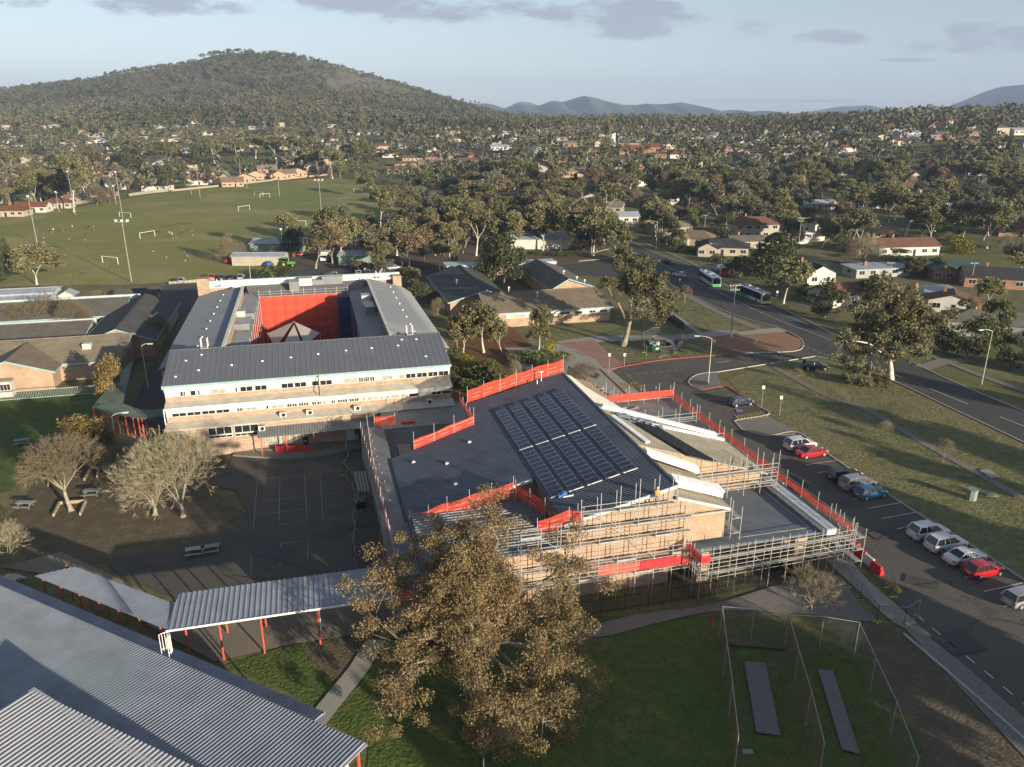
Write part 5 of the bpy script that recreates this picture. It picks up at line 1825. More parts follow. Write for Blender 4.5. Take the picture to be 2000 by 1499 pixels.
W0.single('ground_slab', m, MATS['concrete'], 'small pale slab on the grass at the mouth of the left net', 'slab', x, y)
t = W0.thing('net_fence', 'dark mesh fence running toward the viewer beside the big gum', 'fence', *G(920, 1400))
P = [G(900, 1350), G(912, 1400), G(927, 1450), G(945, 1520)]
for a, b in zip(P, P[1:]):
	m = MB()
	m.face([(*a, 0), (*b, 0), (*b, 1.8), (*a, 1.8)])
	m.build('mesh', MATS['dark_net'], t)
	m = MB()
	m.tube((*a, 1.8), (*b, 1.8), .03, n=4)
	m.build('top_rail', MATS['galvanised'], t)
for a in P:
	m = MB()
	m.tube((*a, 0), (*a, 1.85), .04)
	m.build('post', MATS['galvanised'], t)
# tiled classroom wings round courtyards
def gable_part(root, wallm, roofm, p0, p1, q0, q1, ez, rz, axis, ridge=None, over=.6, fas='teal_paint', zb=0.0, clere=None):
	"""gabled wing in the root's frame; axis 'p' = ridge runs along p"""
	if axis == 'p':
		r = (q0 + q1) / 2 if ridge is None else ridge
		m = MB()
		m.box(p0 + over, p1 - over, q0 + over, q1 - over, zb, ez)
		for x0, x1 in ((p0 + over, p0 + over + .25), (p1 - over - .25, p1 - over)):
			P = [(x0, q0 + over, ez), (x1, q0 + over, ez), (x1, q1 - over, ez), (x0, q1 - over, ez), (x0, r, rz - .12), (x1, r, rz - .12)]
			m.idx(P, [(0, 1, 5, 4), (1, 2, 5), (2, 3, 4, 5), (3, 0, 4), (0, 3, 2, 1)])
		w = m.build('wall', MATS[wallm], root)
		m = MB()
		dz0 = (rz - ez) / (r - q0) * .0
		m.slab([(p0, q0, ez - .02), (p1, q0, ez - .02), (p1, r, rz), (p0, r, rz)], .14)
		m.slab([(p0, r, rz), (p1, r, rz), (p1, q1, ez - .02), (p0, q1, ez - .02)], .14)
		m.bar((p0, r, rz + .03), (p1, r, rz + .03), .3, .1)
		rf = m.build('roof', MATS[roofm], root)
		if fas:
			m = MB()
			m.box(p0, p1, q0 - .06, q0 - .003, ez - .3, ez + .02)
			for x in (p0 - .05, p1 + .003):
				m.idx([(x, q0, ez - .3), (x + .05, q0, ez - .3), (x + .05, r, rz - .25), (x, r, rz - .25), (x, q0, ez + .03), (x + .05, q0, ez + .03), (x + .05, r, rz + .05), (x, r, rz + .05)],
					  [(0, 3, 2, 1), (4, 5, 6, 7), (0, 1, 5, 4), (1, 2, 6, 5), (2, 3, 7, 6), (3, 0, 4, 7)])
				m.idx([(x, r, rz - .25), (x + .05, r, rz - .25), (x + .05, q1, ez - .3), (x, q1, ez - .3), (x, r, rz + .05), (x + .05, r, rz + .05), (x + .05, q1, ez + .03), (x, q1, ez + .03)],
					  [(0, 3, 2, 1), (4, 5, 6, 7), (0, 1, 5, 4), (1, 2, 6, 5), (2, 3, 7, 6), (3, 0, 4, 7)])
			m.build('fascia', MATS[fas], root)
	else:
		r = (p0 + p1) / 2 if ridge is None else ridge
		m = MB()
		m.box(p0 + over, p1 - over, q0 + over, q1 - over, zb, ez)
		for y0, y1 in ((q0 + over, q0 + over + .25), (q1 - over - .25, q1 - over)):
			P = [(p0 + over, y0, ez), (p0 + over, y1, ez), (p1 - over, y1, ez), (p1 - over, y0, ez), (r, y0, rz - .12), (r, y1, rz - .12)]
			m.idx(P, [(0, 4, 5, 1), (1, 5, 2), (2, 5, 4, 3), (3, 4, 0), (0, 1, 2, 3)])
		w = m.build('wall', MATS[wallm], root)
		m = MB()
		m.slab([(p0, q0, ez - .02), (r, q0, rz), (r, q1, rz), (p0, q1, ez - .02)], .14)
		m.slab([(r, q0, rz), (p1, q0, ez - .02), (p1, q1, ez - .02), (r, q1, rz)], .14)
		m.bar((r, q0, rz + .03), (r, q1, rz + .03), .3, .1)
		rf = m.build('roof', MATS[roofm], root)
		if fas:
			m = MB()
			for x in (p0 - .06, p1 + .003):
				m.box(x, x + .055, q0, q1, ez - .3, ez + .02)
			for (a, za), (b, zb_) in (((p0, ez), (r, rz)), ((r, rz), (p1, ez))):
				y = q0
				m.idx([(a, y - .06, za - .28), (b, y - .06, zb_ - .28), (b, y - .003, zb_ - .28), (a, y - .003, za - .28), (a, y - .06, za + .03), (b, y - .06, zb_ + .03), (b, y - .003, zb_ + .03), (a, y - .003, za + .03)],
					  [(0, 3, 2, 1), (4, 5, 6, 7), (0, 1, 5, 4), (1, 2, 6, 5), (2, 3, 7, 6), (3, 0, 4, 7)])
			m.build('fascia', MATS[fas], root)
	return rf
c2 = S.thing('classroom_block', 'brown-tiled single-storey classroom block round a courtyard right of the school', 'classroom building', 52, 164)
gable_part(c2, 'pink_brick', 'brown_tile', 36.8, 66.4, 163.4, 184.0, 3.4, 6.0, 'p', ridge=173.2)
gable_part(c2, 'pink_brick', 'dark_tile', 30.2, 45.6, 176.5, 210.0, 3.4, 6.0, 'q', ridge=39.4)
gable_part(c2, 'pink_brick', 'grey_tile', 57.6, 70.0, 184.0, 214.0, 3.4, 6.0, 'q', ridge=62.4)
m = MB()
m.box(36.5, 68.5, 214.5, 219, 0, 4.2)
m.box(36.5, 41.5, 213.0, 219.4, 0, 4.8)
m.build('wall', MATS['pink_brick'], c2)
m = MB()
m.box(36.3, 68.8, 214.3, 219.2, 4.25, 4.9)
m.box(36.3, 41.7, 212.8, 219.6, 4.9, 5.2)
m.build('fascia', MATS['pale_teal'], c2)
m = MB()
m.box(41, 65.6, 163.9, 164.02, 2.0, 3.15)
m.build('panel', MATS['cream_panel'], c2)
for a, b in ((42.5, 45.5), (46, 49), (50, 52), (53.5, 56), (57.2, 59), (60.6, 62.2), (63.2, 65)):
	window(a, b, 163.88, 2.1, 2.75, 'd' if a > 52 else 'g', c2, 2)
for i, (p, q, z) in enumerate(((35.0, 191, 4.9), (63.9, 193, 5.4), (66.2, 189, 4.5), (67.6, 187, 4.0), (50.0, 170, 5.4), (47, 185, 3.6))):
	m = MB()
	m.cyl((p, q, z - .4), .1, 1.0)
	m.ball((p, q, z + .8), .32, 8, 5, .8)
	S.single('roof_ventilator', m, MATS['white_paint'], 'small white whirling ventilator on the brown-tiled classroom roofs', 'roof ventilator', p, q, z, group='ventilators on the brown-tiled classroom roofs')
c1 = S.thing('classroom_block', 'tiled single-storey classroom block with brick gable left of the school', 'classroom building', -45, 146)
gable_part(c1, 'pink_brick', 'tan_tile', -75, -34.0, 147.2, 165.0, 3.3, 6.0, 'p', ridge=155.8)
gable_part(c1, 'cream_brick', 'brown_tile', -58.5, -44.2, 142.8, 155.2, 3.3, 5.7, 'q', ridge=-51.4)
gable_part(c1, 'pink_brick', 'dark_tile', -44.5, -30.6, 159.5, 192.5, 3.4, 6.0, 'q', ridge=-37.6)
gable_part(c1, 'pink_brick', 'grey_tile', -82.0, -41.0, 183.0, 198.0, 3.4, 5.4, 'p', ridge=192.5)
gable_part(c1, 'pink_brick', 'grey_tile', -82.0, -45.0, 166.4, 177.0, 3.2, 4.6, 'p', ridge=174.5)
m = MB()
m.box(-80, -45, 176.9, 177.3, 3.5, 4.4)
m.box(-80, -40, 198.2, 198.6, 3.6, 4.8)
m.build('fascia', MATS['pale_teal'], c1)
for i, p in enumerate((-57.0, -54.3, -51.6)):
	t = S.thing('condenser_unit', ['left', 'middle', 'right'][i] + ' large cream condenser unit against the brick gable behind the railing', 'condenser', p, 141.4, 0, group='condensers by the brick gable')
	m = MB()
	m.box(p - 1.1, p + 1.1, 140.6, 142.2, 0, 2.7)
	m.build('casing', MATS['ac_case'], t)
	m = MB()
	m.box(p - 1.2, p + 1.2, 140.4, 140.58, 1.0, 1.1)
	for k in range(4):
		m.box(p - .95 + .5 * k, p - .55 + .5 * k, 140.52, 140.6, 1.3, 2.3)
	m.build('grille', MATS['dark_inside'], t)
	m = MB()
	m.box(p - 1.25, p + 1.25, 140.5, 142.3, 2.7, 2.85)
	m.build('lid', MATS['galvanised'], t)
t = S.thing('palisade_fence', 'pale green railing in front of the condensers and classroom yard', 'fence', -50, 138.5)
m = MB()
for k in range(100):
	x = -60 + k * .25
	m.box(x, x + .03, 138.6, 138.63, .1, 1.7)
m.build('pickets', MATS['pale_teal'], t)
m = MB()
m.box(-60, -35, 138.65, 138.7, 1.5, 1.56)
m.box(-60, -35, 138.65, 138.7, .2, .26)
m.build('rail', MATS['pale_teal'], t)
m = MB()
m.box(-41.6, -40.2, 151.3, 152.6, 4.5, 5.6)
S.single('air_conditioner', m, MATS['ac_case'], 'white box unit on the shaded slope of the left classroom roof', 'air conditioner', -41, 152, 4.5)
def simple_building(fr, name, label, cat, p0, p1, q0, q1, h, rz, wall, roof, axis='p', base=0.0, over=.4, fas=None, ridge=None):
	t = fr.thing(name, label, cat, (p0 + p1) / 2, (q0 + q1) / 2, base)
	gable_part(t, wall, roof, p0, p1, q0, q1, base + h, base + rz, axis, over=over, fas=fas, zb=base, ridge=ridge)
	return t
mat('roof_silver', (0.30, 0.33, 0.36), .45, .12, .5)
mat('peach_wall', (0.40, 0.27, 0.19), .85, .12, .5)
mat('white_wall', (0.50, 0.49, 0.45), .8, .08, .5)
mat('cream_wall', (0.36, 0.32, 0.25), .8, .08, .5)
mat('green_wall', (0.20, 0.27, 0.20), .7, .15, .5)
mat('shed_green', (0.04, 0.12, 0.08), .6, .1, .5)
simple_building(S, 'long_shed', 'long grey metal-roofed building at the left edge beyond the bare trees', 'shed building', -95, -61.5, 203, 212.5, 3.0, 3.9, 'pale_teal', 'roof_silver', 'p')
simple_building(S, 'long_shed', 'pale long roof strip nearest the playing field at the left edge', 'shed building', -98, -63.0, 214.5, 222.5, 3.0, 3.6, 'pale_teal', 'roof_silver', 'p')
simple_building(S, 'small_shed', 'small white gabled shed between the long metal roofs and the field', 'shed', -62, -57.6, 212, 216.5, 2.4, 3.5, 'white_wall', 'roof_silver', 'q')
simple_building(S, 'small_house', 'small brick gabled store at the edge of the school lane', 'store building', -47.6, -37.5, 204.4, 211.0, 2.6, 4.2, 'pink_brick', 'dark_tile', 'p')
xg, yg = G(545, 492)
simple_building(W0, 'maintenance_shed', 'larger pale green shed with silver roof among the depot trees', 'shed', xg - 9, xg + 9, yg - 4, yg + 7, 3.4, 4.4, 'green_wall', 'roof_silver')
xg, yg = G(500, 520)
simple_building(W0, 'maintenance_shed', 'open-fronted cream shed with pale curved roof beside the tractor', 'shed', xg - 8, xg + 9, yg, yg + 7, 3.0, 3.7, 'cream_wall', 'roof_silver')
xg, yg = G(690, 520)
simple_building(W0, 'maintenance_shed', 'pale green fenced shed standing right of the white truck', 'shed', xg - 5, xg + 5, yg, yg + 9, 3.2, 4.2, 'green_wall', 'roof_silver')
xg, yg = G(1058, 488)
simple_building(W0, 'community_building', 'low white building with silver roof behind the brown trees', 'building', xg - 11, xg + 10, yg, yg + 12, 3.6, 5.0, 'white_wall', 'roof_silver')
xg, yg = G(800, 470)
simple_building(W0, 'community_building', 'low building with pale metal roof hidden in the tree belt', 'building', xg - 12, xg + 14, yg, yg + 10, 3.2, 4.2, 'white_wall', 'roof_silver')
# vehicles
mat('tyre', (0.02, 0.02, 0.02), .9)
mat('rim', (0.45, 0.45, 0.46), .35, metal=.6)
mat('car_glass', (0.012, 0.015, 0.018), .08, spec=.8)
mat('light_red', (0.35, 0.01, 0.01), .3)
mat('light_clear', (0.6, 0.6, 0.58), .2)
PAINT = {}
def paint(name, c, metal=.15):
	m = mat('paint_' + name, c, .28, spec=.6, metal=metal)
	b = m.node_tree.nodes['Principled BSDF']
	b.inputs['Coat Weight'].default_value = .5
	PAINT[name] = m
	return m
paint('white', (.60, .61, .62))
paint('silver', (.36, .37, .39), .4)
paint('red', (.42, .012, .02))
paint('blue', (.05, .17, .33), .3)
paint('navy', (.012, .022, .06), .3)
paint('dark', (.035, .037, .045), .4)
paint('grey', (.15, .15, .15), .4)
KINDS = {
	'hatch': dict(L=4.15, W=1.74, prof=[(0, .62, .66), (.06, .86, .80), (.5, .93, .86), (2.0, .94, .87), (2.9, .92, .87), (3.5, .84, .84), (3.95, .70, .76), (4.12, .56, .62)], cab=(.08, .55, 2.15, 3.05, 1.47, .93)),
	'sedan': dict(L=4.7, W=1.8, prof=[(0, .66, .68), (.06, .88, .82), (.9, .95, .88), (2.4, .93, .9), (3.2, .92, .89), (4.0, .84, .86), (4.5, .70, .78), (4.68, .56, .62)], cab=(.75, 1.55, 2.65, 3.45, 1.43, .94)),
	'suv': dict(L=4.75, W=1.9, prof=[(0, .70, .72), (.06, 1.0, .88), (.5, 1.06, .94), (2.4, 1.07, .95), (3.3, 1.06, .94), (4.0, 1.0, .90), (4.5, .86, .82), (4.72, .66, .66)], cab=(.1, .5, 2.6, 3.45, 1.72, 1.07)),
	'wagon': dict(L=4.75, W=1.8, prof=[(0, .66, .70), (.06, .90, .84), (.6, .95, .88), (2.4, .95, .9), (3.2, .93, .89), (4.0, .86, .86), (4.5, .72, .78), (4.72, .56, .62)], cab=(.08, .45, 2.6, 3.4, 1.5, .95)),
}
def make_car(kind, color, label, loc, rz, group=None, cat='car'):
	K = KINDS[kind]
	t = bpy.data.objects.new('parked_car', None)
	COL.objects.link(t)
	t.location = loc
	t.rotation_euler = (0, 0, rz)
	tag(t, label, cat, group)
	L = K['L']
	ox = -L / 2
	m = MB()
	sec = []
	for (x, z, w) in K['prof']:
		zl = .30 if x < .1 or x > L - .2 else .20
		sec.append([(ox + x, -w * .92, zl), (ox + x, -w, (zl + z) / 2), (ox + x, -w * .97, z - .08), (ox + x, -w * .86, z), (ox + x, w * .86, z), (ox + x, w * .97, z - .08), (ox + x, w, (zl + z) / 2), (ox + x, w * .92, zl)])
	P = [p for s_ in sec for p in s_]
	F = []
	for i in range(len(sec) - 1):
		for j in range(8):
			a, b = i * 8 + j, i * 8 + (j + 1) % 8
			F.append((a, b, b + 8, a + 8))
	F.append(tuple(range(8)))
	F.append(tuple(range(len(P) - 1, len(P) - 9, -1)))
	m.idx(P, [f[::-1] for f in F])
	x0, x1, x2, x3, zr, zb = K['cab']
	wb, wt = K['W'] / 2 * .9, K['W'] / 2 * .70
	rp = [(ox + x1, -wt, zr - .03), (ox + (x1 + x2) / 2, -wt * 1.02, zr + .02), (ox + x2, -wt, zr - .04), (ox + x2, wt, zr - .04), (ox + (x1 + x2) / 2, wt * 1.02, zr + .02), (ox + x1, wt, zr - .03)]
	m.slab([rp[0], rp[1], rp[4], rp[5]], .05)
	m.slab([rp[1], rp[2], rp[3], rp[4]], .05)
	for s_ in (-1, 1):
		for (xa, xb) in ((x0, x1), (x3, x2)):
			m.bar((ox + xa, s_ * wb, zb - .02), (ox + xb, s_ * wt, zr - .03), .09, .07)
		xm = (x0 * .4 + x3 * .6 + x1 * .0)
		for f in (.36, .66):
			xa = x1 + (x2 - x1) * f
			m.bar((ox + xa + .05, s_ * (wb + .005), zb - .02), (ox + xa, s_ * (wt + .01), zr - .04), .06, .07)
	m.build('body', PAINT[color], t)
	g = MB()
	P = [(ox + x0 + .03, -wb, zb - .03), (ox + x3 - .03, -wb, zb - .03), (ox + x3 - .03, wb, zb - .03), (ox + x0 + .03, wb, zb - .03), (ox + x1, -wt, zr - .05), (ox + x2, -wt, zr - .05), (ox + x2, wt, zr - .05), (ox + x1, wt, zr - .05)]
	g.idx(P, [(0, 1, 5, 4), (1, 2, 6, 5), (2, 3, 7, 6), (3, 0, 4, 7), (4, 5, 6, 7)])
	g.build('window', MATS['car_glass'], t)
	hw = K['W'] / 2
	for xw in (L * .185, L * .815):
		for s_ in (-1, 1):
			r = .34 if kind != 'suv' else .38
			w = MB()
			w.tube((ox + xw, s_ * (hw - .20), r), (ox + xw, s_ * (hw + .015), r), r, n=14)
			wo = w.build('wheel', MATS['tyre'], t)
			q = MB()
			q.tube((ox + xw, s_ * (hw + .016), r), (ox + xw, s_ * (hw + .03), r), r * .62, n=10)
			q.build('rim', MATS['rim'], wo)
	for s_ in (-1, 1):
		q = MB()
		q.box(ox + L - .32, ox + L - .08, s_ * hw * .62 - .16, s_ * hw * .62 + .16, .60, .72)
		q.build('headlight', MATS['light_clear'], t)
		q = MB()
		z1 = K['prof'][1][1]
		q.box(ox - .015, ox + .16, s_ * hw * .78 - .13, s_ * hw * .78 + .13, z1 - .20, z1 - .06)
		q.build('tail_light', MATS['light_red'], t)
		q = MB()
		q.bar((ox + x3 - .35, s_ * (hw - .05), zb + .05), (ox + x3 - .35, s_ * (hw + .1), zb + .05), .1, .12)
		q.build('mirror', PAINT[color], t)
	q = MB()
	q.box(ox - .02, ox + .03, -.26, .26, .55, .66)
	q.build('number_plate', MATS['white_plastic'], t)
	return t
bay_c = lambda k: a0 + bay_u * bay_w * (k + .5) + line_d * .52
ang_line = math.atan2(-line_d.y, -line_d.x)    # nose toward the lawn
for k, kind, col, lb in [(-1.05, 'suv', 'white', 'white hatchback-style car first in the row, beside the red car by the kerb island'), (-0.0, 'sedan', 'red', 'dark red sedan parked second in the row beside the white car'),
						 (2.9, 'wagon', 'dark', 'dark brown-grey wagon parked beside the silver car'), (3.95, 'suv', 'silver', 'silver crossover parked between the dark wagon and the light blue hatchback'), (4.95, 'hatch', 'blue', 'light blue hatchback with pale wheels, last of the middle three cars'),
						 (8.85, 'suv', 'white', 'white four-wheel drive first of the three white cars'), (9.9, 'suv', 'white', 'white crossover with roof rails in the middle of the three white cars'), (10.95, 'sedan', 'white', 'white sedan parked between the white crossover and the bright red hatchback'),
						 (11.95, 'hatch', 'red', 'bright red hatchback parked at the end of the white cars'), (13.95, 'wagon', 'silver', 'silver wagon at the right edge of the photo, last in the row')]:
	c = bay_c(k - .45)
	make_car(kind, col, lb, (c.x, c.y, Z2 + .07), ang_line + random.Random(int(k * 9)).uniform(-.03, .03), 'cars parked in the row beside the lawn')
x, y = G(1446, 793)
make_car('hatch', 'navy', 'dark blue hatchback parked beside the yellow hatched bay', (x, y, Z2 + .07), ang_line)
x, y = G(1592, 722)
make_car('suv', 'dark', 'black car standing alone on the grass by the road bend', (x, y, .05), math.radians(-8))
x, y = G(1326, 541)
make_car('hatch', 'white', 'white hatchback driving on the main road behind the buses', (x, y, .13), math.radians(-20 + 125 + 25))
x, y = G(1306, 516)
make_car('sedan', 'dark', 'dark sedan driving on the main road before the side street', (x, y, .13), math.radians(-52))
for (u, v, kd, cl, lb) in [(356, 552, 'hatch', 'silver', 'silver car at the gate of the playing field'), (471, 546, 'sedan', 'silver', 'pale car parked on the lane behind the school'), (436, 547, 'suv', 'dark', 'dark car parked left of the pale one on the lane'), (452, 547, 'sedan', 'navy', 'navy car parked between two others on the lane'),
						   (416, 545, 'hatch', 'red', 'dark red car at the left end of the lane row'), (653, 541, 'wagon', 'silver', 'silver car top showing behind the school roof edge'), (700, 538, 'sedan', 'white', 'white car behind the school roof edge'), (717, 537, 'hatch', 'silver', 'small silver car behind the right end of the school roof'),
						   (702, 528, 'suv', 'dark', 'dark vehicle parked by the depot trees'), (734, 524, 'suv', 'white', 'white and black utility parked under the depot trees'), (580, 500, 'hatch', 'red', 'red vehicle beside the green shed in the depot'), (1832, 442, 'suv', 'silver', 'silver car in the driveway of the tan carport house'),
						   (1662, 598, 'sedan', 'white', 'white car half hidden by a dark tree near the maroon-roofed house'), (770, 527, 'sedan', 'silver', 'silver sedan among the trees near the lane end')]:
	x, y = G(u, v)
	make_car(kd, cl, lb, (x, y, terrain(x, y) + .1), math.radians(90 + 14 if v > 530 and u > 600 else (100 if v > 530 else 20)))
def make_bus(label, loc, rz, livery):
	t = bpy.data.objects.new('bus', None)
	COL.objects.link(t)
	t.location = loc
	t.rotation_euler = (0, 0, rz)
	tag(t, label, 'bus', 'buses stopped on the main road')
	L, Wd, Ht = 12.4, 2.5, 3.05
	x0, x1 = -L / 2, L / 2
	def cs(x, s=1.0, top=Ht):
		w = Wd / 2 * s
		return [(x, -w, .35), (x, -w, top - .25), (x, -w + .2, top), (x, w - .2, top), (x, w, top - .25), (x, w, .35)]
	m = MB()
	secs = [cs(x0, .96, Ht - .06), cs(x0 + .15), cs(x1 - .4), cs(x1, .94, Ht - .15)]
	P = [p for s_ in secs for p in s_]
	F = []
	for i in range(3):
		for j in range(6):
			a, b = i * 6 + j, i * 6 + (j + 1) % 6
			F.append((a + 6, b + 6, b, a))
	F += [tuple(range(6)), tuple(range(len(P) - 1, len(P) - 7, -1))]
	m.idx(P, [f[::-1] for f in F])
	m.build('body', PAINT['white'], t)
	gm = mat('bus_green', (.03, .27, .10), .35, spec=.5)
	gl = mat('bus_lime', (.22, .42, .06), .4)
	for s_ in (-1, 1):
		y0, y1 = sorted((s_ * (Wd / 2 + .004), s_ * (Wd / 2 + .03)))
		g = MB()
		if livery:
			g.box(x0 + .2, x1 - .7, y0, y1, 1.15, 2.75)
		else:
			for k in range(6):
				g.box(x0 + .6 + k * 1.85, x0 + 2.3 + k * 1.85, y0, y1, 1.35, 2.45)
		g.build('window', MATS['car_glass'], t)
		g = MB()
		if livery:
			P = [(x0 + .05, y0, .45), (x0 + 6.8, y0, .45), (x0 + 5.6, y0, 1.13), (x0 + 3.6, y0, 1.14), (x0 + .05, y0, 1.7)]
			Q = [(p[0], y1, p[2]) for p in P]
			g.idx(P + Q, [(4, 3, 2, 1, 0), (5, 6, 7, 8, 9)] + [(i, (i + 1) % 5, 5 + (i + 1) % 5, 5 + i) for i in range(5)])
		else:
			g.box(x0 + .1, x0 + 1.2, y0, y1, .45, 2.75)
		g.build('side_panel', gm if livery else MATS['car_glass'], t)
	g = MB()
	g.box(x1 + .005, x1 + .04, -1.08, 1.08, 1.05, 2.55)
	g.build('windscreen', MATS['car_glass'], t)
	g = MB()
	g.box(x1 + .005, x1 + .045, -1.1, 1.1, .38, .98)
	g.build('front_panel', gl if livery else gm, t)
	g = MB()
	g.box(x1 - .05, x1 + .05, -.75, .75, 2.6, 2.85)
	g.build('destination_sign', MATS['black_metal'], t)
	g = MB()
	g.box(x0 + 1, x0 + 3.4, -.8, .8, Ht, Ht + .22)
	g.box(x0 + 5, x0 + 7, -.7, .7, Ht, Ht + .14)
	g.box(x0 + 9, x0 + 10, -.45, .45, Ht, Ht + .12)
	g.build('roof_unit', MATS['silver_metal'], t)
	for xw in (x0 + 2.9, x1 - 2.7):
		for s_ in (-1, 1):
			w = MB()
			w.tube((xw, s_ * .95, .48), (xw, s_ * (Wd / 2 + .04), .48), .48, n=14)
			wo = w.build('wheel', MATS['tyre'], t)
			w = MB()
			w.tube((xw, s_ * (Wd / 2 + .041), .48), (xw, s_ * (Wd / 2 + .06), .48), .26, n=10)
			w.build('rim', MATS['rim'], wo)
	for s_ in (-1, 1):
		w = MB()
		w.box(x1 + .04, x1 + .07, s_ * .9 - .13, s_ * .9 + .13, .55, .72)
		w.build('headlight', MATS['light_clear'], t)
		w = MB()
		w.bar((x1 - .1, s_ * 1.25, 2.5), (x1 + .3, s_ * 1.5, 2.2), .08, .3)
		w.build('mirror', MATS['black_metal'], t)
def along(u0, v0, u1, v1, L, z=.13):
	a, b = Vector(G(u0, v0)), Vector(G(u1, v1))
	d = (b - a).normalized()
	c = (a + b) / 2
	return (c.x, c.y, z), math.atan2(d.y, d.x)
lc_, rz_ = along(1448, 577, 1494, 596, 12)
make_bus('green and white bus with black windows, nearer of the two on the road', lc_, rz_, True)
lc_, rz_ = along(1370, 545, 1402, 566, 12)
make_bus('white bus with green nose, farther of the two on the road', lc_, rz_, False)
lc_, rz_ = along(1402, 532, 1417, 541, 6)
t = W0.thing('tank_truck', 'small red-cabbed truck with a white tank on the verge behind the buses', 'truck', lc_[0], lc_[1], .05)
t.rotation_euler = (0, 0, rz_)
t['_o'] = (0, 0, 0)
m = MB()
m.box(1.2, 2.9, -1.05, 1.05, .5, 2.3)
m.idx([(1.2, -1, 2.3), (2.7, -1, 2.3), (2.7, 1, 2.3), (1.2, 1, 2.3), (1.4, -.9, 2.5), (2.4, -.9, 2.5), (2.4, .9, 2.5), (1.4, .9, 2.5)], [(4, 5, 6, 7), (0, 1, 5, 4), (1, 2, 6, 5), (2, 3, 7, 6), (3, 0, 4, 7)])
m.build('cab', PAINT['red'], t)
m = MB()
m.box(2.9, 2.93, -.95, .95, 1.4, 2.15)
m.box(1.7, 2.5, -1.07, -1.05, 1.4, 2.1)
m.build('window', MATS['car_glass'], t)
m = MB()
m.ball((-.9, 0, 1.75), 1.15, 12, 8, .95)
m.tube((-2.4, 0, 1.6), (.4, 0, 1.75), .95, 1.1, n=12)
m.build('tank', PAINT['white'], t)
m = MB()
m.box(-2.9, 1.2, -.5, .5, .55, .8)
m.build('chassis', MATS['black_metal'], t)
for xw in (-1.9, 2.0):
	for s_ in (-1, 1):
		w = MB()
		w.tube((xw, s_ * .75, .45), (xw, s_ * 1.07, .45), .45, n=12)
		w.build('wheel', MATS['tyre'], t)
x, y = G(632, 513)
t = W0.thing('box_truck', 'white cab-over truck parked between the depot trees', 'truck', x, y)
m = MB()
m.box(x - 1.1, x + 1.1, y + .2, y + 1.9, .5, 2.5)
m.build('cab', PAINT['white'], t)
m = MB()
m.box(x - 1.2, x + 1.2, y + 2.0, y + 6.2, .9, 3.0)
m.build('cargo_box', MATS['white_wall'], t)
m = MB()
m.box(x - 1.0, x + 1.0, y + .16, y + .2, 1.5, 2.2)
m.build('windscreen', MATS['car_glass'], t)
for sx in (-.95, .95):
	for yy_ in (y + .9, y + 4.8):
		m = MB()
		m.tube((x + sx - .15, yy_, .45), (x + sx + .15, yy_, .45), .45, n=10)
		m.build('wheel', MATS['tyre'], t)
x, y = G(563, 521)
t = W0.thing('tractor', 'bright green tractor parked in front of the depot shed', 'tractor', x, y)
tg = mat('tractor_green', (.05, .30, .04), .4)
m = MB()
m.box(x - .2, x + 2.2, y - .45, y + .45, .8, 1.6)
m.build('bonnet', tg, t)
m = MB()
m.box(x - 1.5, x - .1, y - .7, y + .7, 1.5, 2.6)
m.build('cab_glass', MATS['car_glass'], t)
m = MB()
m.box(x - 1.6, x, y - .8, y + .8, 2.6, 2.75)
m.box(x - 1.7, x - .5, y - 1.0, y - .6, 1.5, 1.7)
m.box(x - 1.7, x - .5, y + .6, y + 1.0, 1.5, 1.7)
m.build('cab_roof', tg, t)
for xx, r in ((-1.1, .8), (1.7, .5)):
	for s_ in (-1, 1):
		m = MB()
		m.tube((x + xx, y + s_ * .6, r), (x + xx, y + s_ * 1.0, r), r, n=14)
		wo = m.build('wheel', MATS['tyre'], t)
		m = MB()
		m.tube((x + xx, y + s_ * 1.001, r), (x + xx, y + s_ * 1.03, r), r * .5, n=10)
		sub(m, 'rim', mat('rim_yellow', (.5, .4, .03), .5), wo, t)
for (u, v, c, lb, cat) in [(526, 521, 'blue_cloth', 'blue-covered load parked left of the green tractor', 'covered load'), (447, 515, 'red_plastic', 'red ground-keeping machine by the bare tree at the field edge', 'machine')]:
	x, y = G(u, v)
	t = W0.thing('covered_load' if c[0] == 'b' else 'mower', lb, cat, x, y)
	m = MB()
	m.ball((x, y, .9), 1.2, 10, 6, .75)
	m.box(x - 1.3, x + 1.3, y - .7, y + .7, .35, .9)
	m.build('cover' if c[0] == 'b' else 'body', MATS[c], t)
	for sx in (-.9, .9):
		m = MB()
		m.tube((x + sx, y - .8, .35), (x + sx, y - .6, .35), .35, n=10)
		m.build('wheel', MATS['tyre'], t)
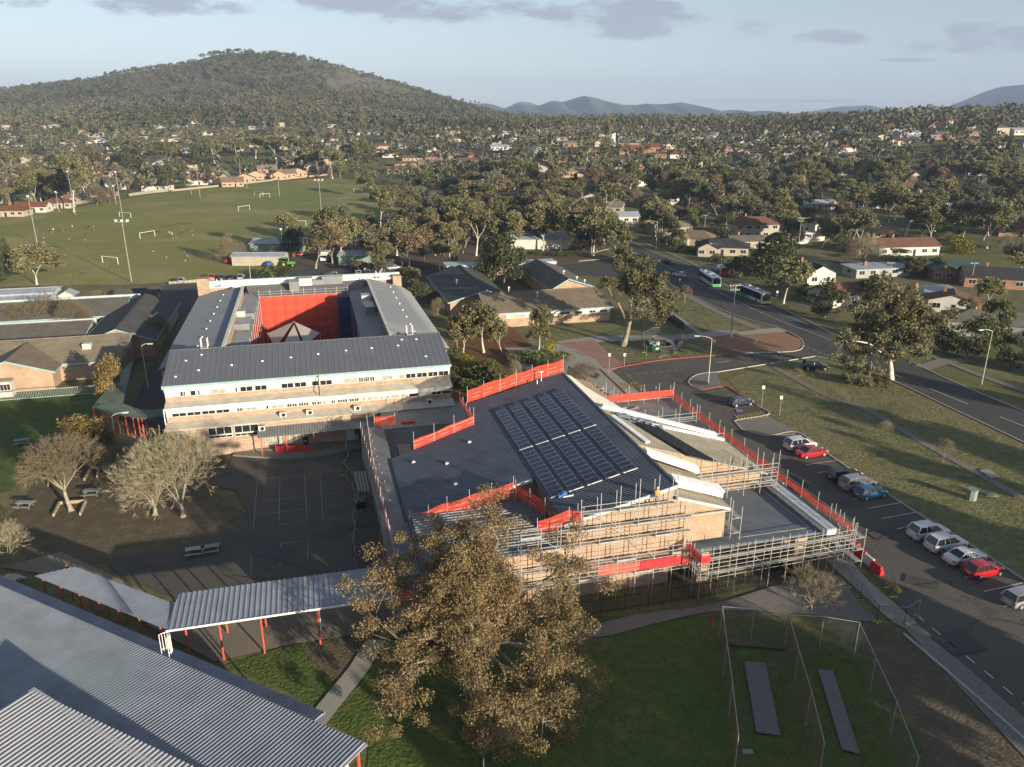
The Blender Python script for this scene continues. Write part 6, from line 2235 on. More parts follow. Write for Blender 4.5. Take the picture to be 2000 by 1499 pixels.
# skips
def skip(u, v, mm, load, label):
	x, y = G(u, v)
	t = W0.thing('waste_skip', label, 'skip bin', x, y, 0, group='waste skips inside the mesh pen')
	t.rotation_euler = (0, 0, math.radians(15))
	t['_o'] = (0, 0, 0)
	m = MB()
	o = [(-1.0, -1.5), (1.0, -1.5), (1.0, 1.5), (-1.0, 1.5)]
	lo_ = [(a * .8, b * .72, .15) for a, b in o]
	hi_ = [(a * 1.15, b * 1.15, 1.6) for a, b in o]
	ins = [(a * 1.08, b * 1.1, 1.6) for a, b in o]
	ini = [(a * .9, b * .85, .7) for a, b in o]
	m.idx(lo_ + hi_ + ins + ini, [(3, 2, 1, 0)] + [(i, (i + 1) % 4, 4 + (i + 1) % 4, 4 + i) for i in range(4)] + [(4 + i, 4 + (i + 1) % 4, 8 + (i + 1) % 4, 8 + i) for i in range(4)] + [(8 + i, 8 + (i + 1) % 4, 12 + (i + 1) % 4, 12 + i) for i in range(4)] + [(12, 13, 14, 15)])
	m.build('tub', mm, t)
	rr = random.Random(u)
	m = MB()
	for k in range(26):
		if load == 'white':
			m.ball((rr.uniform(-.9, .9), rr.uniform(-1.3, 1.3), 1.45 + rr.uniform(0, .45)), rr.uniform(.2, .45), 7, 5, .7)
		else:
			a = rr.uniform(0, 6.3)
			c = (rr.uniform(-.7, .7), rr.uniform(-1.2, 1.2), 1.0 + rr.uniform(0, .4))
			m.bar(c, (c[0] + .7 * math.cos(a), c[1] + .7 * math.sin(a), c[2] + .1), .12, .08)
	m.build('load', mat('rubbish_' + load, (.5, .5, .5) if load == 'white' else (.22, .17, .12), .8, .35, 3), t)
	if load == 'white':
		m = MB()
		m.slab([(-.9, 1.0, 2.0), (.5, 1.0, 2.2), (.5, 1.9, 2.3), (-.9, 1.9, 2.1)], .05)
		m.build('cardboard', MATS['timber'], t)
		m = MB()
		m.box(-.35, .35, -1.5, -1.47, .7, 1.2)
		m.build('sticker', MATS['white_paint'], t)
skip(1277, 686, mat('skip_green', (.03, .11, .05), .5, .15, 2), 'white', 'green waste skip heaped with pale plastic bags')
skip(1315, 684, mat('skip_blue', (.025, .035, .07), .5, .15, 2), 'brown', 'dark blue waste skip half full of timber scraps')
for (u0, v0, u1, v1, w_, h_, mm, lb, cat) in [(1303, 622, 1332, 644, .9, 1.4, 'charcoal_tile', 'dark low school sign wall on the lawn by the path', 'sign wall')]:
	a, b = G(u0, v0), G(u1, v1)
	m = MB()
	m.bar((*a, h_ / 2), (*b, h_ / 2), w_, h_)
	m.bar((*a, h_ + .05), (*b, h_ + .05), w_ + .1, .1)
	W0.single('sign_wall', m, MATS[mm], lb, cat, *a)
x, y = G(1896, 976)
t = W0.thing('utility_cabinet', 'grey-green octagonal utility cabinet on the lawn by the path', 'utility cabinet', x, y)
m = MB()
m.cyl((x, y, 0), .62, 1.35, 8)
m.build('casing', mat('cabinet_green', (.20, .24, .23), .6, .1, 2), t)
m = MB()
m.cyl((x, y, 1.35), .68, .1, 8)
m.build('lid', MATS['cabinet_green'], t)
x, y = G(1935, 968)
m = MB()
m.box(x - .8, x + .8, y - .4, y + .4, .02, .18)
m.box(x - .6, x + .2, y - .3, y + .3, .18, .22)
W0.single('pit_cover', m, MATS['gravel'], 'dark pit cover lying on the lawn beside the utility cabinet', 'pit cover', x, y)
sheet('path_slab', [(1912, 921), (1930, 919), (1953, 935), (1935, 938)], .07, MATS['concrete'])
def picnic(u, v, ang, label, mm='galvanised'):
	x, y = G(u, v)
	t = W0.thing('picnic_table', label, 'picnic table', x, y)
	t.rotation_euler = (0, 0, ang)
	t['_o'] = (0, 0, 0)
	m = MB()
	m.box(-.95, .95, -.38, .38, .72, .77)
	m.build('table_top', MATS[mm], t)
	for s_ in (-1, 1):
		m = MB()
		m.box(-.95, .95, s_ * .75 - .14, s_ * .75 + .14, .42, .46)
		m.build('bench_seat', MATS[mm], t)
		m = MB()
		m.bar((s_ * .7, -.8, .4), (s_ * .7, .8, .4), .06)
		m.bar((s_ * .7, -.55, 0), (s_ * .7, -.1, .72), .06)
		m.bar((s_ * .7, .55, 0), (s_ * .7, .1, .72), .06)
		m.build('leg', MATS['galvanised'], t)
picnic(382, 1083, math.radians(16), 'silver picnic table at the left of the pair on the court')
picnic(412, 1078, math.radians(16), 'darker picnic table at the right of the pair on the court', 'cabinet_green')
picnic(26, 1140, math.radians(-25), 'pale picnic table beside the big metal shed roof')
picnic(180, 968, math.radians(10), 'picnic table under the leaning brown tree', 'cabinet_green')
picnic(44, 868, math.radians(20), 'picnic table on the dark lawn by the left edge', 'cabinet_green')
picnic(50, 992, math.radians(0), 'pale bench table beside the timber planter frame')
for (pts, lb) in [([(105, 1010), (117, 986), (168, 982), (157, 1008)], 'timber edging frame round the leaning tree'), ([(165, 940), (178, 917), (193, 918), (190, 935)], 'small timber edging frame beside the bare tree')]:
	P = [G(*p) for p in pts]
	m = MB()
	for a, b in zip(P, P[1:]):
		m.bar((*a, .22), (*b, .22), .18, .44)
	W0.single('planter_edging', m, MATS['timber'], lb, 'edging', *P[0])
# poles, lamps, goals
def pole(u, v, vt, kind, label, arm=None, group=None, r=.11, name=None, cat=None):
	if v > 380:
		x, y = G(u, v)
		z = terrain(x, y)
	else:
		x, y, z = onland(u, v)
	h = max(2.0, Hgt(vt, y) - z)
	nm = name or {'lamp': 'street_lamp', 'flood': 'floodlight_mast', 'power': 'power_pole', 'sign': 'sign_post', 'plain': 'pole'}[kind]
	t = W0.thing(nm, label, cat or {'lamp': 'street lamp', 'flood': 'floodlight mast', 'power': 'power pole', 'sign': 'sign', 'plain': 'pole'}[kind], x, y, z, group)
	m = MB()
	m.tube((x, y, z), (x, y, z + h), r, r * .6, n=7)
	m.build('mast', MATS['timber_pole' if kind == 'power' else 'galvanised' if kind != 'lamp' else 'lamp_steel'], t)
	if kind == 'lamp':
		dx, dy = arm
		m = MB()
		m.tube((x, y, z + h), (x + dx * .5, y + dy * .5, z + h + .35), .06, n=5)
		m.tube((x + dx * .5, y + dy * .5, z + h + .35), (x + dx, y + dy, z + h + .4), .05, n=5)
		m.build('arm', MATS['lamp_steel'], t)
		m = MB()
		d = Vector((dx, dy, 0)).normalized()
		a = Vector((x + dx, y + dy, z + h + .38))
		m.bar(tuple(a - d * .1), tuple(a + d * .75), .32, .14)
		m.build('lamp_head', MATS['white_plastic'], t)
	if kind == 'flood':
		if arm:
			m = MB()
			m.bar((x - 1.7, y, z + h - .3), (x + 1.7, y, z + h - .3), .14)
			m.build('crossarm', MATS['galvanised'], t)
			for k in (-1.6, 0, 1.6):
				m = MB()
				m.box(x + k - .3, x + k + .3, y - .3, y + .15, z + h - .15, z + h + .4)
				m.build('floodlight', MATS['white_plastic'], t)
		else:
			m = MB()
			m.box(x - .35, x + .35, y - .35, y + .1, z + h - .1, z + h + .5)
			m.build('floodlight', MATS['white_plastic'], t)
	if kind == 'power':
		for zz_ in ((z + h - .4, 1.2), (z + h - 1.3, 1.0))[:2 if h > 8 else 1]:
			m = MB()
			m.bar((x - zz_[1], y, zz_[0]), (x + zz_[1], y + .3, zz_[0]), .14)
			m.build('crossarm', MATS['timber_pole'], t)
			m = MB()
			for k in (-.9, -.4, .4, .9):
				m.cyl((x + k * zz_[1], y + .12, zz_[0] + .07), .06, .2, 5)
			m.build('insulators', MATS['white_plastic'], t)
	if kind == 'sign':
		m = MB()
		m.box(x - .22, x + .22, y - .05, y - .02, z + h - .6, z + h - .05)
		m.build('sign_plate', MATS['white_paint'], t)
	return (x, y, z, h)
mat('timber_pole', (.30, .27, .23), .85, .15, 2)
mat('lamp_steel', (.46, .43, .34), .5, .1, 2)
FL = 'masts round the playing field'
for i, (u, v, vt, lb, cr) in enumerate([(257, 551, 432, 'nearest tall floodlight mast with a crossbar, behind the classroom roofs', 1), (73, 478, 385, 'tall mast standing alone near the left edge of the field', 0), (240, 428, 337, 'tall mast behind the goal on the far left of the field', 0), (147, 420, 336, 'leftmost mast on the far touchline, by the pale big tree', 0),
										(629, 433, 352, 'mast with a crossbar in front of the brown depot trees', 1), (546, 384, 310, 'mast on the far side of the field before the peach houses', 0), (391, 388, 324, 'mast at the timber fence on the far side of the field', 0), (116, 415, 376, 'short mast on the far left touchline', 0),
										(227, 400, 364, 'thin mast by the bare brown trees', 0), (374, 381, 338, 'thin timber-coloured mast by the far fence', 0), (483, 369, 332, 'thin mast in front of the peach-walled row', 0)]):
	pole(u, v, vt, 'flood', lb, arm=cr, group=FL, r=.17)
pole(1383, 749, 662, 'lamp', 'silver street lamp on the traffic island in the school drive', (-2.2, .4), r=.1)
pole(1917, 751, 647, 'lamp', 'tan street lamp at the right edge of the main road', (-2.2, -.6), r=.1)
pole(1281, 488, 434, 'lamp', 'street lamp on the verge beside the far bend of the main road', (-3, 0), r=.12)
pole(1406, 541, 479, 'lamp', 'street lamp standing behind the white bus', (-3.0, 0), r=.11)
pole(1983, 492, 470, 'lamp', 'short curved street lamp by the yellow wattle bush', (2.5, 0), r=.1)
pole(490, 548, 519, 'lamp', 'street lamp over the lane behind the school block', (-3.0, 0), r=.1)
pole(551, 473, 449, 'flood', 'low single floodlight between the field and the green shed', r=.1)
pole(1427, 663, 555, 'power', 'tall leaning timber pole beside the orange paved island', r=.2)
pole(1155, 500, 446, 'power', 'power pole with many crossarms at the corner of the side street', r=.2)
pole(290, 760, 676, 'lamp', 'lamp post in the shaded yard left of the school block', (1.2, 0), r=.09)
pole(232, 890, 813, 'lamp', 'slim white lamp post behind the bare trees', (1.4, .3), r=.08)
for (u, v, vt, lb) in [(1189, 731, 690, 'short sign post at the corner of the forecourt'), (1219, 717, 690, 'sign post beside the trunk of the tall gum'), (1487, 797, 753, 'left parking sign post on the lawn by the blue car'), (1522, 812, 773, 'right parking sign post on the lawn by the blue car'),
					   (1394, 682, 670, 'small sign beside the footpath and the skips'), (1476, 684, 662, 'thin dark sign on the orange paving'), (1524, 712, 682, 'sign post at the mouth of the school drive'), (1327, 558, 548, 'little white sign on the verge by the white car'), (1517, 583, 573, 'bus stop sign on the far verge')]:
	pole(u, v, vt, 'sign', lb, r=.05)
pw = []
for i, (u, v, vt) in enumerate([(1895, 561, 512), (1558, 492, 425), (1376, 445, 419), (1868, 404, 381), (1700, 455, 420), (1214, 340, 312), (1485, 335, 316), (1620, 375, 352), (1340, 395, 372), (1090, 300, 282), (1737, 540, 512), (935, 395, 380), (893, 370, 345), (927, 400, 380), (1380, 300, 286), (405, 275, 258), (565, 330, 305), (665, 350, 318), (973, 345, 339 - 12), (1745, 300, 283), (1700, 640, 560)][:20]):
	pw.append(pole(u, v, vt, 'power', 'timber power pole standing among the houses ' + ['at the dark brown roof', 'behind the maroon roof', 'before the grey-brown roofs', 'at the right end of the far street', 'behind the brown-roofed house', 'near the white tower', 'before the cream house with solar panels', 'above the long white roof', 'by the orange brick house', 'left of the white tower', 'behind the dark carport', 'in the tree belt right of the field',
																						   'beside the brown terrace roofs', 'at the far end of the tree belt', 'on the far middle slope', 'at the foot of the hill', 'behind the peach row', 'at the far corner of the field', 'beside the far street lamp', 'on the far right slope'][i], r=.14))
def wires(a, b, label):
	m = MB()
	for dz, dx in ((0, -.9), (0, .9)):
		p, q = Vector((a[0] + dx, a[1], a[2] + a[3] - .1)), Vector((b[0] + dx, b[1], b[2] + b[3] - .1))
		pr = p
		for k in range(1, 9):
			f = k / 8
			c = p.lerp(q, f) - Vector((0, 0, 1.4 * 4 * f * (1 - f) * .5))
			m.tube(tuple(pr), tuple(c), .022, n=3, caps=False)
			pr = c
	W0.single('power_line', m, mat('wire', (.35, .34, .32), .6), label, 'power line', a[0], a[1], a[2])
wires(pw[1], pw[4], 'sagging power line from the pole behind the maroon roof to the right')
wires(pw[7], pw[8], 'sagging power line crossing above the long white roof')
wires(pw[6], pw[3], 'long power line crossing the far right gardens')
wires(pw[8], pw[5], 'power line from the orange brick house towards the tower')
def goal(u0, v0, u1, v1, label, h=2.2):
	a, b = G(u0, v0), G(u1, v1)
	t = W0.thing('soccer_goal', label, 'soccer goal', a[0], a[1], 0, group='white goals on the playing field')
	for p in (a, b):
		m = MB()
		m.tube((*p, 0), (*p, h), .085, n=6)
		m.build('upright', MATS['white_paint'], t)
	m = MB()
	m.tube((*a, h), (*b, h), .085, n=6)
	m.build('crossbar', MATS['white_paint'], t)
for g_ in [(201, 514, 231, 517, 'nearest white goal on the left half of the field'), (274, 467, 303, 462, 'white goal right of the crossbar mast'), (466, 413, 488, 410, 'white goal in the middle of the field'), (234, 424, 256, 426, 'white goal behind the far tall mast'), (497, 381, 514, 384, 'farther of the two overlapping white goals'),
		   (508, 387, 527, 386, 'nearer of the two overlapping white goals'), (572, 441, 598, 442, 'white goal in the tree shade near the depot'), (691, 376, 707, 377, 'farthest white goal at the right end of the field')]:
	goal(*g_)
# people on the field (tiny, built once and copied)
def person_mesh(name, top, legs, run):
	bm_v = [(0, 0, .92), (0, 0, 1.15), (0, 0, 1.42), (0, 0, 1.52), (0, 0, 1.60), (0, 0, 1.72),
			(.11, 0, .88), (.13, .12 * run, .48), (.13, -.05 + .3 * run, .06), (-.11, 0, .88), (-.13, -.1 * run, .5), (-.13, -.35 * run, .1), (.13, .1, .03), (-.13, .1 - .3 * run, .05),
			(.19, 0, 1.40), (.25, .12 * run, 1.14), (.24, .25 * run + .04, .92), (-.19, 0, 1.40), (-.25, -.1 * run, 1.14), (-.24, -.1 * run + .06, .90)]
	E_ = [(0, 1), (1, 2), (2, 3), (3, 4), (4, 5), (0, 6), (6, 7), (7, 8), (8, 12), (0, 9), (9, 10), (10, 11), (11, 13), (2, 14), (14, 15), (15, 16), (2, 17), (17, 18), (18, 19)]
	R_ = [.15, .14, .13, .06, .09, .09, .09, .065, .04, .09, .065, .04, .04, .04, .06, .045, .035, .06, .045, .035]
	me = bpy.data.meshes.new(name)
	me.from_pydata(bm_v, E_, [])
	o = bpy.data.objects.new(name, me)
	COL.objects.link(o)
	md = o.modifiers.new('skin', 'SKIN')
	for v, r in zip(me.skin_vertices[0].data if me.skin_vertices else [], R_):
		v.radius = (r, r * .8)
	bpy.context.view_layer.update()
	dg = bpy.context.evaluated_depsgraph_get()
	ev = bpy.data.meshes.new_from_object(o.evaluated_get(dg))
	bpy.data.objects.remove(o)
	for m_ in (mat('skin', (.45, .28, .2), .6), legs, top):
		ev.materials.append(m_)
	for p in ev.polygons:
		z = p.center.z
		p.material_index = 0 if z > 1.48 or (z < .45 and run > .5) else (1 if z < .95 else 2)
	return ev
def cloth(n, c):
	return mat('cloth_' + n, c, .85)
PM = [person_mesh('person_body', cloth('dark', (.03, .035, .05)), cloth('black', (.02, .02, .02)), .2), person_mesh('person_body', cloth('white', (.6, .6, .58)), cloth('black', (.02, .02, .02)), .9), person_mesh('person_body', cloth('blue', (.05, .09, .2)), cloth('navy', (.03, .04, .08)), .7),
	  person_mesh('person_body', cloth('pink', (.45, .05, .25)), cloth('black', (.02, .02, .02)), .5)]
PM.append(person_mesh('person_body', mat('hi_vis', (.75, .35, .03), .7), cloth('navy2', (.03, .04, .08)), .4))
hair = MB()
hair.ball((0, -.02, 1.74), .115, 8, 5, .8)
for i, (u, v, k, s_, lb) in enumerate([(174, 447, 0, 1.1, 'person in dark clothes standing alone on the left of the field'), (142, 447, 1, .85, 'child in white top apart from the group on the left'), (93, 454, 2, .8, 'child in blue at the left end of the left group'), (97, 455, 0, .85, 'child in dark clothes second in the left group'), (101, 455, 2, .85, 'child in navy in the middle of the left group'),
									 (105, 453, 1, .85, 'child in white top in the left group'), (115, 453, 0, .8, 'child in dark clothes right of the left group'), (123, 451, 2, .8, 'child in blue at the right end of the left group'), (337, 462, 1, .85, 'child in white at the left of the right group'), (344, 465, 2, .9, 'child in blue jacket at the middle of the right group'),
									 (355, 459, 0, 1.0, 'adult in dark clothes in the right group'), (359, 457, 0, .95, 'second dark-dressed person in the right group'), (332, 459, 1, .8, 'small child in white left of the right group'), (367, 508, 3, .95, 'person in pink standing near the depot side of the field')]):
	x, y = G(u, v)
	o = bpy.data.objects.new('person', PM[k])
	COL.objects.link(o)
	o.location = (x, y, .05)
	o.rotation_euler = (0, 0, i * 1.3)
	o.scale = (s_,) * 3
	tag(o, lb, 'person', 'people training on the field')
	hair.o = (0, 0, 0)
	hh = hair.build('hair', mat('hair_brown', (.05, .03, .02), .8), o)
for (p, q, z, lb) in ((6.9, 64.3, 5.25, 'worker in hi-vis top and white helmet standing by the orange net above the court'), (30.2, 61.3, 9.68, 'worker in hi-vis top on the upper deck of the gable scaffold')):
	o = bpy.data.objects.new('person', PM[4])
	COL.objects.link(o)
	o.location = S.W(p, q, z)
	tag(o, lb, 'person')
	hm_ = MB()
	hm_.ball((0, 0, 1.76), .13, 8, 5, .8)
	hm_.build('helmet', MATS['white_plastic'], o)
rr = random.Random(12)
for i in range(12):
	u, v = rr.choice([(85, 466), (135, 468), (166, 470), (183, 444), (338, 466), (375, 452), (376, 460), (325, 504), (362, 510), (299, 492), (372, 494), (360, 493)]) if False else [(85, 466), (135, 468), (166, 470), (183, 444), (338, 466), (375, 452), (376, 460), (325, 504), (362, 510), (299, 492), (372, 494), (360, 493)][i]
	x, y = G(u, v)
	m = MB()
	m.ball((x, y, .17), .13, 10, 7)
	W0.single('soccer_ball', m, MATS['white_paint'], 'small white ball lying on the grass of the playing field', 'ball', x, y, .05, group='balls on the playing field')
# houses
PROTO = {}
def house_proto(key, w, d, h, rz, wall, roof, typ, detail=True, wing=False, seed=0):
	"""one house: wall, roof (> chimney), windows, door; local frame, front faces -y"""
	t = bpy.data.objects.new('house', None)
	COL.objects.link(t)
	t['_o'] = (0, 0, 0)
	rr = random.Random(seed)
	o = .55
	x0, x1, y0, y1 = -w / 2, w / 2, -d / 2, d / 2
	m = MB()
	m.box(x0, x1, y0, y1, -2.0, h)
	if typ == 'gable':
		for a in (x0, x1 - .2):
			P = [(a, y0, h), (a + .2, y0, h), (a + .2, y1, h), (a, y1, h), (a, 0, rz - .12), (a + .2, 0, rz - .12)]
			m.idx(P, [(0, 1, 5, 4), (1, 2, 5), (2, 3, 4, 5), (3, 0, 4)])
	if typ == 'gablef':
		for a in (y0, y1 - .2):
			P = [(x0, a, h), (x0, a + .2, h), (x1, a + .2, h), (x1, a, h), (0, a, rz - .12), (0, a + .2, rz - .12)]
			m.idx(P, [(0, 4, 5, 1), (1, 5, 2), (2, 5, 4, 3), (3, 4, 0)])
	if wing:
		wx0, wx1, wy0 = x0 + .5, x0 + w * .42, y0 - 3.2
		m.box(wx0, wx1, wy0, y0 - .002, -2.0, h)
		xm = (wx0 + wx1) / 2
		wz = h + (wx1 - wx0) * .26
		P = [(wx0, wy0, h), (wx0, wy0 + .2, h), (wx1, wy0 + .2, h), (wx1, wy0, h), (xm, wy0, wz - .1), (xm, wy0 + .2, wz - .1)]
		m.idx(P, [(0, 4, 5, 1), (1, 5, 2), (2, 5, 4, 3), (3, 4, 0)])
	m.build('wall', MATS[wall], t)
	m = MB()
	X0, X1, Y0, Y1 = x0 - o, x1 + o, y0 - o, y1 + o
	if typ == 'gable':
		m.slab([(X0, Y0, h - .15), (X1, Y0, h - .15), (X1, 0, rz), (X0, 0, rz)], .14)
		m.slab([(X0, 0, rz), (X1, 0, rz), (X1, Y1, h - .15), (X0, Y1, h - .15)], .14)
	elif typ == 'gablef':
		m.slab([(X0, Y0, h - .15), (0, Y0, rz), (0, Y1, rz), (X0, Y1, h - .15)], .14)
		m.slab([(0, Y0, rz), (X1, Y0, h - .15), (X1, Y1, h - .15), (0, Y1, rz)], .14)
	elif typ == 'flat':
		m.slab([(X0, Y0, h + .1), (X1, Y0, h + .1), (X1, Y1, h + .5), (X0, Y1, h + .5)], .18)
	else:
		r = min(w, d) / 2
		if w >= d:
			a, b = (X0 + r + o, 0, rz), (X1 - r - o, 0, rz)
			m.slab([(X0, Y0, h - .12), (X1, Y0, h - .12), b, a], .13)
			m.slab([b, (X1, Y1, h - .12), (X0, Y1, h - .12), a], .13)
			m.slab([(X1, Y0, h - .12), (X1, Y1, h - .12), b], .13)
			m.slab([(X0, Y1, h - .12), (X0, Y0, h - .12), a], .13)
		else:
			a, b = (0, Y0 + r + o, rz), (0, Y1 - r - o, rz)
			m.slab([(X0, Y0, h - .12), (X1, Y0, h - .12), a], .13)
			m.slab([(X1, Y0, h - .12), (X1, Y1, h - .12), b, a], .13)
			m.slab([(X1, Y1, h - .12), (X0, Y1, h - .12), b], .13)
			m.slab([(X0, Y1, h - .12), (X0, Y0, h - .12), a, b], .13)
	if wing:
		m.slab([(wx0 - o, wy0 - o, h - .2), (xm, wy0 - o, wz), (xm, 0, wz), (wx0 - o, 0, h - .2)], .12)
		m.slab([(xm, wy0 - o, wz), (wx1 + o, wy0 - o, h - .2), (wx1 + o, 0, h - .2), (xm, 0, wz)], .12)
	rf = m.build('roof', MATS[roof], t)
	if detail:
		m = MB()
		cx = rr.uniform(-w * .25, w * .25)
		m.box(cx - .35, cx + .35, .8, 1.5, h, rz + .9)
		m.box(cx - .42, cx + .42, .72, 1.58, rz + .9, rz + 1.0)
		sub(m, 'chimney', MATS['brick_orange'], rf, t)
		nw = max(2, int(w / 3.2))
		for lev in range(2 if h > 4 else 1):
			for i in range(nw):
				xx = x0 + (i + .5) * w / nw
				if wing and xx < wx1 + .5:
					yy = wy0
					if abs(xx - xm) > (wx1 - wx0) / 2 - .8:
						continue
				else:
					yy = y0
				zz_ = .9 + lev * 2.7
				if i == nw // 2 and lev == 0:
					m = MB()
					m.box(xx - .45, xx + .45, yy - .06, yy + .02, 0, 2.05)
					m.build('door', MATS['dark_inside'], t)
					continue
				m = MB()
				m.box(xx - .95, xx + .95, yy - .05, yy + .02, zz_, zz_ + 1.3)
				wo = m.build('window', MATS['window_frame'], t)
				m = MB()
				m.box(xx - .86, xx - .04, yy - .07, yy - .052, zz_ + .08, zz_ + 1.22)
				m.box(xx + .04, xx + .86, yy - .07, yy - .052, zz_ + .08, zz_ + 1.22)
				sub(m, 'pane', MATS['dark_glass'], wo, t)
		for s_ in (-1, 1):
			m = MB()
			xw = x1 if s_ > 0 else x0
			m.box(min(xw, xw + s_ * .05), max(xw, xw + s_ * .05), -.9, .9, .95, 2.1)
			wo = m.build('window', MATS['window_frame'], t)
			m = MB()
			m.box(min(xw + s_ * .052, xw + s_ * .07), max(xw + s_ * .052, xw + s_ * .07), -.8, .8, 1.05, 2.0)
			sub(m, 'pane', MATS['dark_glass'], wo, t)
	if key is not None:
		PROTO[key] = t
	return t
brick_mat('brick_orange', (0.30, 0.14, 0.088), (0.25, 0.11, 0.07), (0.28, 0.22, 0.17))
mat('grey_wall', (.30, .30, .29), .85, .1, .5)
mat('green_roof_metal', (.045, .075, .06), .5, .1, .5)
mat('white_roof', (.50, .51, .50), .5, .1, .5)
mat('solar_blue', (.01, .013, .03), .15, spec=.8)
HPOS = []
def house(u, v, w, d, ang, h, rz, wall, roof, typ, label, wing=False, px=True, cat='house', seed=1):
	if v > 380:
		x, y = G(u, v)
		z = terrain(x, y)
		x, y = G(u, v, z)
	else:
		x, y, z = onland(u, v)
	a = math.radians(ang)
	cx, cy = x - math.sin(a) * d / 2, y + math.cos(a) * d / 2
	t = house_proto(None, w, d, h, rz, wall, roof, typ, True, wing, seed)
	t.location = (cx, cy, terrain(cx, cy) + .02)
	t.rotation_euler = (0, 0, a)
	tag(t, label, cat)
	HPOS.append((cx, cy, max(w, d) * .6 + 3))
	return t
house(1672, 597, 15, 9, 22, 2.9, 5.0, 'white_wall', 'red_brown_tile', 'gable', 'house with maroon tiled roof, red chimney and tall white windows')
house(1603, 556, 9, 13, 15, 3.2, 5.4, 'white_wall', 'charcoal_tile', 'gablef', 'white gabled house with red gable trim behind the white-trunked gum')
house(1775, 500, 22, 10, 8, 3.2, 5.4, 'white_wall', 'red_brown_tile', 'gable', 'long dark brown roofed house with a white gable end and brick chimney', seed=3)
house(1732, 468, 10, 8, -20, 3.0, 5.6, 'cream_brick', 'tan_tile', 'gablef', 'house with tan hipped roof and orange brick gable above the brown roof')
house(1868, 545, 16, 9, -8, 3.0, 5.0, 'brick_orange', 'green_roof_metal', 'gable', 'brick house with dark green roof and white-edged gable', wing=True)
house(1958, 565, 19, 9, -18, 3.0, 5.2, 'brick_orange', 'charcoal_tile', 'gable', 'dark roofed brick house with a chimney and white windows at the right edge')
house(1950, 662, 20, 9, -22, 3.2, 5.0, 'grey_wall', 'grey_tile', 'hip', 'grey-brown roofed house with a wide window at the right edge by the road')
house(1478, 466, 17, 9, 4, 5.4, 7.8, 'cream_wall', 'red_brown_tile', 'hip', 'two-storey cream house with red-brown hipped roof')
house(1352, 480, 14, 9, -30, 2.9, 5.0, 'cream_wall', 'brown_tile', 'hip', 'house with brown hipped roof behind the yellow bushes', wing=True)
house(1410, 500, 17, 10, -12, 3.0, 5.2, 'cream_wall', 'charcoal_tile', 'hip', 'house with dark roof and pale front gable behind the red truck', wing=True)
house(1462, 486, 12, 8, 5, 2.8, 4.2, 'cream_wall', 'grey_tile', 'gable', 'low house with pale grey roof between the brown and the maroon roofs')
house(1563, 470, 11, 6, 14, 2.6, 3.6, 'white_wall', 'white_roof', 'gablef', 'white garden building with white roof beside the power pole', cat='outbuilding')
house(1590, 452, 20, 10, 10, 3.2, 5.0, 'white_wall', 'charcoal_tile', 'hip', 'white-walled house with long dark grey roof behind the white outbuilding', wing=True)
house(1668, 400, 26, 10, 6, 3.0, 3.6, 'white_wall', 'white_roof', 'flat', 'long white flat-roofed house behind the dark green cypress')
house(1595, 405, 14, 9, 6, 2.9, 4.4, 'cream_wall', 'roof_silver', 'gable', 'grey-roofed house left of the long white flat roof')
house(1860, 612, 11, 7, -25, 2.9, 4.6, 'white_wall', 'red_brown_tile', 'gablef', 'small white gabled house with red-brown roof behind the dense round trees')
house(1822, 590, 14, 6, 5, 2.4, 3.0, 'white_wall', 'roof_silver', 'flat', 'low shed with pale grey roof behind the big white-limbed gum', cat='shed')
house(1868, 535, 8, 4, 5, 2.4, 2.8, 'shed_green', 'roof_silver', 'flat', 'dark green garden shed with pale flat roof', cat='shed')
house(1725, 542, 18, 7, 12, 2.5, 3.0, 'grey_wall', 'roof_silver', 'flat', 'long carport with curved silver roof behind the maroon-roofed house', cat='carport')
house(1838, 440, 15, 9, 12, 2.9, 4.6, 'cream_wall', 'terracotta_tile', 'gable', 'house with terracotta roof and tan carport on the right slope', wing=True)
house(1968, 428, 13, 9, 20, 3.2, 5.0, 'cream_wall', 'green_roof_metal', 'hip', 'house with faded green roof and skylights at the far right')
house(1985, 462, 14, 9, 0, 3.0, 5.0, 'brick_orange', 'red_brown_tile', 'gable', 'dark red house in the shade at the right edge')
t = house(1540, 362, 22, 9, 5, 3.0, 4.8, 'cream_wall', 'brown_tile', 'gable', 'cream house with a row of solar panels on its brown roof')
house(1545, 388, 14, 8, 0, 2.9, 4.4, 'brick_orange', 'brown_tile', 'gable', 'low orange brick house below the cream house with solar panels')
house(1370, 366, 17, 9, 10, 3.0, 5.0, 'brick_orange', 'charcoal_tile', 'gable', 'orange brick house with a tall chimney behind the yellow hedge')
house(1300, 352, 14, 9, -14, 3.0, 4.8, 'brick_orange', 'terracotta_tile', 'gable', 'house with bright orange roof edge among the middle trees')
house(1135, 404, 13, 18, -20, 3.2, 5.4, 'white_wall', 'white_roof', 'gablef', 'white gabled hall with pale roof in the middle of the photo')
house(1172, 412, 20, 10, -16, 3.0, 4.8, 'cream_wall', 'tan_tile', 'gable', 'long low tan-roofed building beside the white hall')
house(1462, 417, 15, 9, 20, 3.0, 4.6, 'cream_wall', 'roof_silver', 'hip', 'pale hipped-roof house left of the tall cypress')
house(1290, 318, 8, 7, 0, 5.5, 6.2, 'brick_orange', 'terracotta_tile', 'hip', 'small pink-orange two-storey house below the white tower')
x, y, z = onland(1197, 300)
t = W0.thing('white_tower', 'slim tall white tower with a slanted top beside the orange roofs', 'tower', x, y, z)
m = MB()
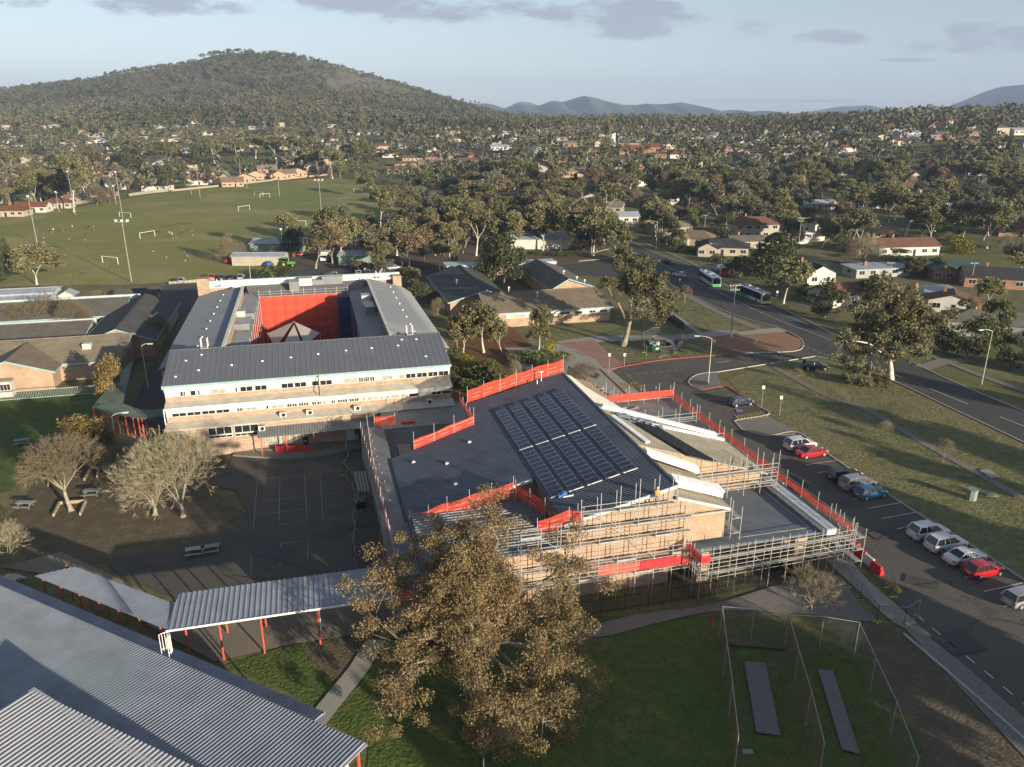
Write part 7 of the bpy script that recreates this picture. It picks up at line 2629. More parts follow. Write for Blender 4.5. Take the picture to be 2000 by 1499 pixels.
m.idx([(x - 1.6, y - 1.2, z), (x + 1.6, y - 1.2, z), (x + 1.6, y + 1.2, z), (x - 1.6, y + 1.2, z), (x - 1.4, y - 1.1, z + 14), (x + 1.4, y - 1.1, z + 15.2), (x + 1.4, y + 1.1, z + 15.2), (x - 1.4, y + 1.1, z + 14)],
	  [(0, 3, 2, 1), (4, 5, 6, 7), (0, 1, 5, 4), (1, 2, 6, 5), (2, 3, 7, 6), (3, 0, 4, 7)])
m.build('shaft', MATS['white_wall'], t)
m = MB()
m.box(x - 2.0, x + 2.0, y - 1.6, y + 1.6, z, z + 2.2)
m.build('base', MATS['white_wall'], t)
HPOS.append((x, y, 8))
for k, (u, v, w, d, lb) in enumerate([(1240, 303, 24, 12, 'broad orange-roofed hall right of the white tower'), (1278, 298, 20, 10, 'orange-roofed wing farther right of the white tower'), (1228, 292, 16, 10, 'pinkish flat-topped wing just right of the white tower')]):
	house(u, v, w, d, 10 - 8 * k, 3.6, 6.2 if k < 2 else 4.4, 'brick_orange', 'terracotta_tile' if k < 2 else 'white_roof', ['gable', 'hip', 'flat'][k], lb, cat='hall')
for k, (u, v, w, d, a) in enumerate([(500, 352, 13, 9, 25), (523, 341, 12, 9, 25), (545, 352, 10, 9, 30), (560, 348, 12, 9, 28), (583, 345, 11, 9, 28), (600, 336, 12, 9, 28), (618, 334, 11, 9, 28), (635, 340, 9, 8, 25), (478, 358, 12, 9, 20), (455, 366, 11, 8, 20), (540, 330, 14, 9, 20), (570, 322, 14, 9, 20), (640, 326, 12, 8, 15)]):
	house(u, v, w * 1.25, d * 1.15, a, 3.2, 6.2, 'peach_wall', 'tan_tile' if k % 3 else 'brown_tile', 'gable' if k % 2 else 'gablef', 'peach-walled unit, ' + ['first', 'second', 'third', 'fourth', 'fifth', 'sixth', 'seventh', 'eighth', 'ninth', 'tenth', 'eleventh', 'twelfth', 'thirteenth'][k] + ' of the row behind the playing field', cat='house', seed=k)
for k in range(16):
	r_, c_ = divmod(k, 6)
	u, v = 778 + c_ * 42 + r_ * 14 + (k % 3) * 3, 340 - r_ * 11 - c_ * 2.2
	house(u, v, 17, 9, 12, 2.9, 4.8, 'brick_orange' if k % 2 else 'cream_wall', 'brown_tile' if k % 3 else 'red_brown_tile', 'gable', ['brown', 'red-brown', 'dark brown'][k % 3] + ' terrace roof, ' + ['one', 'two', 'three', 'four', 'five', 'six'][c_] + ' from left, ' + ['front', 'middle', 'back'][r_] + ' row beyond the belt', seed=k)
for k, (u, v, w, a, wl, rf) in enumerate([(12, 424, 16, 5, 'cream_wall', 'terracotta_tile'), (60, 416, 14, 8, 'white_wall', 'terracotta_tile'), (110, 408, 14, 14, 'cream_wall', 'red_brown_tile'), (26, 398, 17, 0, 'cream_wall', 'grey_tile'), (78, 393, 14, 10, 'white_wall', 'grey_tile'), (140, 397, 15, 20, 'cream_wall', 'brown_tile'), (225, 372, 13, 30, 'white_wall', 'white_roof'), (290, 366, 12, 20, 'peach_wall', 'tan_tile'), (200, 385, 13, 10, 'peach_wall', 'tan_tile')]):
	house(u, v, w, 9, a, 2.9, 4.9, wl, rf, 'gable' if k % 2 else 'hip', ['pale', 'white-walled', 'brown-roofed', 'grey-roofed', 'light grey-roofed', 'dull brown-roofed', 'white-roofed', 'tan-roofed', 'peach-walled'][k] + ' house, ' + ['first', 'second', 'third', 'fourth', 'fifth', 'sixth', 'seventh', 'eighth', 'ninth'][k] + ' counted beyond the left field fence', seed=k + 40)
def in_poly(u, v, poly):
	c = False
	n = len(poly)
	for i in range(n):
		(a, b), (d, e) = poly[i], poly[(i + 1) % n]
		if (b > v) != (e > v) and u < (d - a) * (v - b) / (e - b) + a:
			c = not c
	return c
FIELD = [(-400, 600), (-60, 455), (0, 424), (160, 402), (300, 376), (400, 366), (560, 351), (650, 343), (740, 352), (840, 378), (880, 398), (800, 425), (640, 470), (560, 490), (500, 532), (400, 560), (0, 600)]
ROAD = [(1100, 385), (1150, 400), (1215, 445), (1300, 490), (1420, 545), (1560, 605), (1760, 690), (2000, 790), (2400, 960), (2400, 1100), (2000, 900), (1850, 810), (1650, 720), (1400, 620), (1290, 560), (1170, 475), (1090, 420)]
SCHOOL = [(-300, 545), (320, 545), (400, 530), (800, 530), (840, 505), (1080, 500), (1200, 540), (1400, 600), (1600, 690), (2400, 1000), (2400, 1700), (-600, 1700)]
SIDEST = [(1350, 518), (1440, 505), (1660, 503), (1660, 520), (1440, 527), (1370, 540)]
HP = [(14, 9, 2.9, 4.8, 'cream_wall', 'brown_tile', 'gable', True), (17, 9, 2.9, 4.7, 'brick_orange', 'grey_tile', 'hip', False), (15, 10, 3.0, 5.0, 'white_wall', 'terracotta_tile', 'hip', True), (13, 9, 2.9, 4.6, 'cream_wall', 'charcoal_tile', 'gablef', False),
	  (18, 9, 3.0, 4.6, 'white_wall', 'roof_silver', 'gable', False), (14, 10, 5.2, 7.2, 'cream_wall', 'red_brown_tile', 'hip', False), (16, 9, 2.9, 4.6, 'cream_brick', 'tan_tile', 'gable', True), (15, 9, 2.8, 4.3, 'grey_wall', 'green_roof_metal', 'gable', False)]
HDESC = ['cream house with brown gabled roof', 'brick house with grey hipped roof', 'white house with terracotta roof', 'cream house with charcoal roof', 'white house with silver metal roof', 'two-storey cream house with maroon roof', 'tan brick house with tan roof', 'grey house with dark green roof']
AUTO = []       # (object, description, kind) labelled at the end by what they stand beside
rr = random.Random(77)
cand = []
for row in range(0, 34):
	for colm in range(-60, 60):
		yy = 300 + row * 37
		xx = colm * 21 + (row % 3) * 7
		a = math.radians(14 + 10 * math.sin(row * .9))
		x = xx + rr.uniform(-4, 4)
		y = yy + xx * .22 + rr.uniform(-6, 6)
		if y < 285 or y > 1350 or abs(x) > y * .70 + 10:
			continue
		z = terrain(x, y)
		u, v = PX(x, y, z)
		if in_poly(u, v, FIELD) or in_poly(u, v, ROAD) or in_poly(u, v, SCHOOL) or in_poly(u, v, SIDEST):
			continue
		if u < 1190 and v > 352 and u > 560:      # tree belt
			continue
		if 560 < u < 1000 and v > 318 and u > 650:
			continue
		if x / y < .05 and z > 62:
			continue
		if u < 900 and v < 232:
			continue
		if any((x - p) ** 2 + (y - q) ** 2 < (r + 9) ** 2 for p, q, r in HPOS):
			continue
		if rr.random() < (.30 if y < 600 else .42):
			continue
		cand.append((y, x, z, a + rr.choice((0, 0, PI / 2, -.3)), rr.randrange(8)))
cand.sort()
NEARH = 140
for i, (y, x, z, a, k) in enumerate(cand[:NEARH]):
	if k not in PROTO:
		hp = HP[k]
		t = house_proto(k, hp[0], hp[1], hp[2], hp[3], hp[4], hp[5], hp[6], True, hp[7], k)
	else:
		t = copy_tree(PROTO[k])
	t.location = (x, y, z + .2)
	t.rotation_euler = (0, 0, a)
	t['category'] = 'house'
	t['group'] = 'houses of the suburb'
	AUTO.append((t, HDESC[k], 'house'))
	HPOS.append((x, y, 11))
m = MB()
for (y, x, z, a, k) in cand[NEARH:]:
	hp = HP[k]
	w, d, h, rz = hp[0] / 2, hp[1] / 2, hp[2], hp[3]
	ca, sa = math.cos(a), math.sin(a)
	R = lambda px_, py_, pz_: (x + px_ * ca - py_ * sa, y + px_ * sa + py_ * ca, z + pz_)
	m.use(MATS['white_wall'] if k % 4 == 0 else MATS['cream_wall'] if k % 2 else MATS['grey_wall'])
	P = [R(-w, -d, -2), R(w, -d, -2), R(w, d, -2), R(-w, d, -2), R(-w, -d, h), R(w, -d, h), R(w, d, h), R(-w, d, h)]
	m.idx(P, [(0, 1, 5, 4), (1, 2, 6, 5), (2, 3, 7, 6), (3, 0, 4, 7)])
	m.use(MATS[hp[5]])
	w, d = w + .5, d + .5
	P = [R(-w, -d, h), R(w, -d, h), R(w, d, h), R(-w, d, h), R(-w + (0 if k % 2 else 3), 0, rz), R(w - (0 if k % 2 else 3), 0, rz)]
	m.idx(P, [(0, 1, 5, 4), (1, 2, 5), (2, 3, 4, 5), (3, 0, 4), (3, 2, 1, 0)])
	m.use(MATS['dark_glass'])
	P = [R(-w * .6, -d + .44, 1), R(-w * .2, -d + .44, 1), R(-w * .2, -d + .44, 2.2), R(-w * .6, -d + .44, 2.2), R(w * .2, -d + .44, 1), R(w * .6, -d + .44, 1), R(w * .6, -d + .44, 2.2), R(w * .2, -d + .44, 2.2)]
	m.idx(P, [(0, 1, 2, 3), (4, 5, 6, 7)])
tag(m.build('distant_suburb', None), 'far houses scattered between the trees below the hill', 'houses', kind='stuff')
def paling(pts, label, mm='timber', h=1.7):
	P = []
	for (u, v) in pts:
		P.append(onland(u, v) if v < 400 else (*G(u, v), 0))
	t = W0.thing('paling_fence', label, 'fence', *P[0])
	m = MB()
	for a, b in zip(P, P[1:]):
		L = math.dist(a, b)
		n = max(1, int(L / 1.2))
		for i in range(n):
			f, g = i / n, (i + .96) / n
			p = [a[j] + (b[j] - a[j]) * f for j in range(3)]
			q = [a[j] + (b[j] - a[j]) * g for j in range(3)]
			m.bar((p[0], p[1], p[2] + h / 2), (q[0], q[1], q[2] + h / 2), .06, h * (.95 + .1 * ((i * 7) % 3) / 2))
	m.build('palings', MATS[mm], t)
	m = MB()
	for a, b in zip(P, P[1:]):
		m.bar((a[0], a[1] + .1, a[2] + h * .8), (b[0], b[1] + .1, b[2] + h * .8), .08)
	m.build('rail', MATS[mm], t)
mat('pale_timber', (.27, .25, .20), .85, .25, 1.5)
paling([(-20, 428), (50, 417), (100, 408), (150, 400), (182, 395)], 'long pale paling fence at the far left of the field', 'pale_timber')
paling([(252, 384), (300, 378), (330, 375)], 'short pale paling fence behind the bare brown trees', 'pale_timber')
paling([(335, 375), (400, 368), (470, 361), (535, 354)], 'grey paling fence in front of the peach-walled row', 'timber', 1.2)
paling([(545, 353), (600, 347), (650, 343)], 'peach-coloured wall in front of the right half of the row', 'peach_wall', 1.1)
paling([(1490, 484), (1560, 478), (1610, 470)], 'pale garden fence above the dark tree right of the red truck', 'white_wall')
paling([(1700, 425), (1800, 418)], 'garden fence on the right slope below the grey flat roof', 'pale_timber')
paling([(330, 556), (420, 549)], 'low pale rail at the near edge of the field', 'pale_timber', .8)
# trees
def leafmat(name, c1, c2, rnd=.22, island=.45, transl=.25):
	return mat(name, c1, .65, col2=c2, scale=.35, rnd=rnd, island=island, spec=.25, transl=transl)
leafmat('gum_leaf', (.128, .128, .058), (.20, .185, .09))
leafmat('gum_leaf_big', (.17, .137, .068), (.305, .225, .118), rnd=.05, island=.5, transl=.38)
leafmat('grey_leaf', (.12, .122, .082), (.18, .18, .125))
leafmat('dark_leaf', (.055, .066, .028), (.092, .10, .044))
leafmat('green_leaf', (.085, .105, .030), (.14, .155, .052))
leafmat('brown_leaf', (.135, .108, .060), (.20, .165, .095))
leafmat('rust_leaf', (.165, .122, .072), (.24, .18, .11))
leafmat('yellow_leaf', (.30, .26, .025), (.18, .17, .03), rnd=.08)
leafmat('ochre_leaf', (.27, .20, .075), (.15, .11, .045))
leafmat('far_leaf', (.088, .09, .045), (.13, .125, .068), rnd=0, island=.22, transl=.15)
mat('pale_bark', (.34, .295, .235), .8, col2=(.18, .15, .115), scale=1.2)
mat('white_bark', (.62, .58, .50), .75, col2=(.34, .29, .23), scale=1.0)
mat('grey_bark', (.19, .16, .125), .85, col2=(.10, .085, .07), scale=1.5)
mat('twig', (.20, .165, .11), .85, var=.25, scale=1.0, rnd=.15)
mat('olive_twig', (.33, .29, .19), .85, var=.25, scale=.8)
mat('pale_twig', (.42, .37, .28), .85, var=.25, scale=1.0)
def skeleton(rng, H, spread, bole, forks=3, levels=3, droop=0.0, wob=.18, r0=None, lean=(0, 0), up=.55, first_dir=None):
	"""segments (p, q, r0, r1) and branch tips of a tree of height H and half-width spread"""
	segs, tips = [], []
	r0 = r0 or H * .022
	def grow(p, d, L, r, lev):
		n = 4 if lev == 0 else 3
		q = p
		for i in range(n):
			d = (d + Vector((rng.gauss(0, wob), rng.gauss(0, wob), rng.gauss(0, wob * .6) - droop * lev * .12))).normalized()
			e = q + d * (L / n)
			ra, rb = r * (1 - .42 * i / n), r * (1 - .42 * (i + 1) / n)
			segs.append((q.copy(), e.copy(), ra, rb, lev))
			q = e
			if lev > 0 and i > 0 and rng.random() < .35 and lev < levels:
				child(q, d, L * .55, rb * .6, lev + 1)
		if lev >= levels:
			tips.append((q.copy(), d.copy()))
			return
		k = forks + (1 if rng.random() < .4 else 0) if lev < levels - 1 else forks
		for j in range(k):
			az = 2 * PI * (j + rng.uniform(-.25, .25)) / k
			s = (.62 if lev == 0 else .75) * rng.uniform(.75, 1.2)
			x = d.orthogonal().normalized()
			y = d.cross(x)
			nd = (d * (1 - s * .35) + (x * math.cos(az) + y * math.sin(az)) * s + Vector((0, 0, up * .35))).normalized()
			grow(q, nd, L * rng.uniform(.62, .82) if lev else (H - bole) * rng.uniform(.34, .44), rb * rng.uniform(.55, .72), lev + 1)
	def child(q, d, L, r, lev):
		az = rng.uniform(0, 6.28)
		x = d.orthogonal().normalized()
		y = d.cross(x)
		nd = (d * .6 + (x * math.cos(az) + y * math.sin(az)) * .8 + Vector((0, 0, .2))).normalized()
		grow(q, nd, L, r, lev)
	grow(Vector((0, 0, 0)), Vector((lean[0], lean[1], 1)).normalized(), bole, r0, 0)
	zs = max(t[0].z for t in tips)
	xs = max(math.hypot(t[0].x, t[0].y) for t in tips)
	sz, sx = (H * .93) / zs, (spread * .86) / max(xs, .1)
	f = lambda v: Vector((v.x * sx, v.y * sx, v.z * sz))
	return [(f(a), f(b), c, d, e) for a, b, c, d, e in segs], [(f(a), b) for a, b in tips]
def trunk_mesh(name, segs, mm, minr=0.0, n0=7):
	V, F = [], []
	for a, b, r, s, lev in segs:
		if r < minr:
			continue
		n = n0 if lev == 0 else (5 if lev < 2 else (4 if r > .03 else 3))
		d = (b - a)
		if d.length < 1e-5:
			continue
		d.normalize()
		x = d.orthogonal().normalized()
		y = d.cross(x)
		k = len(V)
		fl = 1.35 if (lev == 0 and a.z < .01) else 1.0
		for c, rr_ in ((a, r * fl), (b, s)):
			for i in range(n):
				t = 2 * PI * i / n
				v = c + x * (rr_ * math.cos(t)) + y * (rr_ * math.sin(t))
				V.append((v.x, v.y, v.z))
		for i in range(n):
			F.append((k + i, k + (i + 1) % n, k + n + (i + 1) % n, k + n + i))
	return np_mesh(name, V, F, [mm], smooth=True)
def leaf_quads(rs, centers, radii, n_each, size, flat=.7, shell=.35, droop=0.0, aspect=.55):
	"""small leaf faces spread through ellipsoidal clumps"""
	C = np.repeat(np.asarray(centers), n_each, axis=0)
	R = np.repeat(np.asarray(radii), n_each, axis=0)
	N = len(C)
	d = rs.normal(size=(N, 3))
	d /= np.linalg.norm(d, axis=1, keepdims=True)
	rad = (shell + (1 - shell) * rs.random(N) ** .6)[:, None]
	P = C + d * rad * R[:, None] * np.array([1, 1, flat])
	u = rs.normal(size=(N, 3))
	u[:, 2] -= droop
	u /= np.linalg.norm(u, axis=1, keepdims=True)
	w = np.cross(u, rs.normal(size=(N, 3)))
	w /= np.linalg.norm(w, axis=1, keepdims=True) + 1e-9
	s = (size * (.6 + .8 * rs.random(N)))[:, None]
	a = u * s
	b = w * s * aspect
	V = np.stack([P - a, P - b, P + a, P + b], axis=1).reshape(-1, 3)
	F = np.arange(4 * N).reshape(-1, 4)
	return V, F
def make_tree_meshes(kind, seed):
	rng = random.Random(seed)
	rs = np.random.RandomState(seed)
	if kind in ('gum', 'grey', 'brown', 'rust'):
		H, sp = 14, 5.6
		bole = rng.uniform(2.6, 4.2)
		segs, tips = skeleton(rng, H, sp, bole, 3, 3, .1, .16, r0=.23, up=.8)
		pts = [t[0] for t in tips]
		rng.shuffle(pts)
		pts = pts[:int(len(pts) * .9)]
		mids = [s[1] for s in segs if s[4] == 3 and rng.random() < .25]
		cs = pts + mids
		V, F = leaf_quads(rs, [tuple(c) for c in cs], [rng.uniform(.9, 1.6) for _ in cs], 62, .31, .8, .2, .5)
		lm = {'gum': 'gum_leaf', 'grey': 'grey_leaf', 'brown': 'brown_leaf', 'rust': 'rust_leaf'}[kind]
		return trunk_mesh('trunk', segs, MATS['white_bark' if kind == 'gum' and seed % 2 else 'pale_bark'], .02), np_mesh('crown', V, F, [MATS[lm]]), H, sp
	if kind in ('dense', 'green', 'pine'):
		H, sp = 10, 4.6
		segs, tips = skeleton(rng, H, sp, 1.4, 4, 2, 0, .14, r0=.25, up=.4)
		cs, rd = [], []
		nlob = 26
		for i in range(nlob):
			z = 1.6 + (H - 2.6) * rng.random() ** .8
			k = math.sin(PI * min(1, (z - .4) / (H - .4)) ** .8) ** .7
			az = rng.uniform(0, 6.28)
			r = sp * .72 * k * rng.uniform(.5, 1)
			cs.append((r * math.cos(az), r * math.sin(az), z))
			rd.append(rng.uniform(1.0, 1.9) * (.6 + .5 * k))
		V, F = leaf_quads(rs, cs, rd, 95, .27, .8, .55)
		return trunk_mesh('trunk', segs, MATS['grey_bark'], .03), np_mesh('crown', V, F, [MATS['green_leaf' if kind == 'green' else 'dark_leaf']]), H, sp
	if kind == 'cypress':
		H, sp = 12, 2.6
		segs = [(Vector((0, 0, 0)), Vector((0, 0, H * .9)), .22, .04, 0)]
		cs, rd = [], []
		for i in range(34):
			z = .7 + (H - 1.4) * i / 34
			k = (1 - (z / H)) ** .6 * .9 + .1
			az = i * 2.4
			cs.append((sp * .5 * k * math.cos(az), sp * .5 * k * math.sin(az), z))
			rd.append(sp * .55 * k + .25)
		V, F = leaf_quads(rs, cs, rd, 75, .22, 1.1, .5, -.5)
		return trunk_mesh('trunk', segs, MATS['grey_bark']), np_mesh('crown', V, F, [MATS['dark_leaf' if seed % 2 else 'green_leaf']]), H, sp
	if kind in ('bare', 'baregrey'):
		H, sp = 10, 4.8
		segs, tips = skeleton(rng, H, sp, 1.6, 4, 4, 0, .13, r0=.24, up=.55)
		tw = []
		for (p, d) in tips:
			for k in range(3):
				e = p + (d + Vector((rng.gauss(0, .5), rng.gauss(0, .5), rng.gauss(.2, .4)))).normalized() * rng.uniform(.5, 1.1)
				tw.append((p, e, .022, .008, 5))
		segs2 = segs + tw
		return trunk_mesh('trunk', [s for s in segs2 if s[4] <= 1], MATS['pale_bark' if kind == 'bare' else 'grey_bark']), trunk_mesh('branches', [(a, b, max(r, .02), max(s, .012), l) for a, b, r, s, l in segs2 if s is not None and l > 1], MATS['pale_twig' if seed % 2 else 'twig']), H, sp
	if kind == 'ochre':
		H, sp = 9, 3.8
		segs, tips = skeleton(rng, H, sp, 1.2, 4, 3, 0, .14, r0=.2, up=.6)
		cs = [t[0] for t in tips] + [s[1] for s in segs if s[4] == 3]
		V, F = leaf_quads(rs, [tuple(c) for c in cs], [rng.uniform(.5, 1.0) for _ in cs], 16, .20, .9, .1)
		return trunk_mesh('trunk', [(a, b, max(r, .03), max(s, .02), l) for a, b, r, s, l in segs], MATS['twig']), np_mesh('crown', V, F, [MATS['ochre_leaf']]), H, sp
	if kind in ('shrub', 'yshrub', 'dshrub'):
		H, sp = 2.4, 1.7
		cs = [(rng.uniform(-.9, .9), rng.uniform(-.9, .9), rng.uniform(.4, 1.6)) for _ in range(12)]
		V, F = leaf_quads(rs, cs, [rng.uniform(.5, .85) for _ in cs], 70, .13, .9, .4)
		segs = [(Vector((0, 0, 0)), Vector((c[0] * .7, c[1] * .7, c[2])), .04, .015, 1) for c in cs[:6]]
		return trunk_mesh('stem', segs, MATS['grey_bark']), np_mesh('foliage', V, F, [MATS[{'shrub': 'green_leaf', 'yshrub': 'yellow_leaf', 'dshrub': 'dark_leaf'}[kind]]]), H, sp
NVAR = {'gum': 6, 'grey': 4, 'brown': 3, 'rust': 3, 'dense': 4, 'green': 3, 'pine': 2, 'cypress': 2, 'bare': 4, 'baregrey': 3, 'ochre': 2, 'shrub': 3, 'yshrub': 2, 'dshrub': 2}
TM = {}
TDESC = {'gum': 'olive gum tree', 'grey': 'grey-green gum tree', 'brown': 'brown-leaved gum tree', 'rust': 'rusty-brown gum tree', 'dense': 'dense dark round tree', 'green': 'bushy green tree', 'pine': 'dark evergreen tree', 'cypress': 'narrow upright cypress', 'bare': 'bare pale-branched tree',
		 'baregrey': 'bare grey-brown tree', 'ochre': 'ochre-leaved winter tree', 'shrub': 'green garden shrub', 'yshrub': 'bright yellow wattle bush', 'dshrub': 'dark round shrub'}
TNAME = {'gum': 'gum_tree', 'grey': 'gum_tree', 'brown': 'gum_tree', 'rust': 'gum_tree', 'dense': 'round_tree', 'green': 'leafy_tree', 'pine': 'evergreen_tree', 'cypress': 'cypress_tree', 'bare': 'bare_tree', 'baregrey': 'bare_tree', 'ochre': 'winter_tree', 'shrub': 'shrub', 'yshrub': 'wattle_bush', 'dshrub': 'shrub'}
TPOS = []
trng = random.Random(5)
def tree(kind, x, y, z, H, half, label=None, rot=None):
	v = trng.randrange(NVAR[kind])
	if (kind, v) not in TM:
		TM[kind, v] = make_tree_meshes(kind, 100 + v * 7 + len(kind) * 31 + v)
	tr, cr, h0, s0 = TM[kind, v]
	e = bpy.data.objects.new(TNAME[kind], None)
	COL.objects.link(e)
	e.location = (x, y, z)
	e.rotation_euler = (0, 0, trng.uniform(0, 6.28) if rot is None else rot)
	e.scale = (half / s0, half / s0, H / h0)
	link('stem' if 'shrub' in kind else 'trunk', tr, e)
	link('branches' if kind.startswith('bare') else ('foliage' if 'shrub' in kind else 'crown'), cr, e)
	e['category'] = 'shrub' if 'shrub' in kind else 'tree'
	if label:
		e['label'] = label
	else:
		sz = 'tall ' if H > 15 else ('small ' if H < 7 and 'shrub' not in kind else '')
		AUTO.append((e, sz + TDESC[kind], kind))
		e['group'] = 'shrubs' if 'shrub' in kind else 'trees'
	TPOS.append((x, y, half))
	return e
def tpx(kind, u, v, vt, w, label=None):
	"""tree whose trunk foot is seen at (u, v), top at vt and crown w pixels wide"""
	if v > 385:
		x, y = G(u, v)
	else:
		x, y, _ = onland(u, v)
	z = terrain(x, y)
	H = max(1.2, Hgt(vt, y) - z)
	k = y * cP + (CAMH - z - H * .6) * sP
	if 380 < v < 545 and kind in ('gum', 'grey', 'brown', 'rust') and not label:
		w *= 1.22
	return tree(kind, x, y, z, H, w / FPX * k / 2, label)
# --- the big gum in front of the gym: its own skeleton, limbs reaching where the photo shows them
def big_tree(name, u, v, H, spread, seed, leaf, bark, nleaf, lsize, label, forks=4, levels=4, bole=4.5, r0=.45, keep=.9, rad=(.9, 1.6), flat=.7, extra=(), lean=(0, 0), droop=.3):
	rng = random.Random(seed)
	rs = np.random.RandomState(seed)
	x, y = G(u, v)
	segs, tips = skeleton(rng, H, spread, bole, forks, levels, droop, .17, r0=r0, up=.6, lean=lean)
	e = W0.thing(name, label, 'tree', x, y, 0)
	for (tx, ty, tz, n) in extra:      # long limbs to given places
		p = Vector((0, 0, bole * .9))
		q = Vector((tx, ty, tz))
		prev = p
		for i in range(1, 6):
			f = i / 5
			c = p.lerp(q, f) + Vector((rng.gauss(0, .25), rng.gauss(0, .25), math.sin(f * PI) * 1.0)) * (1 if i < 5 else 0)
			segs.append((prev, c, r0 * .5 * (1 - f * .75) + .03, r0 * .5 * (1 - (f + .2) * .7) + .02, 1))
			prev = c
		for j in range(n):
			c = q + Vector((rng.gauss(0, 1.5), rng.gauss(0, 1.5), rng.gauss(0, 1.3)))
			segs.append((q, q.lerp(c, .75), .035, .012, 3))
			if j % 2:
				tips.append((q.lerp(c, .5), Vector((0, 0, 1))))
			tips.append((c, Vector((0, 0, 1))))
	pts = [t[0] for t in tips if rng.random() < keep]
	V, F = leaf_quads(rs, [tuple(c) for c in pts], [rng.uniform(*rad) for _ in pts], nleaf, lsize, flat, .15, .7)
	link('trunk', trunk_mesh('trunk', segs, MATS[bark], .012, 9), e)
	link('crown', np_mesh('crown', V, F, [MATS[leaf]]), e)
	TPOS.append((x, y, spread))
	return e
def local(u0, v0, pts):
	"""limb targets given as (u, v, height) relative to a tree foot at (u0, v0)"""
	x0, y0 = G(u0, v0)
	out = []
	for (u, v, z, n) in pts:
		x, y = G(u, v, z)
		out.append((x - x0, y - y0, z, n))
	return out
big_tree('gum_tree', 943, 1338, 15.6, 5.9, 11, 'gum_leaf_big', 'pale_bark', 235, .088, 'very big bronze-leaved gum tree standing in front of the brick gym wall', forks=4, levels=4, bole=4.0, r0=.5, keep=.86, rad=(.6, 1.2),
		 extra=local(943, 1338, [(760, 1140, 9, 22), (790, 1260, 6, 22), (770, 1330, 4.5, 16), (850, 1180, 9, 16), (1090, 1200, 7.5, 22), (1100, 1100, 10, 20), (1060, 1280, 5.5, 22), (1010, 1400, 3.0, 24), (1060, 1360, 3.5, 16), (930, 1380, 4.0, 14), (1110, 1300, 4, 12), (960, 1030, 14, 16), (840, 1060, 12, 14), (1060, 1410, 2.5, 10)]))
big_tree('gum_tree', 1218, 676, 21.5, 9.6, 23, 'gum_leaf', 'pale_bark', 66, .24, 'tall gum with a pale trunk and bronze crown beside the waste skips', forks=3, levels=4, bole=6.5, r0=.62, keep=.75, rad=(.8, 1.5), extra=local(1218, 676, [(1305, 600, 8.5, 18), (1180, 560, 13, 8), (1290, 560, 13, 12)]))
big_tree('gum_tree', 1738, 742, 19.5, 11.0, 37, 'gum_leaf', 'white_bark', 80, .22, 'spreading white-limbed gum tree between the lawn and the main road', forks=4, levels=4, bole=4.2, r0=.62, keep=.62, rad=(.8, 1.45), extra=local(1738, 742, [(1650, 665, 10, 12), (1690, 600, 14, 12), (1830, 630, 12, 16), (1800, 690, 9, 10)]))
big_tree('bare_tree_x', 355, 1008, 11.5, 7.6, 41, 'gum_leaf', 'olive_twig', 1, .01, 'x', forks=5, levels=4, bole=1.8, keep=0.02) if False else None
def big_bare(u, v, H, spread, seed, label, mm='olive_twig', forks=5, levels=5, bole=1.6, r0=.3, lean=(0, 0), leaf=None, nl=0, lsz=.1):
	rng = random.Random(seed)
	rs = np.random.RandomState(seed)
	x, y = G(u, v)
	segs, tips = skeleton(rng, H, spread, bole, forks, levels - 1, 0, .11, r0=r0, up=.75, lean=lean)
	tw = []
	for (p, d) in tips:
		for k in range(6):
			dd = (d * 1.2 + Vector((rng.gauss(0, .45), rng.gauss(0, .45), rng.gauss(.25, .3)))).normalized()
			e_ = p + dd * rng.uniform(.35, .9)
			tw.append((p, e_, .016, .006, 5))
			if rng.random() < .6:
				m_ = p.lerp(e_, .6)
				tw.append((m_, m_ + (dd + Vector((rng.gauss(0, .5), rng.gauss(0, .5), .2))).normalized() * .35, .012, .005, 5))
	e = W0.thing('bare_tree', label, 'tree', x, y, 0)
	link('trunk', trunk_mesh('trunk', [s for s in segs if s[4] <= 1], MATS['pale_bark']), e)
	link('branches', trunk_mesh('branches', [(a, b, max(r, .013), max(s, .007), l) for a, b, r, s, l in segs + tw if l > 1], MATS[mm]), e)
	if leaf:
		pts = [t[0] for t in tips if rng.random() < .6]
		V, F = leaf_quads(rs, [tuple(c) for c in pts], [.5 for _ in pts], nl, lsz, .9, .1)
		link('crown', np_mesh('crown', V, F, [MATS[leaf]]), e)
	TPOS.append((x, y, spread))
big_bare(358, 1010, 12.0, 7.4, 41, 'huge bare many-branched tree right of the pair at the court edge')
big_bare(303, 1006, 9.8, 6.4, 43, 'bare many-branched tree left of the pair at the court edge', bole=1.2)
big_bare(140, 1000, 10.0, 7.0, 47, 'leaning tree with fine brown twigs in the timber planter', 'twig', lean=(-.35, .25), leaf='ochre_leaf', nl=5, lsz=.09, bole=3)
big_bare(20, 1110, 5.0, 3.2, 48, 'small bare shrub-like tree at the left edge by the dark lawn', forks=5, levels=4, bole=.6, r0=.1)
big_bare(1585, 1192, 4.2, 3.4, 53, 'low bare reddish tree on the gravel behind the cricket nets', 'twig', forks=5, levels=4, bole=.8, r0=.12)
big_bare(1275, 770, 5.5, 3.6, 54, 'bare pinkish tree behind the back corner of the gym', 'twig', forks=5, levels=4, bole=1.0, r0=.12) if False else None
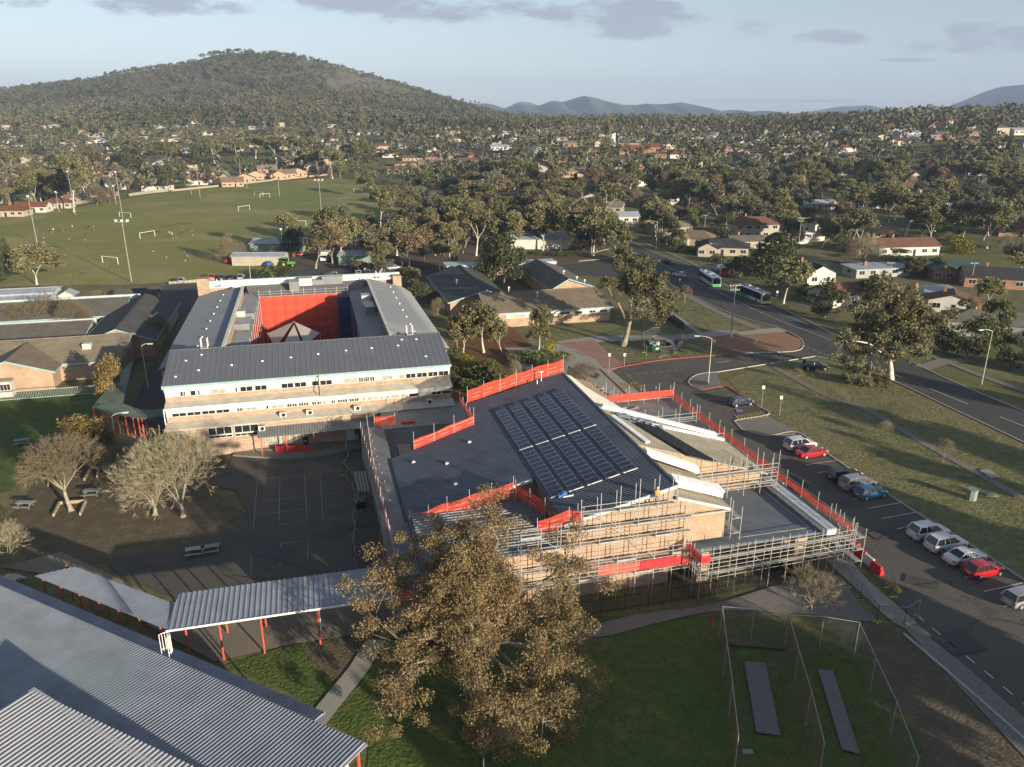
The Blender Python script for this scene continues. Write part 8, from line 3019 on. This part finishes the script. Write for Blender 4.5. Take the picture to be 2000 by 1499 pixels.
for (k, u, v, vt, w, lb) in [
	('ochre', 232, 800, 690, 84, 'ochre-leaved conical tree beside the curved green walkway'), ('baregrey', 255, 740, 672, 40, None), ('ochre', 165, 905, 805, 130, 'ochre winter tree behind the leaning tree'), ('baregrey', 205, 890, 815, 150, None), ('baregrey', 95, 950, 850, 120, None), ('baregrey', 250, 930, 850, 110, None), ('bare', 308, 668, 612, 76, 'small bare twiggy tree in front of the dark tiled wing'),
	('bare', 140, 655, 578, 90, 'white-branched bare tree in the left courtyard'), ('bare', 175, 655, 600, 50, None), ('baregrey', 100, 640, 565, 110, None), ('bare', 195, 612, 565, 80, None), ('bare', 40, 650, 590, 90, None), ('bare', 30, 640, 600, 80, None), ('shrub', 30, 660, 640, 70, None), ('shrub', 150, 610, 585, 50, None),
	('gum', 72, 556, 474, 105, 'broad olive gum tree at the near left corner of the playing field'), ('dense', -5, 555, 470, 70, None), ('pine', 10, 520, 462, 40, None),
	('baregrey', 450, 515, 455, 72, 'bare rounded tree on the field edge beside the depot'), ('baregrey', 470, 505, 470, 40, None), ('baregrey', 540, 512, 480, 50, None), ('shrub', 530, 545, 515, 60, None), ('dense', 560, 545, 520, 30, None), ('bare', 640, 545, 532, 30, None),
	('brown', 617, 525, 430, 95, None), ('rust', 650, 520, 432, 80, None), ('gum', 665, 515, 425, 80, None), ('grey', 715, 515, 448, 60, None), ('brown', 740, 510, 440, 60, None), ('gum', 775, 500, 425, 80, None), ('rust', 800, 525, 450, 60, None), ('brown', 830, 515, 440, 70, None), ('grey', 760, 470, 415, 60, None),
	('gum', 700, 470, 425, 55, None), ('rust', 850, 500, 430, 70, None), ('gum', 880, 510, 432, 60, None), ('brown', 905, 495, 420, 70, None), ('gum', 930, 500, 400, 80, None), ('rust', 815, 480, 415, 60, None), ('grey', 870, 455, 398, 60, None), ('gum', 905, 455, 385, 90, None), ('gum', 920, 415, 350, 80, None), ('brown', 960, 440, 375, 80, None),
	('grey', 955, 465, 415, 80, None), ('rust', 1035, 480, 400, 60, None), ('rust', 1060, 470, 395, 70, None), ('brown', 1080, 470, 395, 80, None), ('rust', 1110, 478, 400, 70, None), ('brown', 1140, 470, 395, 70, None), ('gum', 1095, 410, 352, 90, None), ('grey', 1065, 405, 350, 80, None), ('gum', 1180, 430, 350, 80, None),
	('gum', 1200, 410, 325, 70, None), ('brown', 1150, 430, 380, 60, None), ('pine', 1165, 492, 430, 60, None), ('dense', 1140, 490, 445, 50, None), ('gum', 800, 560, 520, 60, None), ('grey', 750, 540, 505, 50, None), ('brown', 700, 535, 508, 40, None), ('shrub', 1100, 500, 488, 60, None), ('shrub', 1050, 498, 488, 40, None),
	('rust', 1115, 440, 405, 50, None), ('grey', 940, 480, 440, 70, None), ('gum', 990, 440, 380, 80, None), ('brown', 1020, 430, 375, 70, None), ('gum', 845, 430, 380, 70, None), ('baregrey', 975, 415, 380, 60, None), ('gum', 800, 400, 365, 60, None), ('gum', 780, 385, 350, 50, None), ('gum', 830, 385, 335, 60, None), ('grey', 880, 390, 345, 60, None),
	('pine', 985, 560, 455, 105, 'huge feathery evergreen tree rising from the brown-tiled classroom courtyard'), ('green', 955, 555, 470, 70, 'yellow-green feathery tree joined to the huge evergreen in the courtyard'), ('dense', 812, 590, 545, 70, None), ('shrub', 845, 590, 560, 40, None), ('bare', 855, 615, 580, 40, None),
	('gum', 945, 690, 588, 130, 'bushy olive gum tree in the bark garden between the school and classrooms'), ('gum', 905, 690, 605, 80, None), ('bare', 893, 680, 620, 55, None), ('gum', 1052, 690, 595, 75, 'slender forked gum tree in front of the brown-tiled classrooms'), ('brown', 1040, 680, 640, 40, None), ('gum', 980, 690, 620, 60, None),
	('yshrub', 915, 718, 688, 36, 'rounded yellow wattle bush beside the corner of the school block'), ('yshrub', 1075, 690, 660, 34, 'yellow wattle bush in the garden by the forecourt'), ('shrub', 1030, 705, 682, 70, None), ('shrub', 1060, 712, 682, 80, None), ('shrub', 1095, 708, 682, 60, None), ('shrub', 1010, 712, 690, 50, None), ('dshrub', 1080, 720, 700, 60, None),
	('shrub', 905, 735, 705, 70, None), ('shrub', 935, 740, 700, 90, None), ('dshrub', 965, 755, 712, 80, None), ('shrub', 990, 765, 725, 70, None), ('shrub', 920, 765, 735, 60, None), ('shrub', 950, 772, 745, 60, None), ('dshrub', 890, 755, 725, 40, None), ('shrub', 890, 700, 680, 60, None), ('gum', 960, 750, 700, 60, None), ('bare', 1005, 745, 700, 40, None),
	('bare', 1145, 760, 705, 90, 'bare pinkish tree behind the back corner of the gym'), ('shrub', 1120, 765, 735, 50, None), ('brown', 1337, 592, 556, 32, 'small rust-leaved street tree before the white bus'), ('dshrub', 1165, 738, 728, 20, None),
	('dense', 1512, 562, 450, 118, 'very dense round dark gum tree rising right of the red truck'), ('dense', 1480, 548, 490, 80, None), ('dense', 1445, 540, 498, 60, None), ('gum', 1530, 593, 505, 105, 'white-trunked gum tree standing on the far verge of the main road'), ('green', 1565, 583, 550, 34, 'round green bush left of the white-gabled house'), ('green', 1549, 588, 575, 16, None),
	('dense', 1610, 620, 545, 90, 'very dark round tree in front of the maroon-roofed house'), ('baregrey', 1650, 610, 570, 30, None), ('green', 1715, 600, 530, 80, 'dark spreading tree behind the crown of the white-limbed gum'), ('dense', 1885, 700, 625, 90, 'dense round dark tree beside the tan street lamp'), ('dense', 1975, 720, 655, 80, None), ('green', 1930, 690, 580, 90, 'large mixed green tree left of the grey-brown roofed house'),
	('green', 1880, 640, 580, 60, None), ('dense', 1840, 690, 640, 60, None), ('baregrey', 1690, 520, 455, 130, 'wide bare grey-brown thicket tree between the garden houses'), ('baregrey', 1650, 515, 470, 60, None), ('green', 1750, 515, 485, 70, None), ('dense', 1760, 530, 500, 70, None), ('green', 1795, 540, 500, 50, None), ('green', 1830, 540, 498, 40, None), ('brown', 1780, 540, 505, 50, None),
	('yshrub', 1875, 495, 455, 68, 'large bright yellow-green wattle tree on the right'), ('grey', 1920, 470, 385, 80, 'big blue-grey leafed tree on the right slope'), ('grey', 1880, 465, 390, 60, None), ('gum', 1768, 462, 375, 120, 'big olive gum tree with forked white trunk on the right slope'), ('gum', 1735, 450, 355, 80, None), ('grey', 1810, 440, 365, 70, None), ('dense', 1800, 460, 400, 60, None),
	('gum', 1905, 385, 312, 60, None), ('gum', 1970, 380, 312, 70, None), ('gum', 1280, 462, 382, 78, 'olive gum tree at the inside of the far road bend'), ('rust', 1365, 442, 395, 60, 'rust and olive tree left of the maroon roof'), ('brown', 1335, 445, 400, 40, None), ('dense', 1630, 410, 388, 30, None), ('cypress', 1680, 410, 352, 16, 'tall narrow dark cypress beside the long white flat roof'), ('cypress', 1584, 408, 370, 13, 'smaller narrow cypress left of the long white flat roof'),
	('pine', 1588, 370, 335, 26, 'dark conical pine behind the smaller cypress'), ('gum', 1475, 425, 378, 60, 'grey-brown gum with a pale trunk left of the small cypress'), ('brown', 1450, 425, 380, 50, None), ('grey', 1475, 365, 315, 45, 'pale silver-green tree before the cream house with solar panels'), ('gum', 1410, 400, 345, 60, None), ('gum', 1620, 340, 305, 60, None), ('gum', 1215, 395, 340, 60, None),
	('shrub', 1390, 478, 462, 34, None), ('yshrub', 1328, 487, 473, 12, None), ('yshrub', 1352, 478, 462, 36, 'row of yellow bushes in front of the brown hipped roof'), ('shrub', 1345, 490, 480, 16, None), ('shrub', 1360, 494, 482, 50, None), ('dshrub', 1400, 512, 492, 60, None), ('yshrub', 1325, 375, 362, 30, None),
	('grey', 1618, 470, 440, 30, None), ('green', 1650, 445, 420, 40, None), ('dense', 1780, 620, 560, 60, None), ('yshrub', 285, 370, 335, 40, 'yellow-green wattle tree at the far fence of the field'), ('cypress', 268, 380, 345, 12, None), ('grey', 310, 372, 322, 40, 'pale grey tree between the yellow wattle and the dark pine'), ('pine', 330, 375, 308, 40, 'dark green conical pine at the far fence of the field'), ('green', 365, 370, 350, 30, None),
	('baregrey', 190, 400, 355, 70, 'bare reddish-brown trees at the far left touchline'), ('baregrey', 215, 398, 365, 40, None), ('gum', 145, 415, 300, 90, 'very tall pale-trunked gum at the far left of the field'), ('gum', 170, 390, 330, 50, None), ('gum', 60, 380, 320, 60, None), ('gum', 240, 370, 325, 50, None), ('shrub', 1712, 757, 730, 24, 'left upright green bush beside the white-limbed gum'), ('shrub', 1732, 758, 728, 20, 'right upright green bush beside the white-limbed gum'),
	('dshrub', 1690, 730, 708, 26, 'dark bush on the lawn left of the white-limbed gum'), ('bare', 1840, 905, 855, 50, 'small bare double-trunk sapling on the lawn'), ('baregrey', 1635, 790, 755, 60, None), ('baregrey', 1725, 850, 820, 45, None), ('baregrey', 1560, 745, 718, 30, None), ('baregrey', 1985, 990, 965, 40, None), ('bare', 700, 362, 335, 16, None), ('bare', 645, 352, 325, 12, None),
	('gum', 690, 500, 440, 70, None), ('brown', 725, 495, 430, 60, None), ('gum', 745, 530, 470, 60, None), ('grey', 785, 520, 455, 60, None), ('gum', 860, 530, 470, 60, None), ('rust', 885, 480, 415, 60, None), ('gum', 955, 420, 355, 80, None), ('gum', 995, 470, 410, 60, None), ('gum', 1010, 400, 345, 80, None), ('brown', 1050, 440, 380, 70, None), ('gum', 1130, 460, 385, 60, None), ('dense', 855, 450, 400, 60, None), ('gum', 1085, 440, 380, 60, None),
	('gum', 1180, 478, 405, 60, None), ('gum', 730, 385, 330, 60, None), ('gum', 30, 345, 285, 80, None), ('dense', 110, 350, 300, 70, None), ('gum', 180, 345, 290, 70, None), ('dense', 260, 340, 285, 80, None), ('gum', 330, 330, 275, 80, None), ('dense', 395, 335, 280, 60, None), ('gum', 700, 330, 270, 60, None), ('gum', 1580, 455, 400, 60, None), ('dense', 1640, 480, 440, 60, None), ('gum', 1930, 600, 540, 60, None), ('gum', 1990, 540, 470, 80, None), ('dense', 1690, 590, 545, 60, None),
	('gum', 650, 350, 285, 60, None), ('gum', 625, 345, 290, 60, None), ('dense', 665, 345, 295, 40, None), ('gum', 575, 318, 262, 60, None), ('gum', 540, 315, 262, 60, None), ('gum', 500, 312, 262, 60, None), ('gum', 460, 315, 265, 60, None), ('gum', 420, 320, 268, 60, None),
]:
	tpx(k, u, v, vt, w, lb)
NHAND = len(TPOS)
for k, (x, y, H, r) in enumerate([(32, 17, 14, 4.5), (44, 12, 17, 7), (30, 8, 14, 5.5), (52, 26, 14, 5), (66, 34, 13, 5.5), (74, 20, 16, 7), (86, 42, 14, 6), (96, 30, 17, 7), (106, 58, 14, 6), (118, 44, 16, 7), (64, 6, 16, 6.5), (20, -6, 14, 5), (84, 4, 18, 8), (49, 17, 16, 8), (58, 8, 17, 9), (56, 18, 15, 7), (47, 3, 16, 8), (98, 70, 15, 7), (118, 80, 16, 7), (134, 96, 15, 6), (90, 58, 13, 6), (140, 70, 17, 8), (150, 110, 16, 7), (76, 48, 13, 6), (160, 92, 16, 8)]):
	tree('gum', x, y, 0, H, r, None)
sc = []
srng = random.Random(99)
for i in range(13000):
	y = 250 + 1100 * srng.random() ** .7
	x = srng.uniform(-.74, .74) * y
	z = terrain(x, y)
	u, v = PX(x, y, z)
	if in_poly(u, v, FIELD) or in_poly(u, v, ROAD) or in_poly(u, v, SCHOOL) or in_poly(u, v, SIDEST):
		continue
	if any((x - p) ** 2 + (y - q) ** 2 < (r * .8) ** 2 or (abs(x - p) < 7 and 0 < q - y < 15 and srng.random() < .75) for p, q, r in HPOS):
		continue
	if any((x - p) ** 2 + (y - q) ** 2 < (r * .8 + 2.6) ** 2 for p, q, r in TPOS) or any((x - p[1]) ** 2 + (y - p[0]) ** 2 < 36 for p in sc):
		continue
	sc.append((y, x, z))
sc.sort()
NIND = 330
for (y, x, z) in sc[:NIND]:
	right = x / y > .12
	k = srng.choices(['gum', 'grey', 'brown', 'dense', 'green', 'baregrey', 'cypress', 'pine', 'rust'], [28, 12, 10, 14, 12, 12, 3, 4, 5])[0]
	H = {'gum': 12, 'grey': 11, 'brown': 10.5, 'rust': 10, 'dense': 8, 'green': 6.5, 'baregrey': 7, 'cypress': 9, 'pine': 10}[k] * srng.uniform(.85, 1.5)
	hw = H * {'gum': .5, 'grey': .5, 'brown': .5, 'rust': .5, 'dense': .52, 'green': .5, 'baregrey': .5, 'cypress': .17, 'pine': .3}[k]
	tree(k, x, y, z, H, hw)
def small_tree_template(rs, kind):
	rng = random.Random(int(rs.randint(1e6)))
	V, F, M_ = [], [], []
	n = 7 if kind < 3 else 5
	cs = [(rng.uniform(-.28, .28), rng.uniform(-.28, .28), rng.uniform(.45, .88)) for _ in range(n)]
	v, f = leaf_quads(rs, cs, [rng.uniform(.14, .22) for _ in cs], 11, .085, .8, .4, 0, .7)
	V, F = list(v), [tuple(q) for q in f]
	M_ = [0] * len(F)
	for k in range(2 if kind % 2 else 1):
		a = rng.uniform(0, 6.28)
		p0, p1 = (0, 0, 0 if k == 0 else .3), (.16 * math.cos(a), .16 * math.sin(a), .72)
		w = .012
		b = len(V)
		V += [(p0[0] - w, p0[1], p0[2]), (p0[0] + w, p0[1], p0[2]), (p1[0] + w * .6, p1[1], p1[2]), (p1[0] - w * .6, p1[1], p1[2])]
		F.append((b, b + 1, b + 2, b + 3))
		M_.append(1)
	return np.array(V, dtype=np.float32), np.array(F), np.array(M_)
def wood(name, pts, label, leafs):
	rs = np.random.RandomState(len(pts))
	T_ = [small_tree_template(rs, i) for i in range(6)]
	Vs, Fs, Ms = [], [], []
	off = 0
	for (x, y, z, H, w) in pts:
		i = rs.randint(6)
		V, F, M_ = T_[i]
		a = rs.uniform(0, 6.28)
		ca, sa = math.cos(a), math.sin(a)
		V2 = np.empty_like(V)
		V2[:, 0] = (V[:, 0] * ca - V[:, 1] * sa) * w * 2 + x
		V2[:, 1] = (V[:, 0] * sa + V[:, 1] * ca) * w * 2 + y
		V2[:, 2] = V[:, 2] * H + z
		Vs.append(V2)
		Fs.append(F + off)
		q_ = math.sin(x * .016 + 1.1 * math.sin(y * .011)) + math.sin(y * .019 + x * .007) + rs.normal() * .9
		c = 1 if q_ < -1.0 else (0 if q_ < .75 else (2 if q_ < 1.5 else 3))
		Ms.append(np.where(M_ == 1, len(leafs), c))
		off += len(V)
	me = np_mesh(name, np.concatenate(Vs), np.concatenate(Fs), [MATS[l] for l in leafs] + [MATS['pale_bark']], np.concatenate(Ms))
	tag(link(name, me), label, 'trees', kind='stuff')
leafmat('far_leaf_dark', (.055, .062, .03), (.08, .083, .043), rnd=0, island=.22, transl=.15)
leafmat('far_leaf_grey', (.11, .11, .075), (.15, .147, .10), rnd=0, island=.22, transl=.15)
leafmat('far_leaf_brown', (.11, .092, .056), (.15, .125, .08), rnd=0, island=.22, transl=.15)
wp = []
for (y, x, z) in sc[NIND:]:
	if y > 560 and srng.random() < .28:
		continue
	H = srng.uniform(4.5, 9) if srng.random() < .6 else srng.uniform(10, 17)
	wp.append((x, y, z, H, H * srng.uniform(.4, .62)))
for i in range(1500):       # tree cover outside the frame on both sides
	y = srng.uniform(300, 1150)
	x = srng.choice((-1, 1)) * srng.uniform(.73, 1.05) * y
	H = srng.uniform(6, 14)
	wp.append((x, y, terrain(x, y), H, H * .5))
for i in range(6400):       # suburb beyond, right and middle
	y = 1150 + 1900 * srng.random()
	x = srng.uniform(-.95, .95) * y
	H = srng.uniform(6, 11) if srng.random() < .7 else srng.uniform(13, 19)
	z = terrain(x, y)
	if z > 64 and x < 0:
		continue
	wp.append((x, y, z, H, H * .5))
wood('suburban_woodland', wp, 'far suburban tree cover between and behind the distant houses', ['far_leaf', 'far_leaf_dark', 'far_leaf_grey', 'far_leaf_brown'])
hp_ = []
n_try = 0
nzf = lambda x, y: math.sin(x * .021 + 1.3) + math.sin(y * .017 + x * .008) + math.sin(x * .006 - y * .011 + 2) + .6 * math.sin(x * .05 + y * .04)
while len(hp_) < 17500 and n_try < 70000:
	n_try += 1
	y = srng.uniform(940, 1960)
	x = srng.uniform(-.98, .12) * y
	z = terrain(x, y)
	if z < 29:
		continue
	if y > 1380 and nzf(x, y) > .95 and z > 80 and srng.random() < .85:
		continue
	if nzf(y * .7, x * 1.3) > 1.5 and srng.random() < .6:
		continue
	H = srng.uniform(5, 9.5) if srng.random() < .75 else srng.uniform(10, 15) * (1.0 - .25 * sstep(1500, 1850, y))
	hp_.append((x, y, z - .5, H, H * .62))
wood('hill_woodland', hp_, 'dense olive gum woodland covering the hill', ['far_leaf', 'far_leaf_dark', 'far_leaf_grey', 'far_leaf_brown'])
print('houses', NEARH, len(cand), 'trees', NHAND, len(sc), 'hill', len(hp_))
# labels of the repeats: what they look like and what they stand beside
LM = [('the playing field', 330, 450), ('the school block', 600, 640), ('the left classroom roofs', 130, 640), ('the bare trees by the court', 330, 930), ('the brown-tiled classrooms', 1050, 580), ('the gym roof', 1050, 850), ('the forecourt paving', 1120, 700), ('the depot sheds', 560, 505),
	  ('the peach-walled row', 570, 340), ('the brown terrace roofs', 880, 325), ('the white tower', 1197, 290), ('the white gabled hall', 1138, 390), ('the far road bend', 1230, 470), ('the two buses', 1430, 560), ('the brown hipped roof', 1352, 465), ('the maroon two-storey roof', 1478, 445),
	  ('the long white flat roof', 1668, 390), ('the cream solar-panel house', 1540, 350), ('the yellow wattle tree', 1875, 480), ('the dark brown roofed house', 1955, 540), ('the white-limbed gum', 1740, 650), ('the tan street lamp', 1915, 700), ('the car park lawn', 1650, 820), ('the cricket nets', 1540, 1330),
	  ('the orange brick house', 1370, 350), ('the white community building', 1058, 480), ('the terracotta carport house', 1838, 425), ('the tall pale gum by the field', 145, 370), ('the timber field fence', 90, 405), ('the far right slope', 1850, 300), ('the hill foot on the left', 200, 280), ('the middle hill foot', 520, 290), ('the far end of the field', 740, 355),
	  ('the far middle suburb', 1050, 285), ('the far right suburb', 1500, 300), ('the bark garden', 950, 680), ('the far left suburb', 60, 340), ('the white bus', 1385, 550), ('the red tank truck', 1410, 530)]
ORD = ['', 'second nearest ', 'third nearest ', 'fourth nearest ', 'fifth nearest ', 'sixth nearest ', 'seventh nearest ', 'eighth nearest ']
buck = {}
for o, desc, kind in AUTO:
	x, y, z = o.location
	u, v = PX(x, y, z)
	if y < 30 or abs(u - 1000) > 1250:
		o['label'] = 'tall gum tree standing outside the right edge of the photo, casting long shadows'
		o['group'] = 'shade trees beside the viewpoint'
		continue
	n, lu, lv = min(LM, key=lambda l: (l[1] - u) ** 2 + ((l[2] - v) * 2.2) ** 2)
	du, dv = u - lu, v - lv
	side = 'far ' if abs(du) > 130 else ''
	if abs(du) > abs(dv) * 1.6:
		rel = side + ('right of ' if du > 0 else 'left of ')
	else:
		rel = 'in front of ' if dv > 0 else 'behind '
	buck.setdefault((desc, rel, n), []).append((y, o))
for (desc, rel, n), L in buck.items():
	L.sort(key=lambda t: t[0])
	for i, (y, o) in enumerate(L):
		o['label'] = (ORD[i] if i < 8 else '') + (desc if len(L) > 1 and i < 8 else desc) + ' ' + rel + n
		if i >= 8:
			o['label'] = 'one more ' + desc + ' ' + rel + n
		o['label'] = ' '.join(o['label'].split()[:16])
for o in SC.objects:
	if '_o' in o:
		del o['_o']
# air between the viewpoint and the far hills
hm = bpy.data.materials.new('haze')
hm.use_nodes = True
N_ = hm.node_tree.nodes
N_.remove(N_['Principled BSDF'])
pv = N_.new('ShaderNodeVolumePrincipled')
pv.inputs['Color'].default_value = (.52, .68, 1.0, 1)
pv.inputs['Density'].default_value = 1.0e-4
pv.inputs['Anisotropy'].default_value = 0.0
hm.node_tree.links.new(pv.outputs[0], N_['Material Output'].inputs['Volume'])
mb = MB()
mb.box(-13500, 13500, -160, 12500, -3, 520)
hz = mb.build('haze', hm)
tag(hz, 'thin bluish air over the whole valley', 'haze', kind='stuff')
